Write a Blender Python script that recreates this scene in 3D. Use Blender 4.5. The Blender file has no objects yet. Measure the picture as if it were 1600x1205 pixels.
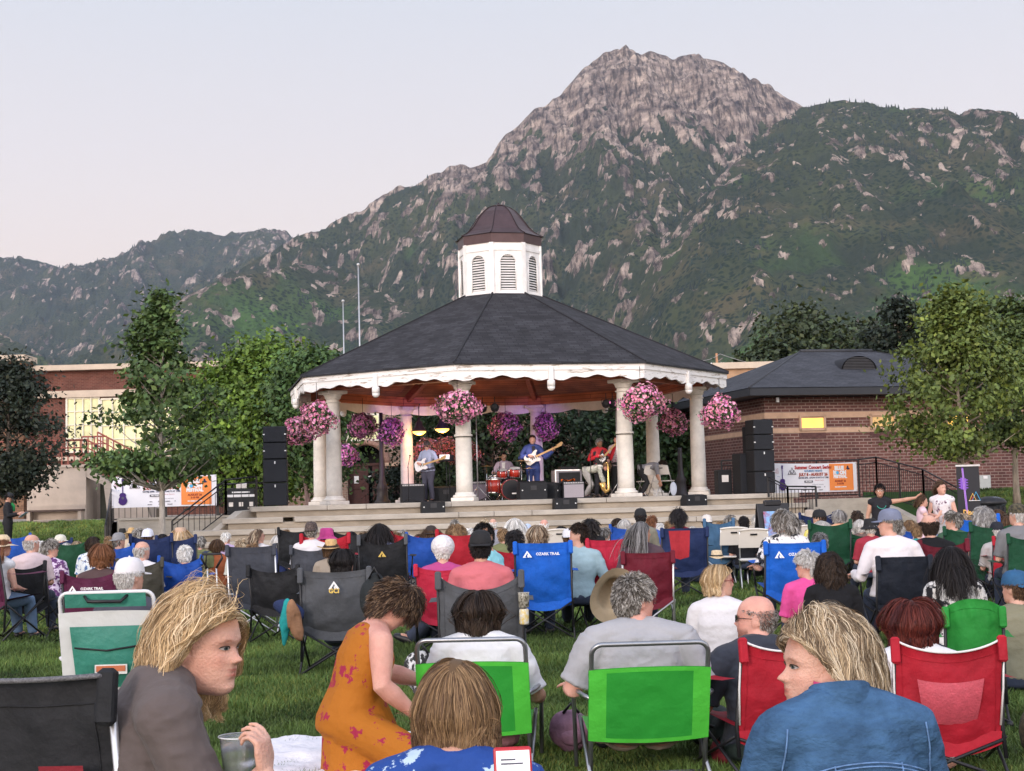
import bpy, math, random
import numpy as np
from mathutils import Vector, Matrix, Euler
PI = math.pi; R = math.radians
random.seed(7); RNG = np.random.default_rng(7)
sc = bpy.context.scene
COL = sc.collection
# ---------------------------------------------------------------- camera, sky, sun, exposure
CAM_Z = 1.4; FOC = 2384.0; PITCH = R(4.29); ROLL = R(1.5)
cd = bpy.data.cameras.new("camera"); cam = bpy.data.objects.new("camera", cd); COL.objects.link(cam)
cd.sensor_width = 36.0; cd.lens = FOC / 1600 * 36.0; cd.clip_start = 0.1; cd.clip_end = 40000
cam.location = (0, 0, CAM_Z)
CAMROT = Matrix.Rotation(PI / 2 + PITCH, 3, 'X') @ Matrix.Rotation(-ROLL, 3, 'Z')
cam.rotation_euler = CAMROT.to_euler()
sc.camera = cam
def at(px, py, Y):
 """world point seen at photo pixel (px, py) at distance Y along the lawn"""
 d = CAMROT @ Vector(((px - 800) / FOC, (602.5 - py) / FOC, -1.0))
 k = Y / d.y
 return Vector((d.x * k, Y, CAM_Z + d.z * k))
SUN_EL = 14.0; SUN_AZ = 205.0        # azimuth measured from +Y clockwise: low in the west, behind the camera on the left
w = bpy.data.worlds.new("World"); sc.world = w; w.use_nodes = True
nt = w.node_tree; bg = nt.nodes['Background']
sky = nt.nodes.new('ShaderNodeTexSky'); sky.sky_type = 'NISHITA'; sky.sun_disc = False
sky.sun_elevation = R(2.5); sky.sun_rotation = R(SUN_AZ); sky.altitude = 1300
sky.air_density = 1.0; sky.dust_density = 2.0; sky.ozone_density = 1.5
# dusk sky: a pale lilac blue overhead fading to a warm peach band low down
geo = nt.nodes.new('ShaderNodeNewGeometry'); sep = nt.nodes.new('ShaderNodeSeparateXYZ')
rmp = nt.nodes.new('ShaderNodeValToRGB'); mixs = nt.nodes.new('ShaderNodeMixRGB')
nt.links.new(geo.outputs['Incoming'], sep.inputs[0])
neg = nt.nodes.new('ShaderNodeMath'); neg.operation = 'MULTIPLY'; neg.inputs[1].default_value = -1
nt.links.new(sep.outputs['Z'], neg.inputs[0]); nt.links.new(neg.outputs[0], rmp.inputs[0])
SKYR = [(0.0, (9.2, 7.5, 6.6)), (0.13, (9.0, 7.55, 6.9)), (0.20, (8.4, 7.6, 7.4)), (0.32, (6.9, 7.05, 7.6)), (1.0, (4.9, 5.4, 6.9))]
els = rmp.color_ramp.elements
while len(els) < len(SKYR): els.new(0.5)
for e, (p, c) in zip(els, SKYR): e.position = p; e.color = (c[0], c[1], c[2], 1)
mixs.inputs[0].default_value = 0.9
nt.links.new(sky.outputs[0], mixs.inputs[1]); nt.links.new(rmp.outputs[0], mixs.inputs[2])
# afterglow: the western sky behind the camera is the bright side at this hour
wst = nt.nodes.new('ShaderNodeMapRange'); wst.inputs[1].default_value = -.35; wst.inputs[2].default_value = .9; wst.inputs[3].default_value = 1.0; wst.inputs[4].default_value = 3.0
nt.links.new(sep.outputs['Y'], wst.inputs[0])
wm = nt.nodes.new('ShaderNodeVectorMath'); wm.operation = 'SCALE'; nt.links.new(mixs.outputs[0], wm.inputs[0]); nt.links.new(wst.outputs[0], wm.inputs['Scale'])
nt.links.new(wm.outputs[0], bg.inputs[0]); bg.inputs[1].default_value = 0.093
sd = bpy.data.lights.new("sun", 'SUN'); sun = bpy.data.objects.new("sun", sd); COL.objects.link(sun)
sd.energy = 1.3; sd.angle = R(14); sd.color = (1.0, 0.86, 0.76)
az = R(SUN_AZ); el = R(SUN_EL)
sun_to = Vector((math.sin(az) * math.cos(el), math.cos(az) * math.cos(el), math.sin(el)))
sun.rotation_euler = sun_to.to_track_quat('Z', 'Y').to_euler(); sun.location = (-20, -20, 40)
sc.view_settings.view_transform = 'Standard'; sc.view_settings.look = 'None'
sc.view_settings.exposure = 0.38; sc.view_settings.gamma = 1.0
sc.cycles.max_bounces = 5; sc.cycles.diffuse_bounces = 3; sc.cycles.glossy_bounces = 2
sc.cycles.transparent_max_bounces = 8; sc.cycles.caustics_reflective = False; sc.cycles.caustics_refractive = False
sc.cycles.use_denoising = True
# ---------------------------------------------------------------- helpers
def lin(h, k=1.0):
 """'rrggbb' (as seen) -> linear colour times k"""
 if not isinstance(h, str): return tuple(h)
 v = [int(h[i:i + 2], 16) / 255 for i in (0, 2, 4)]
 return tuple(k * (x / 12.92 if x <= 0.04045 else ((x + 0.055) / 1.055) ** 2.4) for x in v)
_M = {}
def mat(name, col, rough=0.7, var=0.12, scale=8.0, bump=0.0, bscale=None, metal=0.0, emit=0.0, spec=0.4, stretch=None,
  col2=None, thr=None, trans=0.0, sheen=0.0, alpha=1.0, attr=None, sss=0.0, coord='Object'):
 key = (name, tuple(lin(col)), rough, scale, bump)
 if key in _M: return _M[key]
 m = bpy.data.materials.new(name); m.use_nodes = True
 n = m.node_tree; b = n.nodes['Principled BSDF']; L = n.links.new
 c = lin(col)
 b.inputs['Roughness'].default_value = rough; b.inputs['Metallic'].default_value = metal
 b.inputs['Specular IOR Level'].default_value = spec
 tc = n.nodes.new('ShaderNodeTexCoord'); mp = n.nodes.new('ShaderNodeMapping')
 L(tc.outputs[coord], mp.inputs[0])
 if stretch: mp.inputs['Scale'].default_value = stretch
 nz = n.nodes.new('ShaderNodeTexNoise'); nz.inputs['Scale'].default_value = scale; nz.inputs['Detail'].default_value = 6
 nz.inputs['Roughness'].default_value = 0.65
 L(mp.outputs[0], nz.inputs[0])
 cr = n.nodes.new('ShaderNodeValToRGB'); L(nz.outputs[0], cr.inputs[0])
 if col2 is None:
  a0 = [max(0, x * (1 - var)) for x in c]; a1 = [min(1, x * (1 + var)) for x in c]
  cr.color_ramp.elements[0].position = 0.35; cr.color_ramp.elements[1].position = 0.65
 else:
  a0 = c; a1 = lin(col2); t = thr or (0.4, 0.6)
  cr.color_ramp.elements[0].position = t[0]; cr.color_ramp.elements[1].position = t[1]
 cr.color_ramp.elements[0].color = (*a0, 1); cr.color_ramp.elements[1].color = (*a1, 1)
 out = cr.outputs[0]
 if attr:
  at_ = n.nodes.new('ShaderNodeAttribute'); at_.attribute_name = attr
  mx = n.nodes.new('ShaderNodeMixRGB'); mx.blend_type = 'MULTIPLY'; mx.inputs[0].default_value = 1
  L(out, mx.inputs[1]); L(at_.outputs['Color'], mx.inputs[2]); out = mx.outputs[0]
 L(out, b.inputs['Base Color'])
 if emit:
  L(out, b.inputs['Emission Color']); b.inputs['Emission Strength'].default_value = emit
 if bump:
  nb = n.nodes.new('ShaderNodeTexNoise'); nb.inputs['Scale'].default_value = bscale or scale * 3
  nb.inputs['Detail'].default_value = 5; L(mp.outputs[0], nb.inputs[0])
  bp = n.nodes.new('ShaderNodeBump'); bp.inputs['Strength'].default_value = min(1, bump); bp.inputs['Distance'].default_value = 0.02
  L(nb.outputs[0], bp.inputs['Height']); L(bp.outputs[0], b.inputs['Normal'])
 if trans: b.inputs['Transmission Weight'].default_value = trans
 if sheen: b.inputs['Sheen Weight'].default_value = sheen
 if sss:
  b.inputs['Subsurface Weight'].default_value = sss; b.inputs['Subsurface Radius'].default_value = (0.012, 0.005, 0.003); b.inputs['Subsurface Scale'].default_value = 1.0
 if alpha < 1: b.inputs['Alpha'].default_value = alpha
 _M[key] = m
 return m
def link_mesh(name, V, F, mats, parent=None, smooth=False, mi=None, loc=None):
 """V (n,3) array, F list of index tuples or (m,k) array -> one mesh object"""
 me = bpy.data.meshes.new(name)
 V = np.asarray(V, dtype=np.float32).reshape(-1, 3)
 if isinstance(F, np.ndarray):
  nf, k = F.shape
  me.vertices.add(len(V)); me.vertices.foreach_set('co', V.ravel())
  me.loops.add(nf * k); me.loops.foreach_set('vertex_index', F.astype(np.int32).ravel())
  me.polygons.add(nf); me.polygons.foreach_set('loop_start', np.arange(0, nf * k, k, dtype=np.int32))
  me.update(calc_edges=True)
 else:
  me.from_pydata(V.tolist(), [], F); me.update()
 if mats is None: mats = []
 if not isinstance(mats, (list, tuple)): mats = [mats]
 for m in mats: me.materials.append(m)
 if mi is not None: me.polygons.foreach_set('material_index', np.asarray(mi, dtype=np.int32))
 if smooth is True: me.polygons.foreach_set('use_smooth', np.ones(len(me.polygons), dtype=bool))
 elif smooth is not False and smooth is not None: me.polygons.foreach_set('use_smooth', np.asarray(smooth, dtype=bool))
 me.update()
 o = bpy.data.objects.new(name, me); COL.objects.link(o)
 if parent is not None: o.parent = parent
 if loc is not None: o.location = loc
 return o
def tag(o, label=None, cat=None, group=None, kind=None):
 if label: o['label'] = label
 if cat: o['category'] = cat
 if group: o['group'] = group
 if kind: o['kind'] = kind
 return o
def thing(name, label, cat, loc=(0, 0, 0), rz=0.0, group=None):
 o = bpy.data.objects.new(name, None); COL.objects.link(o); o.location = loc; o.rotation_euler = (0, 0, rz)
 o.empty_display_size = 0.2
 return tag(o, label, cat, group)
class MB:
 """collects shapes, builds one mesh"""
 def __init__(s): s.V = []; s.F = []; s.S = []; s.I = []; s.T = Matrix.Identity(4); s.mi = 0
 def add(s, vs, fs, sm=False):
  b = len(s.V)
  for v in vs: s.V.append(tuple(s.T @ Vector(v)))
  for f in fs: s.F.append(tuple(i + b for i in f)); s.S.append(sm); s.I.append(s.mi)
  return s
 def box(s, c, d, rot=None, bev=0.0):
  hx, hy, hz = d[0] / 2, d[1] / 2, d[2] / 2
  M = Matrix.Translation(Vector(c)) @ (Euler(rot).to_matrix().to_4x4() if rot is not None else Matrix.Identity(4))
  if bev <= 0:
   vs = [(x * hx, y * hy, z * hz) for z in (-1, 1) for x, y in ((-1, -1), (1, -1), (1, 1), (-1, 1))]
   fs = [(3, 2, 1, 0), (4, 5, 6, 7), (0, 1, 5, 4), (1, 2, 6, 5), (2, 3, 7, 6), (3, 0, 4, 7)]
   return s.add([M @ Vector(v) for v in vs], fs)
  b = min(bev, hx * .9, hy * .9, hz * .9)
  ring = []
  for sx, sy in ((1, 1), (-1, 1), (-1, -1), (1, -1)):
   a0 = {(1, 1): 0, (-1, 1): 90, (-1, -1): 180, (1, -1): 270}[(sx, sy)]
   for k in (0, 45, 90):
    a = R(a0 + k); ring.append((sx * (hx - b) + b * math.cos(a), sy * (hy - b) + b * math.sin(a)))
  def shr(t): return [(x * (hx - t) / hx, y * (hy - t) / hy) for x, y in ring]
  L = [(-hz, shr(b)), (-hz + b, ring), (hz - b, ring), (hz, shr(b))]
  vs = [(x, y, z) for z, r_ in L for x, y in r_]; n = 12; fs = []
  for k in range(3):
   for i in range(n): j = (i + 1) % n; fs.append((k * n + i, k * n + j, (k + 1) * n + j, (k + 1) * n + i))
  fs.append(tuple(range(n - 1, -1, -1))); fs.append(tuple(3 * n + i for i in range(n)))
  return s.add([M @ Vector(v) for v in vs], fs)
 def lathe(s, prof, c=(0, 0, 0), n=20, sm=True, rot=None, caps=True, ang=0.0):
  """prof: (radius, z) list"""
  M = Matrix.Translation(Vector(c)) @ (Euler(rot).to_matrix().to_4x4() if rot is not None else Matrix.Identity(4))
  vs = []; fs = []
  for r_, z in prof:
   for i in range(n): a = 2 * PI * i / n + ang; vs.append(M @ Vector((r_ * math.cos(a), r_ * math.sin(a), z)))
  for k in range(len(prof) - 1):
   for i in range(n): j = (i + 1) % n; fs.append((k * n + i, k * n + j, (k + 1) * n + j, (k + 1) * n + i))
  s.add(vs, fs, sm)
  if caps:
   b = len(s.V) - len(vs)
   s.F.append(tuple(b + i for i in range(n - 1, -1, -1))); s.S.append(False); s.I.append(s.mi)
   s.F.append(tuple(b + (len(prof) - 1) * n + i for i in range(n))); s.S.append(False); s.I.append(s.mi)
  return s
 def tube(s, pts, r, n=8, sm=True, caps=True):
  """round tube along points; r number or list"""
  pts = [Vector(p) for p in pts]; m = len(pts)
  rs = r if isinstance(r, (list, tuple)) else [r] * m
  vs = []; fs = []; up = None
  for k, p in enumerate(pts):
   t = (pts[min(k + 1, m - 1)] - pts[max(k - 1, 0)])
   if t.length < 1e-9: t = Vector((0, 0, 1))
   t.normalize()
   if up is None: up = t.orthogonal().normalized()
   up = up - t * up.dot(t)
   up = t.orthogonal().normalized() if up.length < 1e-6 else up.normalized()
   sd_ = t.cross(up)
   for i in range(n): a = 2 * PI * i / n; vs.append(p + (up * math.cos(a) + sd_ * math.sin(a)) * rs[k])
  for k in range(m - 1):
   for i in range(n): j = (i + 1) % n; fs.append((k * n + i, k * n + j, (k + 1) * n + j, (k + 1) * n + i))
  s.add(vs, fs, sm)
  if caps:
   b = len(s.V) - len(vs)
   s.F.append(tuple(b + i for i in range(n - 1, -1, -1))); s.S.append(False); s.I.append(s.mi)
   s.F.append(tuple(b + (m - 1) * n + i for i in range(n))); s.S.append(False); s.I.append(s.mi)
  return s
 def ball(s, c, r, n=12, m=8, sm=True):
  rr = r if isinstance(r, (tuple, list)) else (r, r, r)
  vs = [(c[0], c[1], c[2] - rr[2])]; fs = []
  for k in range(1, m):
   t = -PI / 2 + PI * k / m
   for i in range(n): a = 2 * PI * i / n; vs.append((c[0] + rr[0] * math.cos(t) * math.cos(a), c[1] + rr[1] * math.cos(t) * math.sin(a), c[2] + rr[2] * math.sin(t)))
  vs.append((c[0], c[1], c[2] + rr[2]))
  for i in range(n): j = (i + 1) % n; fs.append((0, 1 + j, 1 + i)); fs.append((len(vs) - 1, 1 + (m - 2) * n + i, 1 + (m - 2) * n + j))
  for k in range(m - 2):
   for i in range(n): j = (i + 1) % n; fs.append((1 + k * n + i, 1 + k * n + j, 1 + (k + 1) * n + j, 1 + (k + 1) * n + i))
  return s.add(vs, fs, sm)
 def prism(s, poly, z0, z1, sm=False):
  n = len(poly); vs = [(x, y, z0) for x, y in poly] + [(x, y, z1) for x, y in poly]
  fs = [tuple(range(n - 1, -1, -1)), tuple(range(n, 2 * n))] + [(i, (i + 1) % n, n + (i + 1) % n, n + i) for i in range(n)]
  return s.add(vs, fs, sm)
 def plate(s, poly, y0, y1):
  """polygon in x,z extruded along y"""
  n = len(poly); vs = [(x, y0, z) for x, z in poly] + [(x, y1, z) for x, z in poly]
  fs = [tuple(range(n)), tuple(range(2 * n - 1, n - 1, -1))] + [(i, n + i, n + (i + 1) % n, (i + 1) % n) for i in range(n)]
  return s.add(vs, fs)
 def build(s, name, mats, parent=None, loc=None):
  return link_mesh(name, s.V, s.F, mats, parent, s.S, s.I, loc)
def copy_tree(o, parent=None):
 c = o.copy(); COL.objects.link(c)
 if parent is not None: c.parent = parent
 for ch in list(o.children): copy_tree(ch, c)
 return c
def text(txt, size, m, parent, name='lettering', loc=(0, 0, 0), rot=(PI / 2, 0, 0), depth=0.0, align='CENTER', bold=0.0, sx=1.0):
 cu = bpy.data.curves.new(name, 'FONT'); cu.body = txt; cu.size = size; cu.align_x = align; cu.align_y = 'CENTER'
 cu.extrude = depth; cu.offset = bold; cu.resolution_u = 2
 t = bpy.data.objects.new(name, cu); COL.objects.link(t)
 dg = bpy.context.evaluated_depsgraph_get(); dg.update()
 me = bpy.data.meshes.new_from_object(t.evaluated_get(dg)); bpy.data.objects.remove(t)
 me.materials.clear(); me.materials.append(m)
 o = bpy.data.objects.new(name, me); COL.objects.link(o); o.parent = parent; o.location = loc; o.rotation_euler = rot
 o.scale = (sx, 1, 1)
 return o
# value noise in numpy
_P = RNG.permutation(4096)
def _h(ix, iy, iz): return _P[(_P[(_P[ix & 4095] + iy) & 4095] + iz) & 4095] / 4095.0
def vnoise(x, y, z=0.0):
 x, y, z = np.broadcast_arrays(np.asarray(x, float), y, z)
 ix, iy, iz = np.floor(x).astype(int), np.floor(y).astype(int), np.floor(z).astype(int)
 fx, fy, fz = x - ix, y - iy, z - iz
 fx, fy, fz = fx * fx * (3 - 2 * fx), fy * fy * (3 - 2 * fy), fz * fz * (3 - 2 * fz)
 r_ = 0
 for a in (0, 1):
  for b in (0, 1):
   for c in (0, 1):
    r_ = r_ + _h(ix + a, iy + b, iz + c) * (fx if a else 1 - fx) * (fy if b else 1 - fy) * (fz if c else 1 - fz)
 return r_ * 2 - 1
def fbm(x, y, z=0.0, o=4, g=0.5):
 r_ = 0; a = 1.0; f = 1.0
 for k in range(o): r_ = r_ + a * vnoise(x * f + 17.3 * k, y * f - 9.1 * k, z * f); a *= g; f *= 2.03
 return r_
def ridged(x, y, z=0.0, o=4, g=0.5):
 r_ = 0; a = 1.0; f = 1.0; t = 0
 for k in range(o): r_ = r_ + a * (1 - 2 * np.abs(vnoise(x * f + 31.7 * k, y * f + 5.3 * k, z * f))); t += a; a *= g; f *= 2.07
 return r_ / t
# ---------------------------------------------------------------- mountains
def crest(pts):
 """(px, py, Y) picture landmarks of a skyline -> world X, Y, Z of the crest"""
 P = [at(*p) for p in pts]
 return np.array([p.x for p in P]), np.array([p.y for p in P]), np.array([p.z for p in P])
def sheet(X, Y, pts, slope, back=0.9, foot=0.0, wob=1.0, curve=0.0):
 cx, cy, cz = crest(pts)
 k = np.argsort(cx); cx, cy, cz = cx[k], cy[k], cz[k]
 Yc = np.interp(X, cx, cy); Zc = np.interp(X, cx, cz)
 d = Yc - Y                                    # >0 : in front of the crest
 prog = np.clip(d / np.maximum(Zc / slope, 1), 0, 1)
 f = Zc - slope * d * (1 + curve * (1 - prog))
 b = Zc + back * d
 return np.where(d > 0, f, b), d, Zc
OLY = [(-900, 640, 4300), (-300, 640, 4300), (60, 590, 4300), (150, 545, 4350), (250, 490, 4400), (350, 432, 4500), (420, 392, 4600), (455, 373, 4700), (500, 356, 4750), (560, 330, 4800),
    (620, 292, 4850), (655, 285, 4850), (700, 262, 4900), (718, 258, 4900), (735, 262, 4900), (760, 250, 4950), (790, 212, 5000), (835, 170, 5000), (850, 168, 5000), (880, 142, 5050),
    (910, 108, 5050), (935, 88, 5100), (960, 79, 5100), (985, 78, 5100), (1003, 84, 5100), (1015, 79, 5100), (1045, 87, 5100), (1058, 92, 5100), (1075, 86, 5150), (1100, 90, 5150),
    (1130, 100, 5200), (1160, 118, 5200), (1175, 130, 5200), (1200, 139, 5200), (1225, 150, 5200), (1250, 165, 5200), (1300, 200, 5200), (1500, 300, 5200), (2600, 500, 5200)]
HILL = [(700, 700, 3000), (930, 600, 3050), (985, 480, 3100), (1020, 410, 3150), (1060, 350, 3250), (1110, 290, 3400), (1160, 240, 3600), (1200, 200, 3800), (1245, 172, 3950), (1290, 160, 4000), (1320, 156, 4000),
  (1360, 166, 4000), (1400, 172, 3950), (1440, 166, 3900), (1470, 174, 3900), (1495, 180, 3900), (1515, 170, 3850), (1550, 176, 3850), (1600, 188, 3800), (1700, 180, 3800), (2200, 260, 3800), (2900, 360, 3800)]
SPUR = [(-400, 700, 3300), (60, 640, 3300), (180, 590, 3350), (230, 520, 3400), (290, 463, 3450), (350, 434, 3500), (400, 428, 3600), (470, 410, 3800), (540, 420, 3900), (620, 470, 3600), (700, 520, 3500), (850, 640, 3400), (1400, 720, 3300)]
FARR = [(-2600, 470, 8500), (-1000, 430, 8500), (-200, 430, 8500), (0, 408, 8500), (40, 404, 8500), (75, 412, 8500), (105, 419, 8500), (140, 413, 8500), (180, 402, 8500), (220, 390, 8600), (270, 370, 8600), (303, 361, 8600),
  (335, 368, 8600), (350, 371, 8600), (385, 361, 8600), (430, 358, 8600), (450, 362, 8500), (462, 376, 8500), (520, 420, 8500), (900, 500, 8500), (1600, 520, 8500)]
MIDR = [(-1800, 540, 6200), (-300, 480, 6200), (0, 520, 6200), (70, 560, 6200), (120, 540, 6000), (180, 520, 6000), (300, 450, 6000), (400, 402, 6000), (460, 378, 6000), (600, 420, 6000), (1000, 600, 6000)]
LOWL = [(-1500, 560, 4600), (-200, 500, 4600), (0, 520, 4600), (50, 545, 4500), (90, 575, 4400), (200, 640, 4300), (900, 700, 4300)]
def terrain_z(X, Y):
 wx = X + 120 * fbm(X / 700, Y / 700, 3.1, 3); wy = Y + 120 * fbm(X / 600 + 9, Y / 600, 7.7, 3)
 g1 = ridged(wx / 520, wy / 1500, 1.5, 5, 0.55); g2 = ridged(wx / 170 + wy / 900, wy / 620, 4.5, 4, 0.55)
 r3 = fbm(X / 60, Y / 90, 2.2, 4, 0.6)
 H = np.full(X.shape, -60.0); zone = np.zeros(X.shape); out_d = np.full(X.shape, 9999.0); rk = np.zeros(X.shape)
 def put(pts, slope, amp, zid, rough, **kw):
  nonlocal H, zone, out_d
  h, d, Zc = sheet(X, Y, pts, slope, **kw)
  fade = np.clip(np.abs(d) / 350, 0.0, 1) ; fall = np.clip((h + 60) / 250, 0, 1)
  h = h + (amp * (g1 - 0.25) + amp * 0.42 * g2) * fade * fall + rough * r3 * np.clip(np.abs(d) / 60, .12, 1) * fall + rough * 0.35 * vnoise(X / 23, Y / 60, 9.) * fall
  zone = np.where(h > H, zid, zone); out_d = np.where(h > H, d, out_d); H = np.maximum(H, h)
 put(FARR, 0.42, 130, 4, 22); put(MIDR, 0.45, 100, 3, 18); put(LOWL, 0.5, 70, 3, 10)
 put(OLY, 0.62, 190, 1, 24, curve=0.25); put(SPUR, 0.5, 60, 2, 10); put(HILL, 0.52, 75, 2, 13)
 return H, zone, out_d
def make_mountains():
 ny, nx = 620, 900
 ys = np.concatenate([np.linspace(1500, 5600, 470), np.linspace(5620, 9400, 150)])
 us = np.linspace(-0.62, 0.62, nx)
 U, Yg = np.meshgrid(us, ys); Xg = U * Yg * (1 - 0.25 * 0)
 H, zone, d = terrain_z(Xg, Yg)
 V = np.stack([Xg, Yg, H], -1).reshape(-1, 3)
 i = np.arange(ny * nx).reshape(ny, nx)
 F = np.stack([i[:-1, :-1], i[:-1, 1:], i[1:, 1:], i[1:, :-1]], -1).reshape(-1, 4)
 gx = np.gradient(H, axis=1) / np.maximum(np.gradient(Xg, axis=1), 1); gy = np.gradient(H, axis=0) / np.gradient(Yg, axis=0)
 lap = np.zeros_like(H); k = 5
 lap[k:-k, k:-k] = H[k:-k, k:-k] - 0.25 * (H[2 * k:, k:-k] + H[:-2 * k, k:-k] + H[k:-k, 2 * k:] + H[k:-k, :-2 * k])
 convex = np.clip(lap / 14, -1, 1)
 ribs = ridged(Xg / 95 + Yg / 800, Yg / 420, 8.8, 4, .6)
 px = 800 + FOC * Xg / Yg
 alt = H
 base = np.where(zone == 1, (alt - 960) / 240 + 0.5 * ribs + 0.45 * convex + 0.3 * fbm(Xg / 140, Yg / 200, 5., 4) - .75 * np.clip(ridged(Xg / 70 - Yg / 260, Yg / 300, 3.3, 4, .6) - .05, 0, 1) - .6 * np.clip(fbm(Xg / 26, Yg / 40, 12., 3) - .1, 0, 1), -1)
 base = np.where((zone == 1) & (Xg < -250), base * 0 + (alt - 820) / 420 + 0.6 * ribs + 0.5 * convex - 1.0 - 0.3 * (Xg < -500), base)
 outc = 0.75 * ribs + 0.9 * convex + 0.8 * fbm(Xg / 55, Yg / 75, 6., 4, .65) - 1.26 + 1.35 * fbm(Xg / 17, Yg / 26, 16., 3, .6)
 outc = outc + np.where(zone == 1, np.clip((alt - 450) / 900, -0.2, .38) - .28 * (Xg < -250), 0) + 0.5 * np.clip(fbm(Xg / 420, Yg / 420, 11., 2), -.6, .6)
 outc = np.where(zone >= 3, outc - 0.22, outc)
 rock = np.clip(np.maximum(base, outc) * 2.2 + .1, 0, 1)
 green = np.clip(0.5 + 0.6 * fbm(Xg / 260, Yg / 260, 13., 4) - (alt - 350) / 900, 0, 1)
 o = link_mesh('mountain', V, F, None, smooth=False)
 o['kind'] = 'structure'
 ca = o.data.color_attributes.new('zone', 'FLOAT_COLOR', 'POINT')
 C = np.stack([rock, green, (zone >= 3) * 1.0, np.ones_like(H)], -1).reshape(-1, 4).astype(np.float32)
 ca.data.foreach_set('color', C.ravel())
 m = bpy.data.materials.new('mountain_rock_and_scrub'); m.use_nodes = True; n = m.node_tree; L = n.links.new; b = n.nodes['Principled BSDF']
 b.inputs['Roughness'].default_value = 0.95; b.inputs['Specular IOR Level'].default_value = 0.05
 A = n.nodes.new('ShaderNodeAttribute'); A.attribute_name = 'zone'; S = n.nodes.new('ShaderNodeSeparateColor'); L(A.outputs['Color'], S.inputs[0])
 T = n.nodes.new('ShaderNodeTexCoord')
 def noise(sc_, det=8, st=(1, 1, 1), rough=.65):
  mp = n.nodes.new('ShaderNodeMapping'); mp.inputs['Scale'].default_value = st; L(T.outputs['Object'], mp.inputs[0])
  z = n.nodes.new('ShaderNodeTexNoise'); z.inputs['Scale'].default_value = sc_; z.inputs['Detail'].default_value = det; z.inputs['Roughness'].default_value = rough; L(mp.outputs[0], z.inputs[0]); return z.outputs[0]
 def ramp(src, stops):
  c = n.nodes.new('ShaderNodeValToRGB'); L(src, c.inputs[0]); e = c.color_ramp.elements
  while len(e) < len(stops): e.new(.5)
  for q, (p, cc) in zip(e, stops): q.position = p; q.color = (*cc, 1) if len(cc) == 3 else (cc[0], cc[0], cc[0], 1)
  return c.outputs[0]
 def mix(f, a, c, mode='MIX'):
  x = n.nodes.new('ShaderNodeMixRGB'); x.blend_type = mode
  for s_, v in ((0, f), (1, a), (2, c)):
   if hasattr(v, 'links'): L(v, x.inputs[s_])
   else: x.inputs[s_].default_value = v if s_ == 0 else (*v, 1)
  return x.outputs[0]
 def math_(op, a, c):
  x = n.nodes.new('ShaderNodeMath'); x.operation = op; x.use_clamp = True
  for s_, v in ((0, a), (1, c)):
   if hasattr(v, 'links'): L(v, x.inputs[s_])
   else: x.inputs[s_].default_value = v
  return x.outputs[0]
 rockc = ramp(noise(0.012, 9, (1, .6, 2.2)), [(.3, (.07, .056, .050)), (.46, (.25, .195, .165)), (.57, (.42, .335, .275)), (.70, (.64, .50, .40))])
 crack = ramp(noise(0.045, 7, (2.0, .35, .35), .72), [(.42, (.14,)), (.55, (1.,))])
 rockc = mix(0.9, rockc, mix(1.0, rockc, crack, 'MULTIPLY'))
 grn = mix(ramp(noise(0.004, 6), [(.38, (0.,)), (.62, (1.,))]), (.034, .046, .029), (.066, .078, .037))
 grn = mix(ramp(S.outputs[1], [(.45, (0.,)), (.8, (.75,))]), grn, (.075, .15, .035))
 dry = ramp(noise(0.0065, 7), [(.52, (0.,)), (.66, (.75,))]); grn = mix(dry, grn, (.12, .098, .056))
 vor = n.nodes.new('ShaderNodeTexVoronoi'); vor.inputs['Scale'].default_value = 0.085; L(T.outputs['Object'], vor.inputs['Vector'])
 spots = ramp(vor.outputs['Distance'], [(.30, (1.,)), (.55, (0.,))])
 dens = ramp(noise(0.008, 5), [(.36, (0.,)), (.52, (1.,))])
 grn = mix(math_('MULTIPLY', spots, dens), grn, (.016, .030, .019))
 rn = math_('ADD', S.outputs[0], math_('SUBTRACT', noise(0.05, 8), 0.5)); rn2 = math_('SUBTRACT', rn, math_('SUBTRACT', 0.5, noise(0.05, 8)))
 rm = ramp(rn2, [(.44, (0.,)), (.56, (1.,))])
 c = mix(rm, grn, rockc); L(c, b.inputs['Base Color'])
 bp = n.nodes.new('ShaderNodeBump'); bp.inputs['Strength'].default_value = 1.0; bp.inputs['Distance'].default_value = 14.0
 L(noise(0.035, 9, (1.2, .6, .8), .7), bp.inputs['Height']); L(bp.outputs[0], b.inputs['Normal'])
 o.data.materials.append(m)
 N = 60000
 uy = RNG.integers(20, ny - 40, N); ux = RNG.integers(0, nx, N)
 keep = (rock[uy, ux] < .62) & (fbm(Xg[uy, ux] / 150, Yg[uy, ux] / 150, 21., 3) + (H[uy, ux] - 500) / 900 - 0.35 * (zone[uy, ux] == 2) * (H[uy, ux] < 800) > -0.02) & (np.abs(px[uy, ux] - 800) < 1050) & (H[uy, ux] > 60)
 uy, ux = uy[keep], ux[keep]
 X0 = Xg[uy, ux] + RNG.normal(0, 2, len(ux)); Y0 = Yg[uy, ux]; Z0 = H[uy, ux]
 hh = RNG.uniform(6, 13, len(ux)) * np.where(Yg[uy, ux] > 5600, 1.5, 1); rr = hh * RNG.uniform(.2, .32, len(ux)); a0 = RNG.uniform(0, 6, len(ux))
 vs = [np.stack([X0 + rr * np.cos(a0 + k * PI / 2), Y0 + rr * np.sin(a0 + k * PI / 2), Z0 - 2], -1) for k in range(4)] + [np.stack([X0, Y0, Z0 + hh], -1)]
 VV = np.stack(vs, 1).reshape(-1, 3); b0 = np.arange(len(ux))[:, None] * 5
 FF = np.concatenate([b0 + np.array([[k, (k + 1) % 4, 4]]) for k in range(4)], 0)
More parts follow.
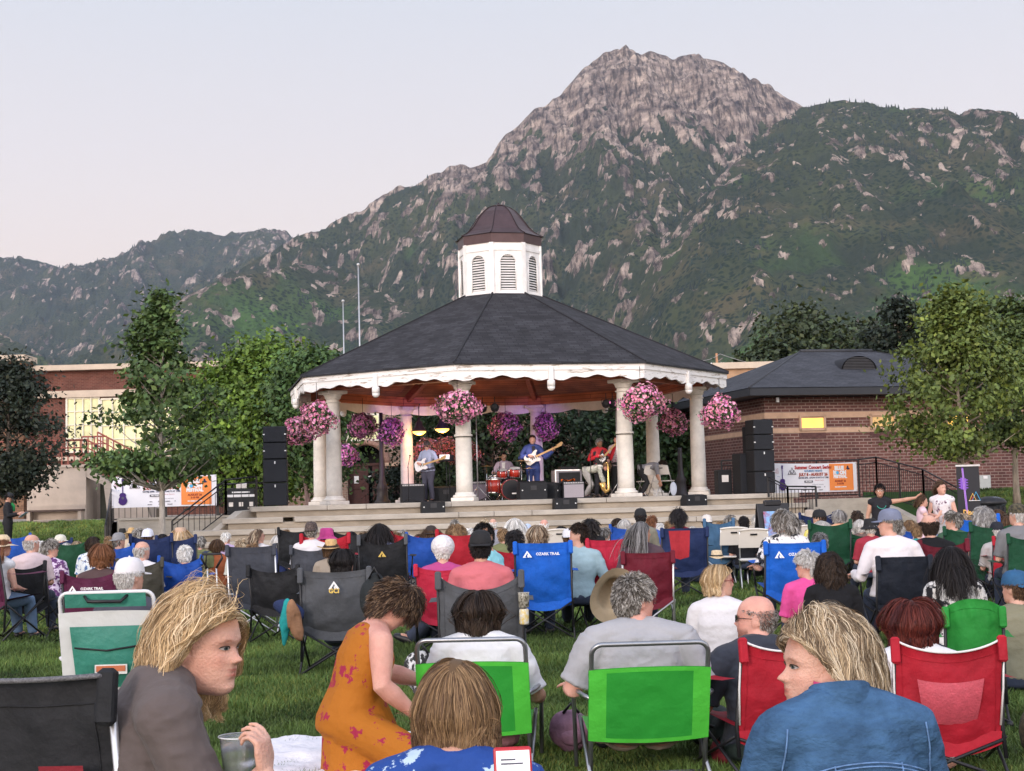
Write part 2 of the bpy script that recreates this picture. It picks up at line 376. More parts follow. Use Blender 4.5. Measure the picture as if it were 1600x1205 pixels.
 fo = link_mesh('mountain_forest', VV, FF, mat('conifer_needles', (.014, .028, .019), .9, .5, .01, coord='Object'))
 tag(fo, 'dark conifers and scrub oak covering the green mountainsides', 'forest', kind='stuff')
make_mountains()
# ---------------------------------------------------------------- the air between here and the mountains
def make_haze():
 mb = MB(); mb.box((0, 3600, 1150), (16000, 12400, 2500))
 m = bpy.data.materials.new('haze_air'); m.use_nodes = True; n = m.node_tree; n.nodes.remove(n.nodes['Principled BSDF'])
 v = n.nodes.new('ShaderNodeVolumePrincipled'); v.inputs['Color'].default_value = (.62, .74, 1, 1); v.inputs['Density'].default_value = HAZE; v.inputs['Anisotropy'].default_value = 0.0
 n.links.new(v.outputs[0], n.nodes['Material Output'].inputs['Volume'])
 o = mb.build('haze', m); o['kind'] = 'stuff'; tag(o, 'thin bluish evening air in front of the mountains', 'haze')
HAZE = 0.000028
make_haze()
# ---------------------------------------------------------------- surfaces laid out in metres on every face
def auto_uv(o):
 me = o.data; uv = me.uv_layers.new(name='uv')
 n = len(me.loops); vi = np.zeros(n, dtype=np.int32); me.loops.foreach_get('vertex_index', vi)
 co = np.zeros(len(me.vertices) * 3, dtype=np.float32); me.vertices.foreach_get('co', co); co = co.reshape(-1, 3)
 P = np.zeros(len(me.polygons) * 3, dtype=np.float32); me.polygons.foreach_get('normal', P); P = P.reshape(-1, 3)
 tot = np.zeros(len(me.polygons), dtype=np.int32); me.polygons.foreach_get('loop_total', tot)
 N = np.repeat(P, tot, axis=0); p = co[vi]
 u = np.stack([-N[:, 1], N[:, 0], np.zeros(n)], -1); l = np.linalg.norm(u, axis=1, keepdims=True)
 u = np.where(l > 1e-3, u / np.maximum(l, 1e-6), np.array([[1., 0, 0]])); v = np.cross(N, u)
 out = np.stack([(p * u).sum(1), (p * v).sum(1)], -1).astype(np.float32)
 uv.data.foreach_set('uv', out.ravel()); return o
def brick_mat(name, c1, c2, mortar, bw=0.21, bh=0.075, ms=0.012, rough=.85, bump=.4, noise=.25, off=.5, var=.0):
 if name in _M: return _M[name]
 m = bpy.data.materials.new(name); m.use_nodes = True; n = m.node_tree; L = n.links.new; b = n.nodes['Principled BSDF']
 b.inputs['Roughness'].default_value = rough; b.inputs['Specular IOR Level'].default_value = .25
 u = n.nodes.new('ShaderNodeUVMap'); u.uv_map = 'uv'
 k = n.nodes.new('ShaderNodeTexBrick'); L(u.outputs[0], k.inputs['Vector'])
 k.inputs['Color1'].default_value = (*lin(c1), 1); k.inputs['Color2'].default_value = (*lin(c2), 1); k.inputs['Mortar'].default_value = (*lin(mortar), 1)
 k.inputs['Scale'].default_value = 1; k.inputs['Brick Width'].default_value = bw; k.inputs['Row Height'].default_value = bh; k.inputs['Mortar Size'].default_value = ms
 k.offset = off; k.inputs['Mortar Smooth'].default_value = .3; k.inputs['Bias'].default_value = 0
 z = n.nodes.new('ShaderNodeTexNoise'); z.inputs['Scale'].default_value = 1.3; z.inputs['Detail'].default_value = 8; L(u.outputs[0], z.inputs[0])
 mp = n.nodes.new('ShaderNodeMapRange'); L(z.outputs[0], mp.inputs[0]); mp.inputs[1].default_value = .3; mp.inputs[2].default_value = .7; mp.inputs[3].default_value = 1 - noise; mp.inputs[4].default_value = 1 + noise
 x = n.nodes.new('ShaderNodeMixRGB'); x.blend_type = 'MULTIPLY'; x.inputs[0].default_value = 1; L(k.outputs[0], x.inputs[1]); L(mp.outputs[0], x.inputs[2]); L(x.outputs[0], b.inputs['Base Color'])
 bp = n.nodes.new('ShaderNodeBump'); bp.inputs['Strength'].default_value = bump; bp.inputs['Distance'].default_value = .01; bp.invert = True; L(k.outputs['Fac'], bp.inputs['Height']); L(bp.outputs[0], b.inputs['Normal'])
 _M[name] = m; return m
WHITE = mat('white_paint', (.76, .74, .72), .55, .10, 3, .15, 30)
CREAM = mat('cream_paint', (.70, .66, .60), .6, .13, 3, .1, 20)
PEEL = mat('weathered_white_paint', (.82, .80, .78), .65, 0, 5, .3, 40, col2=(.40, .34, .29), thr=(.56, .63), stretch=(.5, .5, 3))
BLACKM = mat('black_metal', (.012, .012, .015), .45, .2, 20)
DARK = mat('matt_black_cabinet', (.010, .011, .014), .7, .25, 30, .3, 200)
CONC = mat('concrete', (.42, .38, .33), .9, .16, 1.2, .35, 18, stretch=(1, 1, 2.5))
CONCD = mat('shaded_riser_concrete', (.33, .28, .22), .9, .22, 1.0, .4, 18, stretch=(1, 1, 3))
BEIGE = mat('beige_render', (.50, .42, .35), .85, .1, 1.5, .15, 25)
STEEL = mat('galvanised_steel', (.55, .55, .56), .35, .1, 10, metal=.8)
CHROME = mat('chrome', (.75, .75, .78), .15, .02, 10, metal=1)
SHING = brick_mat('asphalt_shingles', (.024, .024, .028), (.044, .044, .050), (.018, .018, .022), .3, .14, .012, .9, .7, .3, .37)
SHING2 = brick_mat('slate_blue_shingles', (.045, .048, .058), (.066, .070, .082), (.024, .026, .032), .3, .14, .010, .9, .7, .2, .37)
BRICK = brick_mat('red_brown_brick', (.095, .042, .038), (.145, .062, .052), (.25, .175, .15), .30, .105, .016)
BRICKL = brick_mat('school_brick', (.11, .042, .032), (.15, .056, .042), (.17, .10, .08), .22, .075, .008)
BRICKY = brick_mat('tan_brick', (.40, .24, .145), (.48, .29, .17), (.42, .31, .22), .22, .08, .012)
WOOD = brick_mat('cedar_boards', (.36, .11, .06), (.46, .15, .08), (.12, .03, .02), 3.2, .135, .008, .5, .5, .4)
WOODB = mat('cedar_beam', (.30, .085, .05), .5, .35, 4, .2, 30, stretch=(1, 1, 8))
# ---------------------------------------------------------------- lawn
def lawn_z(x, y): return 0.0
def make_lawn():
 xs = np.concatenate([[-3000, -900, -300, -120], np.linspace(-60, 60, 61), [120, 300, 900, 3000]])
 ys = np.concatenate([np.linspace(-10, 38, 60), np.linspace(42, 130, 23), [200, 400, 800, 1500, 2600, 5000]])
 X, Y = np.meshgrid(xs, ys); Z = 0.025 * fbm(X / 3, Y / 3, 0, 2) * (Y < 60)
 i = np.arange(X.size).reshape(X.shape)
 F = np.stack([i[:-1, :-1], i[:-1, 1:], i[1:, 1:], i[1:, :-1]], -1).reshape(-1, 4)
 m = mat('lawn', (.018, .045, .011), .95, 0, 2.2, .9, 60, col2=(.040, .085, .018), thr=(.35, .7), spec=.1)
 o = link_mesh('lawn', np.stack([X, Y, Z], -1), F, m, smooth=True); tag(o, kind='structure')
make_lawn()
def grass_blades(name, n, y0, y1, h0, h1, wid, label, xlim=.36, seed=1, reg=None):
 g = np.random.default_rng(seed)
 u = g.random(n); y = y0 * (y1 / y0) ** (u ** .9); x = (g.random(n) * 2 - 1) * xlim * y
 z = 0.025 * fbm(x / 3, y / 3, 0, 2)
 if reg: px_ = reg[0] + (reg[1] - reg[0]) * g.random(n); y = y0 + (y1 - y0) * g.random(n); x = (px_ - 800) / FOC * y; q = (y - reg[2]) / (reg[3] - reg[2]); q = np.clip(q, 0, 1); z = reg[4] * q * q * (3 - 2 * q)
 tuft = fbm(x * 2.3, y * 2.3, 5., 3); tuft2 = fbm(x * .6, y * .6, 9., 2)
 h = (h0 + (h1 - h0) * g.random(n)) * (1 + .55 * tuft); a = g.random(n) * 2 * PI; lean = g.normal(0, .45, (n, 2)) * h[:, None]
 w = wid * (0.7 + .6 * g.random(n)); dx, dy = np.cos(a) * w, np.sin(a) * w
 b = np.stack([x, y, z], -1); tp = b + np.stack([lean[:, 0], lean[:, 1], h], -1); md = b + np.stack([lean[:, 0] * .3, lean[:, 1] * .3, h * .55], -1)
 d3 = np.stack([dx, dy, np.zeros(n)], -1)
 V = np.stack([b - d3, b + d3, md + d3 * .8, md - d3 * .8, tp], 1).reshape(-1, 3); k = np.arange(n)[:, None] * 5
 F4 = k + np.array([[0, 1, 2, 3]]); T = k + np.array([[3, 2, 4]])
 me_F = [tuple(r_) for r_ in F4.tolist()] + [tuple(r_) for r_ in T.tolist()] if n < 2000 else None
 F = np.concatenate([k + np.array([[0, 1, 2]]), k + np.array([[0, 2, 3]]), T], 0)
 m = mat('grass_blade', (1, 1, 1), .6, 0, 1, attr='tint', spec=.25)
 o = link_mesh(name, V, F, m, smooth=False)
 v = .55 + .5 * g.random(n) + .40 * tuft + .42 * tuft2
 yel = np.clip(g.random(n) - .75 + .3 * tuft2, 0, 1) * 1.6
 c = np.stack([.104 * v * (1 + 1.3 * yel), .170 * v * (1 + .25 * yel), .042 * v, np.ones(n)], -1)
 c = np.clip(np.repeat(c, 5, 0), 0, 1).astype(np.float32)
 ca = o.data.color_attributes.new('tint', 'FLOAT_COLOR', 'POINT'); ca.data.foreach_set('color', c.ravel())
 tag(o, label, 'grass', kind='stuff')
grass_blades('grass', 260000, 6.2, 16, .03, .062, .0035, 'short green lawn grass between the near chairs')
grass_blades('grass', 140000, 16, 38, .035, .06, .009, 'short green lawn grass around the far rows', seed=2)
# ---------------------------------------------------------------- gazebo
GX, GY, TH = -0.275, 46.5, R(12.06)
GF = Matrix.Translation((GX, GY, 0)) @ Matrix.Rotation(TH, 4, 'Z')
def gl(x, y, z=0): return GF @ Vector((x, y, z))
def octo(Rr, z, k=8, off=-112.5): return [(Rr * math.cos(R(off + 45 * i)), Rr * math.sin(R(off + 45 * i)), z) for i in range(k)]
ST = 1.4
def framed(name, label, cat, loc=(0, 0, 0), group=None, rz=0):
 """a thing whose frame follows the bandstand's"""
 p = gl(*loc); return thing(name, label, cat, p, TH + rz, group)
def make_stage():
 t = framed('stage_steps', 'wide weathered concrete terrace steps rising to the bandstand floor', 'steps')
 NS = 5; dz = ST / NS
 for k in range(NS):
  z1 = ST - dz * k; xl, xr = -7.9 - .72 * k, 6.9 + .12 * k; yf = -6.25 - .42 * k
  mb = MB(); mb.mi = 0; nseg = 6
  cuts = [xl] + sorted(random.uniform(xl + 1, xr - 1) for _ in range(5)) + [xr]
  for a, b in zip(cuts[:-1], cuts[1:]):
   if b - a > .3: mb.box(((a + b) / 2, yf + .42, z1 - .065), (b - a - .012, .86, .13), bev=.012)
  mb.build('tread', CONC, t)
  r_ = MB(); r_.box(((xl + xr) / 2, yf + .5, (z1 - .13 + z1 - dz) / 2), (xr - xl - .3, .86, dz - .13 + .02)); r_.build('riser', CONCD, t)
 fl = MB(); fl.box((-.5, 1.0, ST - .2), (14.6, 13.2, .39)); fl.build('floor', CONC, t)
 return t
make_stage()
def make_gazebo():
 t = framed('bandstand', 'octagonal white columned bandstand with dark shingled roof and louvred cupola', 'bandstand')
 Rc, Re, hc, he = 5.85, 6.79, 4.61, 4.99
 for i, (x, y, _) in enumerate(octo(Rc, 0)):
  rz = math.atan2(y, x)
  c = bpy.data.objects.new('column', None); COL.objects.link(c); c.parent = t; c.location = (x, y, ST); c.rotation_euler = (0, 0, rz)
  h = hc - ST
  mb = MB(); mb.lathe([(.222, .16), (.222, .5), (.218, 1.3), (.205, 2.2), (.185, h - .30), (.185, h - .22)], n=28)
  mb.lathe([(.222, h - .34), (.228, h - .325), (.222, h - .31)], n=28)
  if i in (0, 1): mb.lathe([(.245, 1.72), (.247, 1.75), (.245, 1.78)], n=28)
  mb.build('shaft', CREAM, c)
  b = MB(); b.box((0, 0, .05), (.62, .62, .10), bev=.01); b.lathe([(.30, .10), (.32, .13), (.30, .165), (.255, .18), (.25, .22), (.238, .24)], n=28); b.build('base', CREAM, c)
  cp = MB(); cp.lathe([(.20, h - .24), (.225, h - .20), (.235, h - .15), (.29, h - .09)], n=28); cp.box((0, 0, h - .045), (.62, .62, .09), bev=.01); cp.build('capital', CREAM, c)
  if i in (0, 1):
   s_ = MB(); s_.lathe([(.242, 1.70), (.245, 1.72), (.245, 1.76), (.242, 1.78)], n=28); s_.build('strap', BLACKM, c)
 E = octo(Re, he); E0 = octo(Re - .03, he - .42)
 for i in range(8):
  a = Vector(E[i]); b = Vector(E[(i + 1) % 8]); L_ = (b - a).length; ux = (b - a).normalized(); n_ = Vector((ux.y, -ux.x, 0))
  top = bpy.data.objects.new('fascia', None)
  poly = [(0, -.20), (0, 0), (L_, 0), (L_, -.20)]
  def up(x, d, z): return a + ux * x + n_ * d + Vector((0, 0, z))
  mb = MB(); mb.mi = 0
  mb.add([up(0, .0, -.17), up(L_, .0, -.17), up(L_, .0, 0), up(0, .0, 0), up(0, -.04, -.17), up(L_, -.04, -.17), up(L_, -.04, 0), up(0, -.04, 0)],
      [(0, 1, 2, 3), (5, 4, 7, 6), (4, 5, 1, 0), (3, 2, 6, 7), (0, 3, 7, 4), (2, 1, 5, 6)])
  N_ = 44; vs = []; fs = []
  for k in range(N_ + 1):
   x = L_ * k / N_; u = (k / N_) * 2; q = abs((u % 1.0) - .5) * 2          # 0 in mid half bay, 1 at ends and centre
   dip = -.33 - .10 * (0.5 + 0.5 * math.cos(PI * (1 - q))) + .035 * math.cos(PI * 4 * q)
   for d in (-.03, -.075): vs += [up(x, d, -.165), up(x, d, dip)]
  for k in range(N_):
   o_ = k * 4; fs += [(o_, o_ + 1, o_ + 5, o_ + 4)[::-1], (o_ + 2, o_ + 3, o_ + 7, o_ + 6), (o_ + 1, o_ + 3, o_ + 7, o_ + 5)[::-1]]
  mb.add(vs, fs)
  f = mb.build('fascia', PEEL, t); bpy.data.objects.remove(top)
  pd = MB(); M_ = up(L_ / 2, .01, 0)
  pd.T = Matrix.Translation(M_) @ Matrix.Rotation(math.atan2(ux.y, ux.x), 4, 'Z')
  pd.box((0, 0, -.32), (.13, .09, .46), bev=.01); pd.lathe([(.105, -.62), (.105, -.46), (.085, -.44)], n=16); pd.lathe([(.0, -.73), (.05, -.72), (.09, -.68), (.105, -.62)], n=16)
  pd.build('pendant', WHITE, t)
 rt = 7.62; Rt = 1.2; A = octo(Re + .06, he + .03); B = octo(Rt, rt); mb = MB()
 mb.add(A + B, [(i, (i + 1) % 8, 8 + (i + 1) % 8, 8 + i) for i in range(8)])
 mb.add([Vector(p) - Vector((0, 0, .05)) for p in A] + A, [(i, (i + 1) % 8, 8 + (i + 1) % 8, 8 + i) for i in range(8)])
 roof = auto_uv(mb.build('roof', SHING, t))
 hp = MB()
 for i in range(8): hp.tube([Vector(A[i]) + Vector((0, 0, .015)), Vector(B[i]) + Vector((0, 0, .015))], .03, 4, False)
 hp.build('hip_ridge', mat('hip_shingle', (.022, .022, .027), .9, .2, 6), roof)
 mb = MB(); C0 = octo(Re - .12, he - .06); C1 = octo(1.0, rt - .35); mb.add(C0 + C1, [(8 + i, 8 + (i + 1) % 8, (i + 1) % 8, i) for i in range(8)]); mb.add(C1, [tuple(range(8))])
 auto_uv(mb.build('ceiling', WOOD, t))
 bm = MB()
 for i in range(8):
  a = Vector(octo(Rc, hc + .17)[i]); b = Vector(octo(Rc, hc + .17)[(i + 1) % 8]); m_ = (a + b) / 2
  bm.box(m_, ((b - a).length - .05, .16, .30), (0, 0, math.atan2((b - a).y, (b - a).x)))
 for i in range(8):
  a = Vector(octo(Rc, hc + .12)[i]); bm.box(a, (.42, .42, .30), (0, 0, math.atan2(a.y, a.x)), bev=.01)
 auto_uv(bm.build('ring_beam', WOOD, t))
 for i in range(8):
  a = Vector(octo(Rc - .1, hc + .25)[i]); b = Vector(octo(1.0, rt - .45)[i]); d = b - a
  r_ = MB(); r_.T = Matrix.Translation((a + b) / 2) @ d.to_track_quat('X', 'Z').to_matrix().to_4x4(); r_.box((0, 0, 0), (d.length, .16, .26), bev=.01); r_.build('rafter', WOODB, t)
 cu = bpy.data.objects.new('cupola', None); COL.objects.link(cu); cu.parent = t; cu.location = (0, 0, rt - .22)
 Rw = 1.27; H = 1.72
 W = MB(); tr = MB()
 slat = []
 for i in range(8):
  p0 = Vector(octo(Rw, 0)[i]); p1 = Vector(octo(Rw, 0)[(i + 1) % 8]); ux = (p1 - p0).normalized(); n_ = Vector((ux.y, -ux.x, 0)); L_ = (p1 - p0).length; m_ = L_ / 2
  hw = .245; zb, zs = .28, 1.12                       # opening: half width, sill, springing
  def q(x, d, z): return p0 + ux * x + n_ * d + Vector((0, 0, z))
  arch = [(m_ - hw, zb), (m_ - hw, zs)] + [(m_ - hw * math.cos(PI * k / 12), zs + hw * math.sin(PI * k / 12)) for k in range(1, 12)] + [(m_ + hw, zs), (m_ + hw, zb)]
  def quad(mbx, x0, x1, z0, z1, d=0): mbx.add([q(x0, d, z0), q(x1, d, z0), q(x1, d, z1), q(x0, d, z1)], [(0, 1, 2, 3)])
  quad(W, 0, m_ - hw, 0, H); quad(W, m_ + hw, L_, 0, H); quad(W, m_ - hw, m_ + hw, 0, zb)
  vs = []; fs = []
  top = [(m_ - hw + 2 * hw * k / 12, H) for k in range(13)]; ar = [(m_ - hw, zs)] + arch[2:13] + [(m_ + hw, zs)]
  for (xa, za), (xt, zt) in zip(ar, top): vs += [q(xa, 0, za), q(xt, 0, zt)]
  for k in range(12): fs.append((2 * k, 2 * k + 2, 2 * k + 3, 2 * k + 1))
  W.add(vs, fs)
  for (xa, za), (xb, zc) in zip(arch[:-1], arch[1:]): tr.tube([q(xa, .01, za), q(xb, .01, zc)], .022, 6)
  for x in (m_ - hw - .045, m_ + hw + .045): tr.box(q(x, .012, .3), (.07, .03, .55), (0, 0, math.atan2(ux.y, ux.x)))
  tr.box(q(m_, .01, .16), (L_ * .94, .03, .10), (0, 0, math.atan2(ux.y, ux.x))); tr.box(q(m_, .012, 1.52), (L_ * .9, .03, .08), (0, 0, math.atan2(ux.y, ux.x)))
  tr.box(q(0, .0, .86), (.13, .06, 1.72), (0, 0, math.atan2(ux.y, ux.x) - R(22.5)))
  ns = 14; lv = MB()
  for k in range(ns):
   z = zb + .05 + (zs + hw - zb - .08) * k / (ns - 1); half = hw if z < zs else math.sqrt(max(0, hw * hw - (z - zs) ** 2))
   if half > .04: lv.add([q(m_ - half, -.005, z - .024), q(m_ + half, -.005, z - .024), q(m_ + half, -.05, z + .012), q(m_ - half, -.05, z + .012), q(m_ - half, -.012, z - .04), q(m_ + half, -.012, z - .04)], [(0, 1, 2, 3), (4, 5, 1, 0)])
  lv.build('louvre', WHITE, cu)
  slat.append([q(m_ - hw, -.09, zb), q(m_ + hw, -.09, zb), q(m_ + hw, -.09, zs + hw), q(m_ - hw, -.09, zs + hw)])
 W.build('wall', WHITE, cu); tr.build('trim', WHITE, cu)
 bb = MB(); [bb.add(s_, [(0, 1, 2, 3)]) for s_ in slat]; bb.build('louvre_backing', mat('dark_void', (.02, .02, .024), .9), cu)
 copper = mat('brown_standing_metal', (.085, .055, .058), .38, .15, 3, .05, 8, metal=.55)
 bd = MB(); P0 = octo(Rw + .03, H); P1 = octo(Rw + .05, H + .27); bd.add(P0 + P1, [(i, (i + 1) % 8, 8 + (i + 1) % 8, 8 + i) for i in range(8)])
 P2 = octo(Rw + .10, H + .275); bd.add(P1 + P2, [(i, (i + 1) % 8, 8 + (i + 1) % 8, 8 + i) for i in range(8)]); bd.add(P0, [tuple(range(7, -1, -1))]); bd.build('band', copper, cu)
 prof = [(1.37, 0), (1.22, .07), (1.07, .17), (.93, .32), (.80, .50), (.68, .67), (.54, .83), (.38, .95), (.22, 1.02)]
 dm = MB()
 for (r0, z0), (r1, z1) in zip(prof[:-1], prof[1:]):
  A_ = octo(r0, H + .28 + z0); B_ = octo(r1, H + .28 + z1); dm.add(A_ + B_, [(i, (i + 1) % 8, 8 + (i + 1) % 8, 8 + i) for i in range(8)])
 dm.add(octo(.22, H + 1.30), [tuple(range(8))]); dm.build('dome', copper, cu)
 sm = MB()
 for i in range(8): sm.tube([Vector(octo(r_ + .012, H + .285 + z)[i]) for r_, z in prof], .014, 5)
 sm.lathe([(.26, H + 1.29), (.24, H + 1.32), (.12, H + 1.36), (.05, H + 1.38), (.03, H + 1.42), (0.004, H + 1.44)], n=16)
 sm.build('seam', mat('brown_seam', (.04, .025, .027), .4, .1, metal=.5), cu)
 for i in (3, 4, 2, 5):
  a = Vector(octo(Rc + .1, hc + .02)[i]); b = Vector(octo(Rc + .1, hc + .02)[(i + 1) % 8]); vs = []; fs = []; N_ = 30
  for k in range(N_ + 1):
   p = a.lerp(b, k / N_); sag = .10 * math.sin(PI * (k / N_ * 3 % 1)) + .16; vs += [p, p - Vector((0, 0, sag + .05))]
  fs = [(2 * k, 2 * k + 2, 2 * k + 3, 2 * k + 1) for k in range(N_)]
  v_ = MB(); v_.add(vs, fs); v_.build('valance', WHITE, t)
 return t
BAND = make_gazebo()
# ---------------------------------------------------------------- flower baskets
def blob_leaves(n, fn, size, g, cup=0.0):
 """n small quads with centres from fn(n) and random facing"""
 c, outd = fn(n); s_ = size * (.6 + .8 * g.random(n))[:, None]
 a = g.normal(size=(n, 3)); a /= np.linalg.norm(a, axis=1)[:, None]
 nn = outd + .6 * a; nn /= np.linalg.norm(nn, axis=1)[:, None]
 u = np.cross(nn, g.normal(size=(n, 3))); u /= np.linalg.norm(u, axis=1)[:, None]; v = np.cross(nn, u)
 return c, u * s_, v * s_, nn
PINK = None
def basket(name, label, parent_pos, rx, rz, seed, dx=0, group='hanging petunia baskets round the bandstand', hue=(0.62, .13, .30), hang=.5):
 g = np.random.default_rng(seed)
 t = thing(name, label, 'flower basket', parent_pos, 0, group); rx, rz = (rx * .80, rz * .80) if parent_pos[1] > 45 and hang > .3 else (rx * .92, rz * .92)
 def shell(n, k0=.72, k1=1.05):
  d = g.normal(size=(n, 3)); d /= np.linalg.norm(d, axis=1)[:, None]
  r_ = (k0 + (k1 - k0) * g.random(n) ** .5) * (1 + .30 * fbm(d[:, 0] * 2.2 + seed, d[:, 1] * 2.2, d[:, 2] * 2.2, 3))
  lowf = np.where(d[:, 2] < 0, 1.08 + .10 * g.random(n), .92)
  return d * r_[:, None] * np.array([rx, rx, rz]) * lowf[:, None], d
 mb = MB(); mb.lathe([(.05, -.12), (.2, -.1), (.26, .02), (.27, .06)], n=14); mb.build('pot', mat('brown_coir', (.05, .035, .02), .9), t)
 n = 2600; c, u, v, nn = blob_leaves(n, lambda n: shell(n, .35, 1.12), .036, g)
 V = np.stack([c - u, c - v * .5, c + u, c + v * .5], 1).reshape(-1, 3); F = np.arange(n * 4).reshape(-1, 4)
 o = link_mesh('foliage', V, F, mat('petunia_leaf', (.045, .085, .025), .6, .5, 9), t)
 n = 950; c, u, v, nn = blob_leaves(n, lambda n: shell(n, .80, 1.12), .036, g)
 ang = [2 * PI * k / 5 for k in range(5)]; P = []
 for k in ang: P.append(c + u * math.cos(k) + v * math.sin(k) + nn * .012)
 V = np.stack([c - nn * .01] + P, 1).reshape(-1, 3); b0 = np.arange(n)[:, None] * 6
 F = np.concatenate([b0 + np.array([[0, 1 + k, 1 + (k + 1) % 5]]) for k in range(5)], 0)
 o = link_mesh('flowers', V, F, mat('petunia_petal', (1, 1, 1), .6, 0, attr='tint', spec=.2), t)
 col = np.array(hue)[None] * (.55 + .6 * g.random(n))[:, None] * (1 + .25 * g.normal(size=(n, 3)) * np.array([.2, .8, .5])); pale = g.random(n) < .22; col[pale] = col[pale] * .3 + np.array([.6, .32, .42])
 cc = np.clip(np.repeat(np.concatenate([col, np.ones((n, 1))], 1), 6, 0), 0, 1).astype(np.float32)
 o.data.color_attributes.new('tint', 'FLOAT_COLOR', 'POINT').data.foreach_set('color', cc.ravel())
 ch = MB(); ch.tube([(0, 0, 0.05), (0, 0, rz + hang)], .008, 5); ch.build('chain', BLACKM, t)
 return t
bk = [('left outer', 495, 650, 40.6, .42, .42), ('x', 466, 670, 42.2, .44, .36), ('x', 715, 632, 40.2, .56, .40), ('x', 1001, 626, 40.6, .54, .46), ('x', 1125, 642, 42.4, .46, .42), ('x', 1052, 658, 46.5, .44, .42),
   ('x', 567, 664, 46.5, .46, .40), ('x', 612, 672, 50.0, .44, .46), ('x', 790, 664, 51.0, .54, .48), ('x', 853, 664, 52.0, .42, .48), ('x', 540, 708, 52.5, .42, .38)]
bl = ['pink petunia basket between the two leftmost columns, the higher of the pair', 'lowest pink petunia basket, trailing left of the leftmost columns', 'pink petunia basket in front of the column with the black strap, left of the band', 'roundest magenta petunia basket hanging beside the front right column',
   'paler pink petunia basket outside the far right column, by the brick building', 'dark leafy pink basket behind the right columns', 'violet pink basket in front of the lit school window', 'leafy sparse basket beside the tall dark lamp post', 'purple petunia basket behind the drummer', 'purple petunia basket half behind the column at the singer', 'small pink basket hanging before the arched school door']
for k, ((_, px, py, Y, rx, rz), lb) in enumerate(zip(bk, bl)):
 basket('flower_basket', lb, at(px, py, Y), rx, rz, 40 + k, hue=(.88, .34, .52) if k < 6 else (.62, .22, .50))
g_row = [(668, 702, 54), (700, 700, 54), (660, 712, 54), (722, 704, 54)]
for k, (px, py, Y) in enumerate(g_row[:2] + g_row[3:]):
 basket('flower_basket', ['orange pink flower mound behind the standing guitarist', 'orange flower mound between the guitarist and the strapped column', 'orange flower mound tucked behind the strapped column'][k], at(px, py, Y), .55, .36, 60 + k, hue=(.66, .20, .16), hang=.2, group='warm flower mounds behind the band')
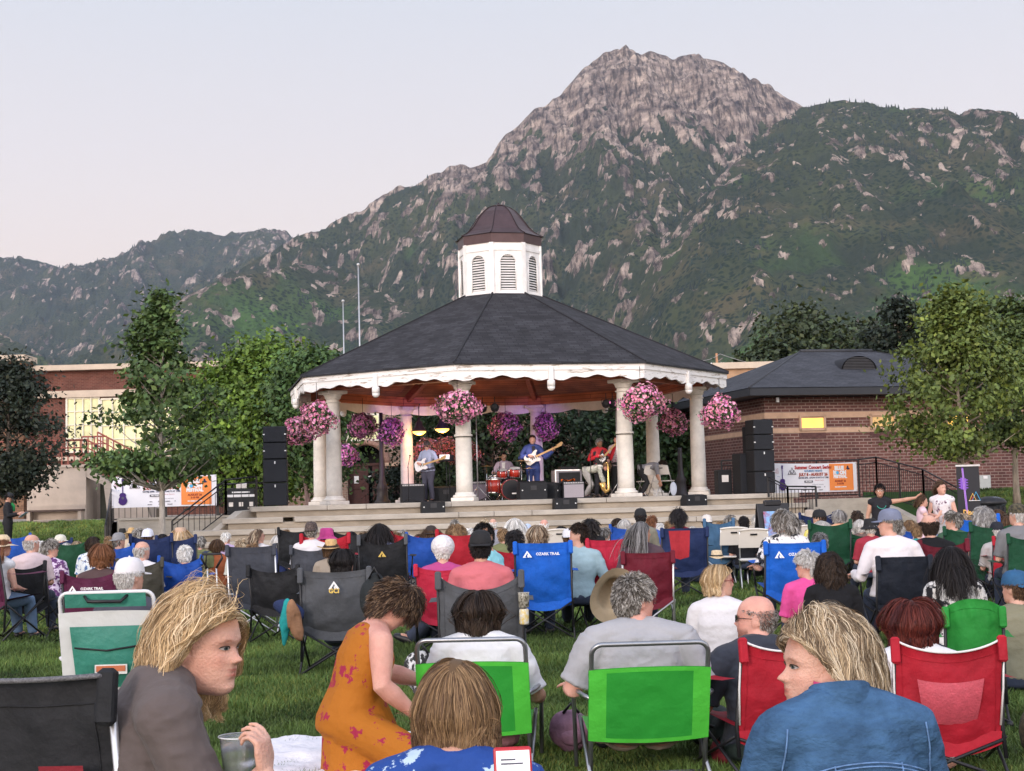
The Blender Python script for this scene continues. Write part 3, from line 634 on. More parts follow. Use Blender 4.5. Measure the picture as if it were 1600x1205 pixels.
# ---------------------------------------------------------------- trees
def tree(name, label, base, H, crown, n_leaf, leaf, seed, trunk_r=.08, hue=(.045, .085, .022), shape='egg', group=None, th=0.28, lean=(0, 0), multi=1, gap=0.0, cl=90, clr=.4, bark=(.25, .2, .15), dark=.5, light=(0, 0, 0)):
 """crown: (rx, ry, z0, z1) ; H unused above z1; leaves hang in clumps round real twigs"""
 g = np.random.default_rng(seed); base = Vector(base)
 t = thing(name, label, 'tree', base, 0, group)
 rx, ry, z0, z1 = crown; zc = (z0 + z1) / 2; hz = (z1 - z0) / 2
 def env(z):
  u = np.clip((z - z0) / (z1 - z0), 0, 1)
  if shape == 'egg': return np.sin(PI * np.clip(u, 0, 1) ** .72) ** .75
  if shape == 'maple': return (1 - u) ** 1.05 * np.clip(u * 6, 0, 1) ** .6 * 1.25 + .04
  if shape == 'cone': return (1 - u) ** .85 * np.clip(u * 9, 0, 1)
  return np.sqrt(np.clip(1 - (2 * u - 1) ** 2, 0, 1))
 cs = []
 for _ in range(cl * 6):
  z = g.uniform(z0, z1); e = float(env(z)); a = g.uniform(0, 2 * PI); r_ = math.sqrt(g.uniform(.02, 1)) * e * (1 + .22 * float(fbm(math.cos(a) * 1.7 + seed, math.sin(a) * 1.7, z * .9, 2)))
  p = (r_ * math.cos(a) * rx + lean[0] * z, r_ * math.sin(a) * ry + lean[1] * z, z)
  if fbm(p[0] * 1.1 / max(rx, .1) * 2, p[1] * 1.1, z * 1.3 + seed, 2) > gap - .9: cs.append(p)
  if len(cs) >= cl: break
 cs = np.array(cs)
 wd = MB(); bk = mat('bark', bark, .9, .35, 9, .7, 30, stretch=(1, 1, .3))
 trunks = []
 for k in range(multi):
  a = 2 * PI * k / max(multi, 1) + seed; ox, oy = (.25 * math.cos(a), .25 * math.sin(a)) if multi > 1 else (0, 0)
  N_ = 10; top = z1 - .12 * (z1 - z0)
  pts = [(ox * (1 + 2 * (i / N_)) + .05 * math.sin(i * 1.3 + seed) * i / N_ + lean[0] * top * i / N_, oy * (1 + 2 * i / N_) + .05 * math.cos(i * 1.7 + seed) * i / N_, top * i / N_) for i in range(N_ + 1)]
  trunks.append(pts); wd.tube(pts, [trunk_r * (1.25 if i == 0 else 1 - .85 * i / N_) for i in range(N_ + 1)], 9)
 for c in cs[:: max(1, len(cs) // 46)]:
  pts = trunks[int(g.integers(0, multi))]; hz_ = math.hypot(c[0], c[1]); zst = max(z0 * .85, c[2] - .55 * hz_ - .2); k = min(len(pts) - 1.001, zst / pts[-1][2] * (len(pts) - 1)); k = max(k, 0)
  i = int(k); f = k - i; s_ = Vector(pts[i]).lerp(Vector(pts[i + 1]), f); e = Vector(c); m_ = s_.lerp(e, .5) + Vector((0, 0, -.08 * hz_))
  r0 = trunk_r * (.42 - .25 * i / len(pts)); wd.tube([s_, m_, e], [r0, r0 * .6, r0 * .15], 6)
 wd.build('trunk', bk, t)
 n = n_leaf; ci = g.integers(0, len(cs), n); off = g.normal(size=(n, 3)) * clr * np.array([1, 1, .62])
 dn = .65 + .7 * g.random(len(cs)); P = cs[ci] + off * dn[ci][:, None]
 ctr = np.array([0, 0, zc]); out = P - ctr; out[:, 2] *= .6; out /= np.linalg.norm(out, axis=1)[:, None] + 1e-6
 a = g.normal(size=(n, 3)); nn = out * .5 + np.array([0, 0, .45]) + a * .55; nn /= np.linalg.norm(nn, axis=1)[:, None]
 u = np.cross(nn, g.normal(size=(n, 3))); u /= np.linalg.norm(u, axis=1)[:, None]; v = np.cross(nn, u)
 s_ = (leaf * (.6 + .7 * g.random(n)))[:, None]; u *= s_; v *= s_ * .62
 V = np.stack([P - u, P - v - nn * leaf * .15, P + u, P + v - nn * leaf * .15], 1).reshape(-1, 3)
 F = np.arange(n * 4).reshape(-1, 4)
 o = link_mesh('crown', V, F, mat('leaf', (1, 1, 1), .55, 0, attr='tint', spec=.3), t)
 v_ = .6 + .7 * g.random(n); cv = (.75 + .5 * g.random(len(cs)))[ci]; yel = np.clip(g.random(n) * 1.2 - .55, 0, 1) * .9 + light[0]
 col = np.array(hue)[None] * (v_ * cv)[:, None] * np.stack([1 + .9 * yel, 1 + .45 * yel, 1 - .1 * yel], -1)
 cc = np.clip(np.repeat(np.concatenate([col, np.ones((n, 1))], 1), 4, 0), 0, 1).astype(np.float32)
 o.data.color_attributes.new('tint', 'FLOAT_COLOR', 'POINT').data.foreach_set('color', cc.ravel())
 return t
def ground(px, Y, z=0.0):
 p = at(px, 700, Y); return Vector((p.x, Y, z))
tree('young_maple_tree', 'young green tree with pale slim trunk standing before the left banner', ground(252, 36), 6.6, (1.75, 1.6, 2.15, 6.45), 9500, .078, 11, .085, (.060, .112, .040), shape='maple', gap=.50, cl=88, clr=.20, bark=(.36, .33, .30), light=(.1,))
tree('dark_linden_tree', 'dark dense tree at the left edge beside the beige stair wall', ground(12, 50, .6), 7, (1.7, 1.6, 1.5, 5.7), 13000, .085, 12, .12, (.020, .030, .020), gap=.6, cl=120, clr=.36, bark=(.2, .16, .13))
tree('leafy_linden_tree', 'bright green bushy tree just left of the bandstand roof', ground(410, 58, 1.0), 9, (3.0, 2.0, .9, 6.4), 26000, .105, 13, .12, (.085, .165, .032), shape='ball', gap=.55, cl=170, clr=.5, bark=(.22, .16, .14), light=(.25,))
tree('leafy_linden_tree', 'darker green multi stemmed tree behind the left loudspeaker stack', ground(492, 55, 1.0), 9, (1.7, 1.5, 1.3, 5.8), 17000, .10, 14, .09, (.052, .105, .032), shape='ball', gap=.6, cl=110, clr=.42, multi=3, bark=(.24, .17, .15))
tree('leafy_linden_tree', 'dark slim tree between the lit school windows and the bushy tree', ground(352, 60, 1.0), 9, (1.6, 1.6, .8, 5.6), 13000, .10, 24, .09, (.030, .060, .022), shape='ball', gap=.6, cl=90, clr=.42, bark=(.24, .17, .15))
tree('roadside_maple_tree', 'large light green tree at right with its trunk behind the black banner', ground(1502, 41, .9), 8, (2.45, 2.1, 1.40, 5.75), 15500, .078, 15, .10, (.090, .138, .038), shape='maple', gap=.6, cl=140, clr=.25, bark=(.34, .28, .22), light=(.2,))
tree('roadside_maple_tree', 'green tree at the right edge with bare grey trunk on the bank', ground(1585, 44, .9), 8, (1.7, 1.6, 1.9, 5.1), 8500, .082, 16, .10, (.080, .122, .036), gap=.7, cl=130, clr=.34, bark=(.30, .25, .20))
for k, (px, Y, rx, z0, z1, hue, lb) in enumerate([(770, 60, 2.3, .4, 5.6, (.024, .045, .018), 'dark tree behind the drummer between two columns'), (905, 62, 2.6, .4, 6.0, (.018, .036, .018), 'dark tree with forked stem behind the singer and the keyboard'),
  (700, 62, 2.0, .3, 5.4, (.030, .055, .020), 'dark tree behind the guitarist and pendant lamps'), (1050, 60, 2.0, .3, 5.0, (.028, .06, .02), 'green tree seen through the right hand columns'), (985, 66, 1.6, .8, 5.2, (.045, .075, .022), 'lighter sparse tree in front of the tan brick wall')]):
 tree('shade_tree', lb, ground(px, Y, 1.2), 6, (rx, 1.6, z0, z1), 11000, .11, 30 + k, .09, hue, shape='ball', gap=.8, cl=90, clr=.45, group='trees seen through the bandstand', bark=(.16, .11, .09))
for k, (px, py, Y, r_, hz, hue, lf, lb, sh) in enumerate([(1262, 572, 130, 6.4, 6.0, (.040, .060, .026), .26, 'round olive green tree beyond the brick building roof', 'ball'), (1330, 578, 135, 6, 4.5, (.036, .052, .026), .26, 'low olive tree crown just above the roof ridge', 'ball'),
  (1210, 590, 125, 4.0, 3.6, (.036, .055, .028), .24, 'small olive tree beside the utility pole', 'ball'), (1404, 545, 120, 3.0, 5.6, (.016, .026, .018), .22, 'dark pine behind the roof ridge', 'egg'), (1570, 560, 115, 5.0, 5.4, (.052, .085, .026), .24, 'bright green tree at the right edge beyond the roof', 'ball'), (1500, 575, 125, 6.0, 4.6, (.045, .070, .026), .24, 'green tree beyond the roof behind the large maple', 'ball')]):
 p = at(px, py, Y); p.z = 1; zt = at(px, py, Y).z - 1
 tree('background_tree', lb, p, 8, (r_, r_ * .8, max(.5, zt - hz), zt + hz * .75), 9000, lf, 50 + k, .2, hue, shape=sh, gap=.9, cl=90, clr=r_ * .17, group='trees behind the brick building')
tree('background_tree', 'small bush tree growing at the foot of the arched door', ground(620, 64, 1.0), 3, (1.1, .8, .2, 1.8), 3500, .08, 77, .04, (.02, .035, .018), shape='ball', cl=40, clr=.25)
# ---------------------------------------------------------------- banks, paths and walls beside the stage
def wall_box(name, label, cat, pts, z1, thick, m, z0=0.0, group=None, cap=None):
 """a wall along ground points; z1 number or list"""
 zs = z1 if isinstance(z1, (list, tuple)) else [z1] * len(pts); t = thing(name, label, cat, (pts[0][0], pts[0][1], z0), 0, group)
 o = Vector((pts[0][0], pts[0][1], z0)); mb = MB(); cp = MB()
 for (a, za), (b, zb) in zip(zip(pts[:-1], zs[:-1]), zip(pts[1:], zs[1:])):
  a = Vector((a[0], a[1], 0)); b = Vector((b[0], b[1], 0)); d = (b - a).normalized(); n_ = Vector((d.y, -d.x, 0)) * thick / 2
  def blk(mbx, e, zl, dz0, dz1):
   n2 = n_ * (1 + e)
   vs = [a + n2 + Vector((0, 0, zl if dz0 is None else za + dz0)), b + n2 + Vector((0, 0, zl if dz0 is None else zb + dz0)), b - n2 + Vector((0, 0, zl if dz0 is None else zb + dz0)), a - n2 + Vector((0, 0, zl if dz0 is None else za + dz0)),
      a + n2 + Vector((0, 0, za + dz1)), b + n2 + Vector((0, 0, zb + dz1)), b - n2 + Vector((0, 0, zb + dz1)), a - n2 + Vector((0, 0, za + dz1))]
   mbx.add([v - o for v in vs], [(0, 1, 5, 4), (1, 2, 6, 5), (2, 3, 7, 6), (3, 0, 4, 7), (4, 5, 6, 7), (3, 2, 1, 0)])
  blk(mb, 0, z0, None, 0)
  if cap: blk(cp, .25, 0, .003, .003 + cap)
 ob = mb.build('wall_face', m, t)
 if m.name.startswith(('red', 'school', 'tan')): auto_uv(ob)
 if cap: cp.build('coping', CONC, t)
 return t
def railing(name, label, pts, h=.95, step=.12, group=None, m=None, r_=.022, base=0.08, mid=True, post=1.3, poster=.03):
 """pts: world points at the railing's foot"""
 m = m or BLACKM; o = Vector(pts[0]); t = thing(name, label, 'railing', o, 0, group); rail = MB(); bal = MB(); po = MB()
 for a, b in zip(pts[:-1], pts[1:]):
  a = Vector(a) - o; b = Vector(b) - o; U = Vector((0, 0, h)); L_ = (b - a).length
  rail.tube([a + U, b + U], r_, 6); rail.tube([a + Vector((0, 0, base)), b + Vector((0, 0, base))], r_ * .7, 6)
  if mid: rail.tube([a + U * .86, b + U * .86], r_ * .7, 6)
  n = max(2, int(L_ / step))
  for k in range(1, n): p = a.lerp(b, k / n); bal.tube([p + Vector((0, 0, base)), p + U * (.86 if mid else 1)], .009, 5, False)
  n = max(1, int(round(L_ / post)))
  for k in range(n + 1): p = a.lerp(b, k / n); po.box(p + U / 2, (poster * 1.6, poster * 1.6, h))
 rail.build('rail', m, t); bal.build('baluster', m, t); po.build('post', m, t); return t
def mesh_structure(name, V, F, m, smooth=True):
 o = link_mesh(name, V, F, m, smooth=smooth); o['kind'] = 'structure'; return o
LAWNM = mat('bank_turf', (.022, .055, .014), .95, 0, 3.0, .9, 40, col2=(.040, .085, .02), thr=(.35, .7), spec=.1)
def bank(pxs, Yf, Yb, zf, zb, name='bank'):
 n = 24; vs = []; F = []
 for j in range(n + 1):
  v = j / n; s_ = v * v * (3 - 2 * v)
  for i in range(n + 1):
   p = pxs[0] + (pxs[1] - pxs[0]) * i / n; Y = Yf + (Yb - Yf) * v; q = ground(p, Y); vs.append((q.x, Y, zf + (zb - zf) * s_ + .02 * float(vnoise(q.x * 2, Y * 2))))
 for j in range(n):
  for i in range(n): k = j * (n + 1) + i; F.append((k, k + 1, k + n + 2, k + n + 1))
 mesh_structure(name, vs, F, LAWNM)
bank((-700, 165), 38, 48.5, -.03, 1.05, 'bank'); bank((1345, 2300), 38.3, 50, -.03, 1.35, 'bank')
grass_blades('grass', 30000, 38, 48, .05, .09, .016, 'short grass on the left bank', seed=3, reg=(-60, 166, 38, 48.5, 1.06))
grass_blades('grass', 22000, 38.5, 49, .05, .09, .016, 'short grass on the right bank', seed=4, reg=(1500, 1680, 38.3, 50, 1.36))
def upper_paving():
 m = mat('plaza_paving', (.30, .26, .22), .9, .15, 2)
 mb = MB()
 mb.add([(-60, 52.4, 1.1), (60, 52.4, 1.1), (60, 130, 1.1), (-60, 130, 1.1), (-60, 52.4, -.3), (60, 52.4, -.3)], [(0, 1, 2, 3), (4, 5, 1, 0)])
 mb.add([(-16, 48.2, 1.05), (-8.2, 45.5, 1.05), (-8.2, 52.41, 1.05), (-60, 52.41, 1.05), (-60, 48.2, 1.05)], [(0, 1, 2, 3, 4)])
 mb.add([(7.6, 46.0, 1.05), (60, 50.2, 1.05), (60, 52.41, 1.05), (7.6, 52.41, 1.05)], [(0, 1, 2, 3)])
 o = mb.build('paving', m); o['kind'] = 'structure'
upper_paving()
# left side: retaining wall under the banner, stair with railings
aL, bL = ground(184, 41.5), ground(272, 42)
wall_box('retaining_wall', 'grey concrete retaining wall under the left banner', 'wall', [aL, ground(250, 42), ground(360, 43)], 1.12, .3, CONC, -.05, cap=.06)
wall_box('stair_wall', 'pale concrete wall sloping down beside the left end of the terrace steps', 'wall', [ground(404, 39.6), ground(372, 39.2), ground(318, 38.4), ground(296, 38.0)], [1.34, 1.30, .62, .15], .32, CONC, -.05)
railing('stair_railing', 'black stair railing running down left of the terrace steps', [ground(400, 40.6, 1.28), ground(352, 40.2, 1.2), ground(268, 39.0, .18)], h=.92, step=.19)
railing('stair_railing', 'black railing of the upper landing behind the left stair', [ground(338, 44.6, 1.08), ground(412, 45, 1.1)], h=1.0, step=.14)
railing('stair_railing', 'dark blue railing coming down the bank at the left end of the banner', [ground(174, 43.8, 1.02), ground(164, 36.5, .05)], h=1.0, step=.13)
# right side
wall_box('retaining_wall', 'grey concrete wall under the right banner, sloping down to the lawn', 'wall', [ground(1262, 43.2), ground(1352, 44.0), ground(1392, 43.2), ground(1446, 41.8), ground(1480, 41.0)], [1.20, 1.20, .92, .42, .15], .28, CONC, -.05)
railing('stair_railing', 'long dark railing sloping down in front of the brick building to the standing women', [ground(1340, 46, 1.22), ground(1368, 46, 1.28), ground(1440, 44, .85), ground(1500, 41.6, .22)], h=1.12, step=.10, base=.0)
railing('stair_railing', 'small black handrail stepping down at the right end of the terrace', [ground(1198, 41.6, 1.30), ground(1228, 41.0, 1.02), ground(1272, 41.4, 1.0)], h=.55, step=.11, base=-.5, post=.8)
railing('stair_railing', 'black fence panel on the stage between the right column and the speakers', [gl(6.0, -2.6, ST), gl(7.4, -2.4, ST)], h=1.0, step=.10)
# ---------------------------------------------------------------- buildings
def frame_at(p, rz): return Matrix.Translation(p) @ Matrix.Rotation(rz, 4, 'Z')
def part_box(name, m, parent, c, d, bev=0, uv=False, rot=None):
 mb = MB(); mb.box(c, d, rot, bev); o = mb.build(name, m, parent)
 if uv: auto_uv(o)
 return o
GLOW = mat('lit_amber_window', (1.0, .58, .12), .5, .12, 2, emit=.85)
GLOWD = mat('dim_amber_window', (.62, .40, .16), .5, .15, 2, emit=.25)
LITW = mat('curtained_window_glass', (.62, .60, .33), .25, .25, .8, emit=.16)
LITG = mat('grey_green_window_glass', (.42, .46, .36), .2, .2, .8, emit=.12)
GLASSD = mat('dark_window_glass', (.03, .035, .04), .12, .3, 2)
def brick_house():
 p0 = ground(1197, 52.0, .9); rz = R(13)
 t = thing('brick_building', 'low red brick building with grey hipped roof right of the bandstand', 'building', p0, rz)
 W, D, H = 10.2, 9.0, 3.3; zt = 5.0
 zt = 4.66 - p0.z                         # underside of the eaves
 wl = MB(); wl.box((W / 2, D / 2, zt / 2 - .4), (W, D, zt + .8)); auto_uv(wl.build('wall', BRICK, t))
 for z, h in ((zt - .62, .20), (zt - 1.14, .17)):
  part_box('stone_band', mat('tan_cast_stone', (.50, .33, .23), .85, .12, 3, .2), t, (W / 2, D / 2, z), (W + .05, D + .05, h))
 part_box('stone_band', BRICK, t, (W / 2, D / 2, zt - .1), (W + .02, D + .02, .2), uv=True)
 for x, m in ((1.72, GLOW), (4.35, GLOWD), (7.2, GLOW)):
  f = MB(); cx, cz = x, zt - .88
  for a in ((cx, cz + .24, .98, .07), (cx, cz - .24, .98, .07), (cx - .45, cz, .07, .55), (cx + .45, cz, .07, .55)): f.box((a[0], -.03, a[1]), (a[2], .10, a[3]))
  fo = f.build('window', mat('tan_cast_stone', (.50, .33, .23), .85, .12, 3, .2), t); part_box('pane', m, fo, (cx, .0, cz), (.84, .02, .42))
  part_box('soldier_course', mat('dark_soldier_brick', (.10, .045, .042), .85, .3, 6), t, (cx, -.008, cz - .42), (.98, .02, .24))
 zr = zt + .02; e = .85; ov = [(-e, -e), (W + e, -e), (W + e, D + e), (-e, D + e)]
 fb = MB(); 
 for (x0, y0), (x1, y1) in zip(ov, ov[1:] + ov[:1]):
  fb.box(((x0 + x1) / 2, (y0 + y1) / 2, zr + .12), (abs(x1 - x0) + .06, abs(y1 - y0) + .06, .24) if False else (max(abs(x1 - x0), .06), max(abs(y1 - y0), .06), .24))
 fb.box((W / 2, D / 2, zr + .03), (W + 2 * e - .1, D + 2 * e - .1, .06)); fb.build('fascia', mat('charcoal_fascia', (.022, .024, .03), .5, .1, 3), t)
 r_ = MB(); z2 = zr + .26; zp = z2 + 1.68; rx0, rx1 = 3.1, 6.0; ym = D / 2 - .6
 V = [(-e - .05, -e - .05, z2), (W + e, -e - .05, z2), (W + e, D + e, z2), (-e - .05, D + e, z2), (rx0, ym, zp), (rx1, ym, zp)]
 r_.add(V, [(0, 1, 5, 4), (1, 2, 5), (2, 3, 4, 5), (3, 0, 4)]); rf = auto_uv(r_.build('roof', SHING2, t))
 cp = MB(); cp.tube([(rx0, ym, zp + .02), (rx1, ym, zp + .02)], .07, 6); cp.tube([V[0], V[4]], .035, 4); cp.tube([V[1], V[5]], .035, 4); cp.build('ridge_cap', mat('ridge_metal', (.03, .032, .038), .6), rf)
 dv = MB(); th_ = math.atan2(zp - z2, ym + e); cx = 4.2; y0 = 1.3; zb = z2 + (y0 + e) * math.tan(th_)
 N_ = 14; vs = []; fs = []
 for k in range(N_ + 1):
  a = PI * k / N_; x = cx - .62 * math.cos(a) * 1.1; h = .50 * math.sin(a); vs += [(x, y0, zb + h), (x, y0 + h / math.tan(th_) + .02, zb + h + .01)]
 for k in range(N_): fs.append((2 * k, 2 * k + 2, 2 * k + 3, 2 * k + 1))
 dv.add(vs, fs, True); dv.build('vent_hood', SHING2, t)
 lv = MB()
 for k in range(8):
  z = zb + .05 + k * .055; hw = .62 * math.sqrt(max(0, 1 - ((z - zb) / .50) ** 2)); 
  if hw > .08: lv.box((cx, y0 + .03, z), (2 * hw, .03, .022))
 lv.build('vent_louvre', mat('vent_slat', (.06, .06, .065), .6), t)
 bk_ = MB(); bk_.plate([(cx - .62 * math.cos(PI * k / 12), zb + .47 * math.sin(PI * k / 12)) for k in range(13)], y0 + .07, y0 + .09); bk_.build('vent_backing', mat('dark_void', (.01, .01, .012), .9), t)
 part_box('downpipe', STEEL, t, (.22, -.03, zt / 2 - .3), (.05, .05, zt - 1.0))
 g_ = MB(); [g_.box((x, y, zr - .12), (.1, .1, .16)) for x, y in ((.35, -.3),)]; g_.build('soffit_lamp', STEEL, t)
 part_box('utility_box', mat('grey_cabinet', (.42, .44, .42), .5, .06, 3), t, (8.05, -.12, .62), (.42, .22, .62), bev=.01)
 part_box('wall_notice', WHITE, t, (8.05, -.245, .86), (.16, .012, .1))
brick_house()
def school():
 p0 = ground(-260, 76, .8)
 t = thing('school_building', 'long red brick school with lit windows and cream cornice behind the left trees', 'building', p0, 0)
 def lx(px): return ground(px, 76).x - p0.x
 def lz(px, py): return at(px, py, 76).z - p0.z
 W = lx(545); zt = lz(200, 577)
 wl = MB(); wl.box((W / 2, 5, zt / 2 - .5), (W, 10, zt + 1)); auto_uv(wl.build('wall', BRICKL, t))
 crn = mat('cream_cornice', (.52, .43, .34), .8, .08, 2)
 part_box('cornice', crn, t, (W / 2, 4.8, zt + .12), (W + .4, 10.6, .26)); part_box('cornice', crn, t, (W / 2, -.1, lz(200, 614)), (W, .24, .34))
 part_box('cornice', crn, t, (W / 2, -.06, lz(300, 712)), (W, .16, .20))
 tb = MB(); a = lx(-60); b = lx(48); zz = lz(20, 568); tb.box(((a + b) / 2, -.3, zz / 2), (b - a, 1.6, zz)); auto_uv(tb.build('bay', brick_mat('old_brown_brick', (.16, .085, .05), (.23, .13, .075), (.10, .065, .05), .24, .09, .012), t))
 part_box('cornice', crn, t, ((a + b) / 2, -.35, zz + .15), (b - a + .3, 1.9, .3))
 def window(px0, px1, py0, py1, m, nx, nz):
  x0, x1 = lx(px0), lx(px1); z1, z0 = lz((px0 + px1) / 2, py0), lz((px0 + px1) / 2, py1)
  f = MB(); fw = .09
  for k in range(nx + 1): f.box((x0 + (x1 - x0) * k / nx, -.05, (z0 + z1) / 2), (fw if k in (0, nx) else .05, .1, z1 - z0))
  for k in range(nz + 1): f.box(((x0 + x1) / 2, -.048, z0 + (z1 - z0) * k / nz), (x1 - x0, .09, fw if k in (0, nz) else .045))
  fo = f.build('window', mat('cream_frame', (.70, .66, .56), .6, .05), t); part_box('pane', m, fo, ((x0 + x1) / 2, .0, (z0 + z1) / 2), (x1 - x0, .02, z1 - z0))
 window(105, 156, 622, 706, LITW, 4, 4); window(159, 300, 622, 706, LITW, 8, 4); window(304, 360, 622, 706, LITG, 4, 4)
 window(-140, -60, 622, 706, LITG, 5, 4); window(360, 470, 745, 790, LITG, 6, 3); window(210, 330, 745, 790, LITG, 6, 3)
 return t
school()
def entrance():
 Y = 72; p0 = ground(530, Y, .8)
 t = thing('entrance_building', 'brick school entrance with arched doorway seen through the left columns', 'building', p0, R(2))
 def lx(px): return ground(px, Y).x - p0.x
 def lz(px, py): return at(px, py, Y).z - p0.z
 W = lx(1000); H = lz(600, 600)
 brown = brick_mat('brown_entrance_brick', (.17, .10, .075), (.24, .14, .10), (.30, .24, .19), .24, .085, .014)
 wl = MB(); xa, xb = lx(542), lx(601); xm = (xa + xb) / 2; hw = (xb - xa) / 2; zs = lz(570, 725)
 ov = MB(); 
 wl.box((xa / 2 - 2.5, 3, H / 2), (xa + 5, 6, H)); wl.box(((xb + W) / 2, 3, H / 2), (W - xb, 6, H)); wl.box((xm, 3, (zs + hw + H) / 2 + .02), (xb - xa, 6, H - zs - hw))
 N_ = 12; vs = []; fs = []
 for k in range(N_ + 1):
  a = PI * k / N_; vs += [(xm - hw * math.cos(a), 0, zs + hw * math.sin(a)), (xm - hw * math.cos(a), 0, zs + hw + .03)]
 for k in range(N_): fs.append((2 * k, 2 * k + 2, 2 * k + 3, 2 * k + 1))
 wl.add(vs, fs); auto_uv(wl.build('wall', brown, t))
 ar = MB(); ar.tube([(xm - (hw + .12) * math.cos(PI * k / 16), -.02, zs + (hw + .12) * math.sin(PI * k / 16)) for k in range(17)], .14, 6); ar.build('arch_surround', mat('brick_arch', (.28, .16, .12), .85, .3, 8, .3), t)
 stone = mat('tan_cast_stone', (.50, .33, .23), .85, .12, 3, .2)
 part_box('impost', stone, t, (xb + .45, -.06, zs - .05), (.9, .2, .16)); part_box('pier_base', stone, t, (xb + 1.6, -.06, .75), (1.6, .25, 1.0))
 dm = mat('dark_red_door', (.06, .018, .014), .5, .2, 5)
 dr = part_box('door', dm, t, (xm - .45, .55, 1.2), (1.05, .08, 2.4), bev=.02)
 for z in (.6, 1.7): part_box('door_panel', dm, dr, (xm - .45, .50, z), (.7, .03, .8), bev=.012)
 part_box('notice', WHITE, t, (xm - .5, .47, 1.75), (.22, .02, .35)); part_box('notice', WHITE, t, (xb + .35, -.03, 1.75), (.25, .02, .5)); part_box('notice', WHITE, t, (xm + .12, .47, 1.8), (.16, .02, .25))
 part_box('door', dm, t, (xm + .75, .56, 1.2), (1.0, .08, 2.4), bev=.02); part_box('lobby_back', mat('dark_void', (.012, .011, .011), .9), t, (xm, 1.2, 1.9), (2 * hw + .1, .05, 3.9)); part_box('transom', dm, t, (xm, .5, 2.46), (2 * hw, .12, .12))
 for a, b, c, d in ((545, 592, 650, 686),):
  x0, x1 = lx(a), lx(b); z1, z0 = lz(570, c), lz(570, d); f = part_box('window', mat('cream_frame', (.70, .66, .56), .6, .05), t, ((x0 + x1) / 2, -.03, (z0 + z1) / 2), (x1 - x0 + .2, .08, z1 - z0 + .2)); part_box('pane', LITW, f, ((x0 + x1) / 2, -.08, (z0 + z1) / 2), (x1 - x0, .02, z1 - z0))
entrance()
def tan_blocks():
 for (px0, px1, pyt, Y, lb) in ((1122, 1340, 574, 84, 'tan brick school block with pale cornice just right of the bandstand roof'), (1040, 1120, 655, 80, 'yellowish tan wall glimpsed between the right columns'), (925, 1000, 620, 82, 'tan brick wall glimpsed behind the saxophonist')):
  a = ground(px0, Y, .5); b = ground(px1, Y); zt = at((px0 + px1) / 2, pyt, Y).z - .5
  t = thing('tan_brick_building', lb, 'building', a, 0, None); W = b.x - a.x
  wl = MB(); wl.box((W / 2, 4, zt / 2), (W, 8, zt)); auto_uv(wl.build('wall', BRICKY, t)); part_box('cornice', mat('cream_cornice', (.52, .43, .34), .8, .08, 2), t, (W / 2, 3.9, zt + .16), (W + .3, 8.4, .34))
  if W > 4:
   for k in range(3): f = part_box('window', WHITE, t, (1.2 + k * 2.1, -.02, zt - 2.2), (1.1, .08, 1.3)); part_box('pane', LITG, f, (1.2 + k * 2.1, -.07, zt - 2.2), (.95, .02, 1.15))
tan_blocks()
def beige_stairs():
 Y = 56; p0 = ground(42, Y, .8); t = thing('entrance_stair', 'beige rendered stair block with terracotta railings before the school', 'staircase', p0, 0)
 def lx(px): return ground(px, Y).x - p0.x
 def lz(px, py): return at(px, py, Y).z - p0.z
 x1, x2, x3 = lx(134), lx(170), lx(228); zt = lz(90, 731)
 mb = MB(); mb.plate([(0, -.2), (x1, -.2), (x1, zt), (0, zt)], 0, 3); mb.plate([(x1, lz(150, 745)), (x1, zt), (x3, lz(228, 790)), (x3 + .3, -.2), (x2, -.2), (x2 - .2, lz(165, 758))], 0.02, .35); mb.plate([(x1, -.2), (x3, -.2), (x3, lz(228, 795)), (x1, zt - .35)], 1.5, 3); mb.build('block', BEIGE, t)
 cp = MB(); cp.box((x1 / 2, 1.5, zt + .05), (x1 + .1, 3.1, .1)); cp.build('coping', BEIGE, t)
 part_box('door', mat('olive_door', (.05, .055, .04), .6), t, (lx(160), .8, .9), (.6, .05, 1.7)); part_box('door', LITG, t, (lx(163), .76, 1.0), (.25, .02, .9))
 terr = mat('terracotta_railing', (.30, .085, .06), .5, .12, 6); rl = MB(); bl_ = MB()
 def run(pa, pb, h=1.0, step=.22):
  a = Vector(pa); b = Vector(pb); rl.tube([a + Vector((0, 0, h)), b + Vector((0, 0, h))], .035, 6); rl.tube([a + Vector((0, 0, h * .72)), b + Vector((0, 0, h * .72))], .025, 6); rl.tube([a + Vector((0, 0, .1)), b + Vector((0, 0, .1))], .025, 6)
  n = int((b - a).length / step)
  for k in range(n + 1): p = a.lerp(b, k / n); bl_.box(p + Vector((0, 0, h / 2)), (.045, .03, h))
 run((0.3 - 2, .1, zt), (x1, .1, zt)); run((x1, .1, zt), (x3 + .6, .1, lz(228, 770) - .5)); run((1.2, 2.9, zt + .25), (x1, 2.9, zt + .25)); run((x1, 1.6, zt + .35), (x3 + .6, 1.6, lz(228, 770) - .2))
 rl.build('rail', terr, t); bl_.build('balustrade', terr, t)
 st = thing('concrete_bench', 'long beige bench against the stair wall at left', 'bench', ground(42, 54.5, 1.05), 0); w = ground(130, 54.5).x - ground(42, 54.5).x
 part_box('seat', mat('dark_bench_slab', (.10, .07, .06), .8), st, (w / 2, 0, .40), (w, .4, .06)); part_box('backrest', BEIGE, st, (w / 2, .23, .33), (w, .08, .5)); [part_box('leg', BEIGE, st, (x, 0, .18), (.12, .36, .37)) for x in (.1, w - .1)]
beige_stairs()
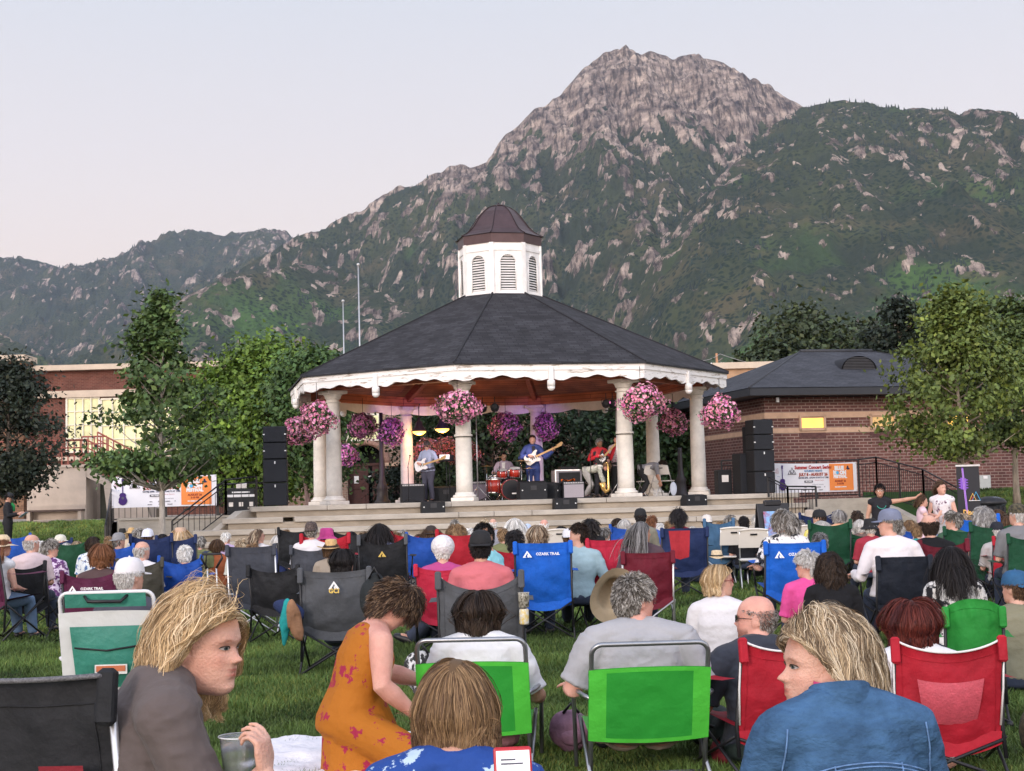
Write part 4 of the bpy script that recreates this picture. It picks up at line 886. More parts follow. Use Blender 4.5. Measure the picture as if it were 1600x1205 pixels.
# street furniture and far poles
def pole_thing(name, label, cat, px, pyt, Y, r_, m, z0=1.0, extra=None):
 b = ground(px, Y, z0); h = at(px, pyt, Y).z - z0; t = thing(name, label, cat, b); mb = MB(); mb.tube([(0, 0, 0), (0, 0, h)], [r_, r_ * .6], 8); mb.build('pole', m, t)
 if extra: extra(t, h)
 return t
def ballc(t, h): MBx = MB(); MBx.ball((0, 0, h + .06), .09, 8, 6); MBx.build('finial', STEEL, t)
pole_thing('flagpole', 'taller bare flagpole left of the bandstand roof', 'flagpole', 565, 415, 84, .055, STEEL, extra=ballc)
pole_thing('flagpole', 'shorter bare flagpole at the left of the pair', 'flagpole', 540, 472, 84, .05, STEEL, extra=ballc)
def upx(t, h):
 wd_ = mat('weathered_pole_wood', (.42, .22, .12), .9, .3, 6); part_box('crossarm', wd_, t, (0, 0, h - .9), (2.4, .12, .14)); part_box('crossarm', wd_, t, (0, -.02, h - 1.7), (1.4, .12, .14)); q = MB()
 for x in (-1.1, -.4, .5, 1.1): q.lathe([(.04, h - .83), (.07, h - .78), (.05, h - .68)], c=(x, 0, 0), n=8)
 q.build('insulator', WHITE, t)
up = pole_thing('utility_pole', 'wooden utility pole with crossarms beside the bandstand roof', 'utility pole', 1125, 552, 110, .14, mat('weathered_pole_wood', (.42, .22, .12), .9, .3, 6), extra=upx)
wr = MB(); a0 = at(1125, 553, 110)
for dz, q in ((0, (1245, 574, 112)), (0, (1080, 560, 108)), (-.6, (1240, 580, 112)), (-1.0, (1240, 592, 112))):
 b_ = at(*q); a = a0 + Vector((0, 0, dz)); wr.tube([a.lerp(b_, k / 10) - Vector((0, 0, 1.2 * (k / 10) * (1 - k / 10))) for k in range(11)], .02, 4)
tag(wr.build('power_line', mat('cable', (.35, .34, .36), .6)), 'thin pale power lines strung from the utility pole', 'cable')
def street_lamp(label, px, pyt, Y, z0, fl=True):
 b = ground(px, Y, z0); h = at(px, pyt, Y).z - z0; t = thing('street_lamp', label, 'street lamp', b)
 mb = MB(); mb.lathe([(.26, 0), (.26, .12), (.20, .18), (.17, .5), (.20, .56), (.12, .72), (.085, 1.0), (.075, 1.6), (.06, h)], n=12); mb.build('post', mat('dark_iron', (.03, .026, .03), .5), t)
 return t, h
street_lamp('dark fluted lamp post standing left of the guitarist', 596, 645, 50, ST - .05)
street_lamp('thin dark lamp post between the two right hand columns', 1062, 700, 52, ST - .05)
for px, py, Y, lb in ((655, 672, 50.5, 'smaller glowing pendant lamp left, over the guitarist'), (691, 668, 49, 'larger glowing pendant lamp beside the strapped column')):
 p = at(px, py, Y); t = thing('pendant_lamp', lb, 'lamp', p); mb = MB(); mb.lathe([(.035, .42), (.05, .3), (.11, .26), (.12, .14), (.2, .04), (.26, -.03), (.25, -.05)], n=16); mb.tube([(0, 0, .4), (0, 0, .75)], .015, 5); mb.build('lamp_shade', mat('dark_iron', (.03, .026, .03), .5), t)
 b_ = MB(); b_.lathe([(.23, -.04), (.2, -.10), (.12, -.15), (.03, -.17)], n=14); b_.build('bulb', mat('glowing_lens', (1, .48, .09), .4, .02, emit=3.5), t)
 ld = bpy.data.lights.new('lamp_glow', 'POINT'); ld.energy = 45; ld.color = (1, .62, .28); ld.shadow_soft_size = .12; lo = bpy.data.objects.new('lamp_glow', ld); COL.objects.link(lo); lo.location = p + Vector((0, 0, -.3))
 ar = MB(); ar.tube([(0, 0, .72), (0, .2, .85), (0, .7, .9)], .02, 6); ar.build('arm', BLACKM, t)
# ---------------------------------------------------------------- people
def etube(path, rx, ry, side=(1, 0, 0), n=18, cap=0.6, pw=2.0):
 """closed tube of elliptic sections: rx along the side axis, ry along the other; rounded ends"""
 P = np.array([list(p) for p in path], float); m = len(P)
 rx = np.broadcast_to(np.array(rx, float), m).copy(); ry = np.broadcast_to(np.array(ry, float), m).copy()
 T = np.gradient(P, axis=0); T /= np.linalg.norm(T, axis=1)[:, None] + 1e-9
 def endr(i, sgn):
  out = []
  for f in (.38, .72, .93):
   out.append((P[i] + sgn * T[i] * cap * min(rx[i], ry[i]) * f, math.sqrt(1 - f * f)))
  return out
 rings = [(q, rx[0] * k, ry[0] * k, T[0]) for q, k in reversed(endr(0, -1))] + [(P[i], rx[i], ry[i], T[i]) for i in range(m)] + [(q, rx[-1] * k, ry[-1] * k, T[-1]) for q, k in endr(m - 1, 1)]
 s0 = np.array(side, float); V = []
 a = np.arange(n) * 2 * PI / n; ca = np.sign(np.cos(a)) * np.abs(np.cos(a)) ** (2 / pw); sa = np.sign(np.sin(a)) * np.abs(np.sin(a)) ** (2 / pw)
 for q, x_, y_, t in rings:
  s_ = s0 - t * (s0 @ t)
  if np.linalg.norm(s_) < 1e-3: s_ = np.array(Vector(t).orthogonal())
  s_ /= np.linalg.norm(s_); b = np.cross(t, s_)
  V.append(q + np.outer(ca * x_, s_) + np.outer(sa * y_, b))
 V = np.concatenate(V); F = []; k = len(rings)
 for j in range(k - 1):
  for i in range(n): i2 = (i + 1) % n; F.append((j * n + i, j * n + i2, (j + 1) * n + i2, (j + 1) * n + i))
 F.append(tuple(range(n - 1, -1, -1))); F.append(tuple((k - 1) * n + i for i in range(n)))
 return V, F
def eball(c, r, rot=None, n=16, m=12):
 mb = MB(); mb.ball((0, 0, 0), r, n, m); V = np.array(mb.V)
 if rot is not None: V = V @ np.array(Euler(rot).to_matrix()).T
 return V + np.array(c), mb.F
def fuse(parts, vox, smooth=3, keep=None):
 """one continuous surface from overlapping closed shapes"""
 V = []; F = []; b = 0
 for v, f in parts: V.append(np.asarray(v)); F += [tuple(i + b for i in q) for q in f]; b += len(v)
 me = bpy.data.meshes.new('fuse'); me.from_pydata(np.concatenate(V).tolist(), [], F); me.update()
 o = bpy.data.objects.new('fuse', me); COL.objects.link(o)
 md = o.modifiers.new('r', 'REMESH'); md.mode = 'VOXEL'; md.voxel_size = vox; md.adaptivity = 0
 dg = bpy.context.evaluated_depsgraph_get(); dg.update(); e = o.evaluated_get(dg).to_mesh()
 nv = len(e.vertices); co = np.zeros(nv * 3, dtype=np.float32); e.vertices.foreach_get('co', co); co = co.reshape(-1, 3).astype(float)
 ne = len(e.edges); ed = np.zeros(ne * 2, dtype=np.int32); e.edges.foreach_get('vertices', ed); ed = ed.reshape(-1, 2)
 tot = np.zeros(len(e.polygons), dtype=np.int32); e.polygons.foreach_get('loop_total', tot); lv = np.zeros(len(e.loops), dtype=np.int32); e.loops.foreach_get('vertex_index', lv)
 o.evaluated_get(dg).to_mesh_clear(); bpy.data.objects.remove(o); bpy.data.meshes.remove(me)
 deg = np.bincount(ed.ravel(), minlength=nv).astype(float)[:, None]
 w_ = np.ones((nv, 1)) if keep is None else keep(co)[:, None]
 for it in range(smooth):
  s_ = np.zeros_like(co)
  for a in range(3): s_[:, a] = np.bincount(ed[:, 0], co[ed[:, 1], a], nv) + np.bincount(ed[:, 1], co[ed[:, 0], a], nv)
  lam = .55 if it % 2 == 0 else (-.20 if smooth > 2 else .3)
  co = co + w_ * lam * (s_ / np.maximum(deg, 1) - co)
 if (tot == 4).all(): return co, lv.reshape(-1, 4)
 st = np.concatenate([[0], np.cumsum(tot)[:-1]]); return co, [tuple(lv[a:a + k]) for a, k in zip(st, tot)]
# --- head: sections by height (z, half width, front, back)
HS = np.array([(.121, .004, .002, -.02), (.118, .028, .022, -.045), (.108, .048, .045, -.068), (.088, .065, .070, -.088), (.062, .0745, .086, -.099), (.036, .0775, .093, -.103), (.018, .0765, .0955, -.102), (.004, .0745, .0895, -.100),
      (-.012, .0730, .0900, -.094), (-.030, .0700, .0915, -.085), (-.045, .0665, .0915, -.074), (-.056, .0635, .0905, -.064), (-.068, .0600, .0905, -.052), (-.080, .0555, .0880, -.040), (-.094, .0470, .0885, -.028), (-.106, .036, .082, -.012), (-.114, .021, .068, .010), (-.117, .004, .05, .03)])[::-1]
def gs(x, s): return np.exp(-(x / s) ** 2)
def face_y(x, z, k=1.0):
 w_ = np.interp(z, HS[:, 0], HS[:, 1]); yf = np.interp(z, HS[:, 0], HS[:, 2]); u = np.clip(np.abs(x) / np.maximum(w_, 1e-4), 0, 1)
 y = yf * (1 - u ** 2.35) ** (1 / 2.1)
 return y + bumps(x, z, k)
def bumps(x, z, k=1.0):
 """nose, brows, lids, lips, chin, as offsets along +y"""
 zz = np.clip((.012 - z) / .040, 0, 1); ridge = np.where((z < .016) & (z > -.05), .0205 * zz ** 1.25, 0) * np.where(z < -.027, gs(z + .027, .0075), 1)
 wd_ = .0085 + .0065 * zz
 b = ridge * gs(x, wd_) + .006 * gs(x, .009) * gs(z + .022, .008) + .0085 * (gs(x - .0125, .0065) + gs(x + .0125, .0065)) * gs(z + .0265, .0075)
 b -= .0115 * (gs(x - .031, .017) + gs(x + .031, .017)) * gs(z - .004, .0115)          # eye sockets
 b += .0065 * (gs(x - .031, .0135) + gs(x + .031, .0135)) * gs(z - .004, .0085)         # lids over the eyeball
 b += .0035 * (gs(x - .028, .02) + gs(x + .028, .02)) * gs(z - .022, .007)              # brow ridge
 b += .0035 * (gs(x - .043, .016) + gs(x + .043, .016)) * gs(z + .020, .016)            # cheekbones
 b += .0062 * gs(x, .020) * gs(z + .0490, .0048) + .0068 * gs(x, .018) * gs(z + .0625, .0058) - .0045 * gs(x, .021) * gs(z + .0555, .0026) - .0035 * gs(x, .02) * gs(z + .0735, .0055) + .004 * gs(x, .018) * gs(z + .092, .010)
 b -= .0015 * gs(np.abs(x) - .031, .006) * gs(z + .046, .016)                            # fold beside the mouth
 return b * k
def head_parts(fem=0.0, k=1.0, ears=True, sc_=1.0, chub=0.0):
 nz, na = 70, 72; zs = -.1165 + (.2375) * (0.5 - 0.5 * np.cos(np.linspace(0, PI, nz))) ** 1.0
 V = []
 for z in zs:
  w_ = np.interp(z, HS[:, 0], HS[:, 1]); yf = np.interp(z, HS[:, 0], HS[:, 2]); yb = np.interp(z, HS[:, 0], HS[:, 3]); w_ = w_ + chub * gs(z + .06, .04)
  a = np.linspace(0, 2 * PI, na, endpoint=False); x = w_ * np.sign(np.cos(a)) * np.abs(np.cos(a)) ** .93; ymid = 0.0; s_ = np.sin(a)
  y = np.where(s_ >= 0, s_.clip(0) ** .93 * (yf - ymid), -np.abs(s_) ** .95 * (ymid - yb)) + ymid
  y = y + np.where(s_ > 0, bumps(x, np.full_like(x, z), k), 0)
  V.append(np.stack([x, y, np.full_like(x, z)], -1))
 V = np.concatenate(V); F = []
 for j in range(nz - 1):
  for i in range(na): i2 = (i + 1) % na; F.append((j * na + i, j * na + i2, (j + 1) * na + i2, (j + 1) * na + i))
 F.append(tuple(range(na - 1, -1, -1))); F.append(tuple((nz - 1) * na + i for i in range(na)))
 out = [(V, F)]
 if ears:
  for s_ in (-1, 1):
   out.append(eball((s_ * .0775, -.012, -.006), (.0085, .018, .031), (R(12), 0, s_ * R(-18))))
   pts = [(s_ * (.082 + .004 * math.sin(t)), -.013 - .019 * math.cos(t) - .004, -.006 + .033 * math.sin(t)) for t in np.linspace(-.8, PI + .5, 12)]
   out.append(etube(pts, .0048, .0048, n=8))
 if sc_ != 1: out = [(v * sc_, f) for v, f in out]
 return out
def xform(parts, M):
 A = np.array(M.to_3x3()); t = np.array(M.translation); return [(v @ A.T + t, f) for v, f in parts]
def hand_parts(wr, dirv, palm_n, s=1, curl=.35, scale=1.0, spread=.10, curls=None, thumb=.6):
 """wrist point, pointing direction, palm normal, s=+1 thumb on the +side"""
 d = Vector(dirv).normalized(); pn = Vector(palm_n); pn = (pn - d * pn.dot(d)).normalized(); sd_ = d.cross(pn).normalized() * s; w_ = Vector(wr); k = scale
 out = [etube([w_ - d * .02 * k, w_ + d * .02 * k, w_ + d * .055 * k, w_ + d * .082 * k], [.024 * k, .033 * k, .040 * k, .038 * k], [.019 * k, .016 * k, .0145 * k, .012 * k], side=tuple(sd_), cap=.5)]
 Ls = (.070, .078, .072, .057)
 for i in range(4):
  c = (curls[i] if curls else curl); off = (1.5 - i) * .0195 * k; b = w_ + d * .080 * k + sd_ * off; fd = (d + sd_ * (1.5 - i) * spread).normalized(); L_ = Ls[i] * k; pts = [b - d * .02 * k]; q = b.copy(); ang = c * .5
  for j, fr in enumerate((.0, .45, .30, .25)):
   v = fd * math.cos(ang) + pn * math.sin(ang); q = q + v * L_ * fr; pts.append(q.copy()); ang += c * (1.0 if j else .6)
  out.append(etube(pts, [.0085 * k, .0088 * k, .0080 * k, .0072 * k, .0062 * k], [.0085 * k, .0088 * k, .0080 * k, .0070 * k, .0060 * k], side=tuple(sd_), n=10, cap=.9))
 tb = w_ + d * .022 * k + sd_ * .026 * k; td = (d * .62 + sd_ * .75 + pn * .25 * thumb).normalized(); td2 = (d * .85 + sd_ * .25 + pn * .55 * thumb).normalized()
 out.append(etube([tb - td * .012 * k, tb + td * .026 * k, tb + td * .046 * k + td2 * .010 * k, tb + td * .050 * k + td2 * .036 * k], [.013 * k, .0125 * k, .0098 * k, .0078 * k], [.012 * k, .0115 * k, .009 * k, .007 * k], n=10, cap=.9))
 return out
def seated_pose(hs=.42, head=(0, 0, 0), lean=0.0, arms='lap', legs='chair', wide=1.0, slump=0.0, sc_=1.0, drop=0.0):
 """joints for a person sitting with +Y forward; lengths for about 1.68 m"""
 P = {}; V_ = Vector
 def sp(y, z): return V_((0, y * 1 + math.sin(lean) * (z - hs), hs + (z - hs) * math.cos(lean)))
 P['pelvis'] = V_((0, 0, hs + .09)); P['waist'] = sp(.01, hs + .25); P['chest'] = sp(.0 + slump * .03, hs + .41); P['upper'] = sp(.0 + slump * .05, hs + .52); P['neck'] = sp(.01 + slump * .06, hs + .60); P['head'] = sp(.045 + slump * .08 + drop * .6, hs + .735 - drop)
 up = (P['upper'] - P['pelvis']).normalized()
 for s, n_ in ((-1, 'L'), (1, 'R')):
  P['sh' + n_] = P['upper'] + V_((s * .168 * wide, 0, -.005)); P['hip' + n_] = V_((s * .085, .0, hs + .085))
  if arms == 'lap': P['el' + n_] = P['sh' + n_] + V_((s * .065, .02, -.27)); P['wr' + n_] = P['el' + n_] + V_((-s * .10, .22, -.03)); P['hd' + n_] = V_((-s * .5, .8, -.1)); P['pn' + n_] = V_((0, 0, -1))
  elif arms == 'rest': P['el' + n_] = P['sh' + n_] + V_((s * .11, -.02, -.26)); P['wr' + n_] = P['el' + n_] + V_((s * .01, .24, .02)); P['hd' + n_] = V_((0, 1, -.1)); P['pn' + n_] = V_((0, 0, -1))
  elif arms == 'down': P['el' + n_] = P['sh' + n_] + V_((s * .06, -.03, -.28)); P['wr' + n_] = P['el' + n_] + V_((s * .0, .04, -.25)); P['hd' + n_] = V_((0, .2, -1)); P['pn' + n_] = V_((-s, 0, 0))
  if legs == 'chair': P['kn' + n_] = V_((s * .12, .42, max(hs + .07, .38))); P['an' + n_] = V_((s * .12, .42 + .06, .08)); P['to' + n_] = V_((s * .14, .64, .035))
  elif legs == 'out': P['kn' + n_] = V_((s * .13, .40, hs + .16)); P['an' + n_] = V_((s * .12, .78, .08)); P['to' + n_] = V_((s * .14, .93, .10))
  elif legs == 'cross': P['kn' + n_] = V_((s * .33, .25, .12)); P['an' + n_] = V_((-s * .08, .33, .07)); P['to' + n_] = V_((-s * .22, .38, .05))
 P['rot'] = head
 return P
def standing_pose(head=(0, 0, 0), wide=1.0):
 P = {}; V_ = Vector
 P['pelvis'] = V_((0, 0, .93)); P['waist'] = V_((0, .01, 1.07)); P['chest'] = V_((0, .01, 1.24)); P['upper'] = V_((0, 0, 1.36)); P['neck'] = V_((0, .005, 1.44)); P['head'] = V_((0, .03, 1.57))
 for s, n_ in ((-1, 'L'), (1, 'R')):
  P['sh' + n_] = V_((s * .168 * wide, 0, 1.36)); P['hip' + n_] = V_((s * .085, 0, .90)); P['kn' + n_] = V_((s * .10, .02, .49)); P['an' + n_] = V_((s * .12, -.02, .08)); P['to' + n_] = V_((s * .15, .15, .035))
  P['el' + n_] = V_((s * .25, -.02, 1.09)); P['wr' + n_] = V_((s * .25, .08, .85)); P['hd' + n_] = V_((0, .15, -1)); P['pn' + n_] = V_((-s, 0, 0))
 P['rot'] = head; return P
def head_M(P, sc_=1.0):
 y_, p_, r_ = P['rot']; return Matrix.Translation(P['head']) @ Euler((R(p_), R(r_), R(y_)), 'XYZ').to_matrix().to_4x4() @ Matrix.Diagonal((sc_, sc_, sc_, 1))
def rotz_side(P):
 v = P['shR'] - P['shL']; return tuple(v.normalized())
def torso_tube(P, g=0.0, fat=1.0, bust=0.0, bot=0.0, top=True, hem=0.0):
 sd_ = rotz_side(P); pel, wa, ch, up, nk = P['pelvis'], P['waist'], P['chest'], P['upper'], P['neck']
 sw = (P['shR'] - P['shL']).length / .336
 path = [pel - (wa - pel).normalized() * (.05 + bot), pel, wa, ch, up, up.lerp(nk, .55)]; rx = [.155 * fat, .168 * fat, .138 * fat, .160 * sw, .165 * sw, .10 * sw]; ry = [.110 * fat, .118 * fat, .098 * fat, .112, .092, .062]
 if hem: path = path[1:]; rx = rx[1:]; ry = ry[1:]; path[0] = pel + (pel - wa).normalized() * hem; rx[0] *= 1.03; ry[0] *= 1.03
 out = [etube(path, [r_ + g for r_ in rx], [r_ + g for r_ in ry], side=sd_, n=26, cap=.35, pw=2.25)]
 fw = Vector(sd_).cross((up - pel).normalized()) * -1
 if bust:
  for s in (-1, 1): out.append(eball(ch.lerp(up, .25) + Vector(sd_) * s * .075 + fw * (.035 + .02 * bust), (.072 + g, .06 + g, .085 + g)))
 out.append(etube([P['shL'].lerp(P['shR'], -.02), P['shL'].lerp(P['shR'], .18) + (nk - up) * .22, P['shL'].lerp(P['shR'], .36) + (nk - up) * .52, P['shL'].lerp(P['shR'], .64) + (nk - up) * .52, P['shL'].lerp(P['shR'], .82) + (nk - up) * .22, P['shL'].lerp(P['shR'], 1.02)],
      [.058 + g, .062 + g, .062 + g, .062 + g, .062 + g, .058 + g], [.062 + g, .068 + g, .066 + g, .066 + g, .068 + g, .062 + g], side=(0, 0, 1), n=16, cap=.8))
 return out
def limb(a, b, c, r0, r1, r2, r3, g=0.0, upto=1.0, n=14):
 """a->b->c with bulge; upto: fraction of the whole length covered"""
 pts = [a, a.lerp(b, .35), a.lerp(b, .75), b, b.lerp(c, .28), b.lerp(c, .65), c]; rr = [r0, r0 * .98, r1 * 1.04, r1, r1 * 1.03, (r2 + r3) / 2 * 1.02, r3]
 if upto < 1:
  k = upto * 6; i = int(k); f = k - i
  if i < 6: pts = pts[:i + 1] + [pts[i].lerp(pts[i + 1], f)]; rr = rr[:i + 1] + [rr[i] + (rr[i + 1] - rr[i]) * f]
 return pts, [r_ + g for r_ in rr]
def body_mesh(P, vox=.012, fat=1.0, bust=0.0, k=1.0, hands=True, hsc=1.0, hand_kw=None, headk=None, armf=1.0, bare=True, arms_only=''):
 M = head_M(P, hsc); parts = torso_tube(P, 0, fat, bust)
 hb = M @ Vector((0, -.018, -.055)); nk = P['neck']; up = P['upper']; parts.append(etube([up.lerp(nk, .2), nk, nk.lerp(hb, .5), hb], [.068, .056 * (.92 + .08 * fat), .052 * (.92 + .08 * fat), .054], [.062, .056, .054, .058], n=20))
 for n_ in 'LR':
  pts, rr = limb(P['sh' + n_], P['el' + n_], P['wr' + n_], .050 * armf, .040 * armf, .040 * armf, .026); parts.append(etube(pts, rr, rr, n=14, cap=.8))
  if hands: parts += hand_parts(P['wr' + n_], P['hd' + n_], P['pn' + n_], s=(1 if n_ == 'L' else -1) , **(hand_kw or {}).get(n_, {}))
  pts, rr = limb(P['hip' + n_], P['kn' + n_], P['an' + n_], .085 * fat, .056, .056, .036); parts.append(etube(pts, rr, rr, n=16, cap=.8))
  parts.append(etube([P['an' + n_] + Vector((0, 0, .02)), P['an' + n_] + Vector((0, 0, -.02)), P['an' + n_].lerp(P['to' + n_], .55), P['to' + n_]], [.036, .04, .042, .036], [.036, .04, .034, .02], n=12, cap=.8))
 hp = xform(head_parts(k=k, **(headk or {})), M)
 Mi = M.inverted(); Ai = np.array(Mi.to_3x3()); ti = np.array(Mi.translation)
 def keep(co):
  q = co @ Ai.T + ti; return np.where((np.abs(q[:, 0]) < .1) & (q[:, 1] > .0) & (np.abs(q[:, 2]) < .12), .18 if vox < .007 else .8, 1.0)
 V, F = fuse(parts + hp, vox, 3 if vox > .007 else 4, keep)
 return V, F, M
def tint_of(V, M, lips=(.80, .42, .40), brow=(.35, .25, .2), scalp=None, freckle=0.0, beard=None, blush=1.0):
 Mi = M.inverted(); q = V @ np.array(Mi.to_3x3()).T + np.array(Mi.translation); x, y, z = q[:, 0], q[:, 1], q[:, 2]
 T = np.ones((len(V), 3)); infr = (y > .03) & (np.abs(x) < .085) & (z > -.13) & (z < .13)
 def blend(m_, c):
  nonlocal T
  m_ = (m_ * infr)[:, None]; T = T * (1 - m_) + np.array(c)[None] * T * m_
 blend(np.clip(1.3 * (gs(x, .024) * (gs(z + .0495, .0042) + gs(z + .0615, .005))) - .25, 0, 1), lips)
 blend(.9 * np.clip(1.5 * gs(x, .018) * gs(z + .0555, .0016) - .3, 0, 1), (.35, .18, .18))
 blend(np.clip(1.2 * gs(np.abs(x) - .030, .017) * gs(z - .0235 + .25 * np.abs(np.abs(x) - .026), .0038) - .15, 0, .8), brow)
 blend(.45 * gs(np.abs(x) - .031, .013) * gs(z - .006, .010), (.80, .62, .58))
 blend(.35 * blush * gs(np.abs(x) - .043, .02) * gs(z + .028, .018), (1.0, .72, .68)); blend(.4 * blush * gs(x, .013) * gs(z + .024, .012), (1.0, .74, .70))
 if beard is not None:
  m_ = np.clip(2.2 * (gs(z + .085, .035) * np.clip((y - .0) / .03, 0, 1)) - .5, 0, .8); blend(m_, beard)
 if scalp is not None:
  m_ = np.clip(((z - .045) / .02), 0, 1) + np.clip((-y - .02) / .02, 0, 1) * np.clip((z + .07) / .02, 0, 1); m_ = np.clip(m_, 0, 1)[:, None] * ((np.abs(x) < .11) & (z < .2))[:, None]; T = T * (1 - .75 * m_) + .75 * m_ * np.array(scalp)[None]
 if freckle:
  f = np.clip(fbm(V[:, 0] * 90, V[:, 1] * 90, V[:, 2] * 90, 2) - .55, 0, .5) * freckle; T *= (1 - f[:, None] * np.array([.35, .6, .7]))
 n = fbm(V[:, 0] * 14, V[:, 1] * 14, V[:, 2] * 14, 3)[:, None] * np.array([.07, .13, .13]); return np.clip(T * (1 + n), 0, 1.2)
def set_tint(o, T, name='tint'):
 c = np.concatenate([T, np.ones((len(T), 1))], 1).astype(np.float32); o.data.color_attributes.new(name, 'FLOAT_COLOR', 'POINT').data.foreach_set('color', c.ravel())
def skin(tone='fair'):
 c = {'fair': (.60, .34, .26), 'tan': (.50, .27, .185), 'pink': (.62, .32, .255), 'olive': (.42, .235, .155), 'brown': (.22, .115, .07)}[tone]
 return mat('skin_' + tone, c, .48, .05, 25, .30, 160, attr='tint', sss=.10, spec=.35)
def shirt_mesh(P, g=.012, fat=1.0, bust=0.0, sleeve=.42, vox=.012, hem=0.06, armf=1.0, loose=1.0, seed=0, wr=.006, collar=False):
 parts = torso_tube(P, g * loose, fat, bust, hem=max(hem, .001))
 for n_ in 'LR':
  if sleeve > 0:
   pts, rr = limb(P['sh' + n_], P['el' + n_], P['wr' + n_], .052 * armf, .041 * armf, .040 * armf, .028, g * loose * 1.25 + .002, upto=sleeve)
   if sleeve < .6: rr[-1] += .008
   parts.append(etube(pts, rr, rr, n=16, cap=.12))
 if collar: parts.append(etube([P['upper'].lerp(P['neck'], .45), P['neck'] + Vector((0, 0, .012))], [.080, .068], [.076, .066], n=18, cap=.1))
 V, F = fuse(parts, vox, 4 if vox > .007 else 5)
 n = ridged(V[:, 0] * 5 + seed, V[:, 1] * 5, V[:, 2] * 9, 3) * wr + fbm(V[:, 0] * 14, V[:, 1] * 14 + seed, V[:, 2] * 20, 2) * wr * .35 + ridged(V[:, 0] * 11 + V[:, 2] * 7 + seed, V[:, 1] * 9, V[:, 2] * 15 - V[:, 0] * 5, 2) * wr * .55
 c = V.mean(0); axis = np.array([0, 0, 1.]); d = V - c; d[:, 2] *= .15; d /= np.linalg.norm(d, axis=1)[:, None] + 1e-6
 return V + d * n[:, None], F
def trouser_mesh(P, g=.012, fat=1.0, upto=1.0, vox=.012, skirt=False):
 sd_ = rotz_side(P); pel, wa = P['pelvis'], P['waist']; dn = (pel - wa).normalized()
 parts = [etube([pel.lerp(wa, .35), pel, pel + dn * .06], [.150 * fat + g, .172 * fat + g, .16 * fat + g], [.106 * fat + g, .122 * fat + g, .112 * fat + g], side=sd_, n=24, cap=.25, pw=2.2)]
 for n_ in 'LR':
  pts, rr = limb(P['hip' + n_], P['kn' + n_], P['an' + n_], .090 * fat, .060, .058, .045, g, upto=upto); parts.append(etube(pts, rr, rr, n=16, cap=.15))
 return fuse(parts, vox, 4)
def shoe_mesh(P, vox=.012, side='LR'):
 out = []
 for n_ in side: a, t = P['an' + n_], P['to' + n_]; d = (t - a); out.append(etube([a + Vector((0, -.03, -.035)) * 1, a.lerp(t, .3) + Vector((0, 0, -.02)), a.lerp(t, .75) + Vector((0, 0, -.006)), t + Vector((0, 0, 0))], [.040, .046, .052, .042], [.036, .044, .036, .026], n=14, cap=.8))
 return fuse(out, vox, 2)
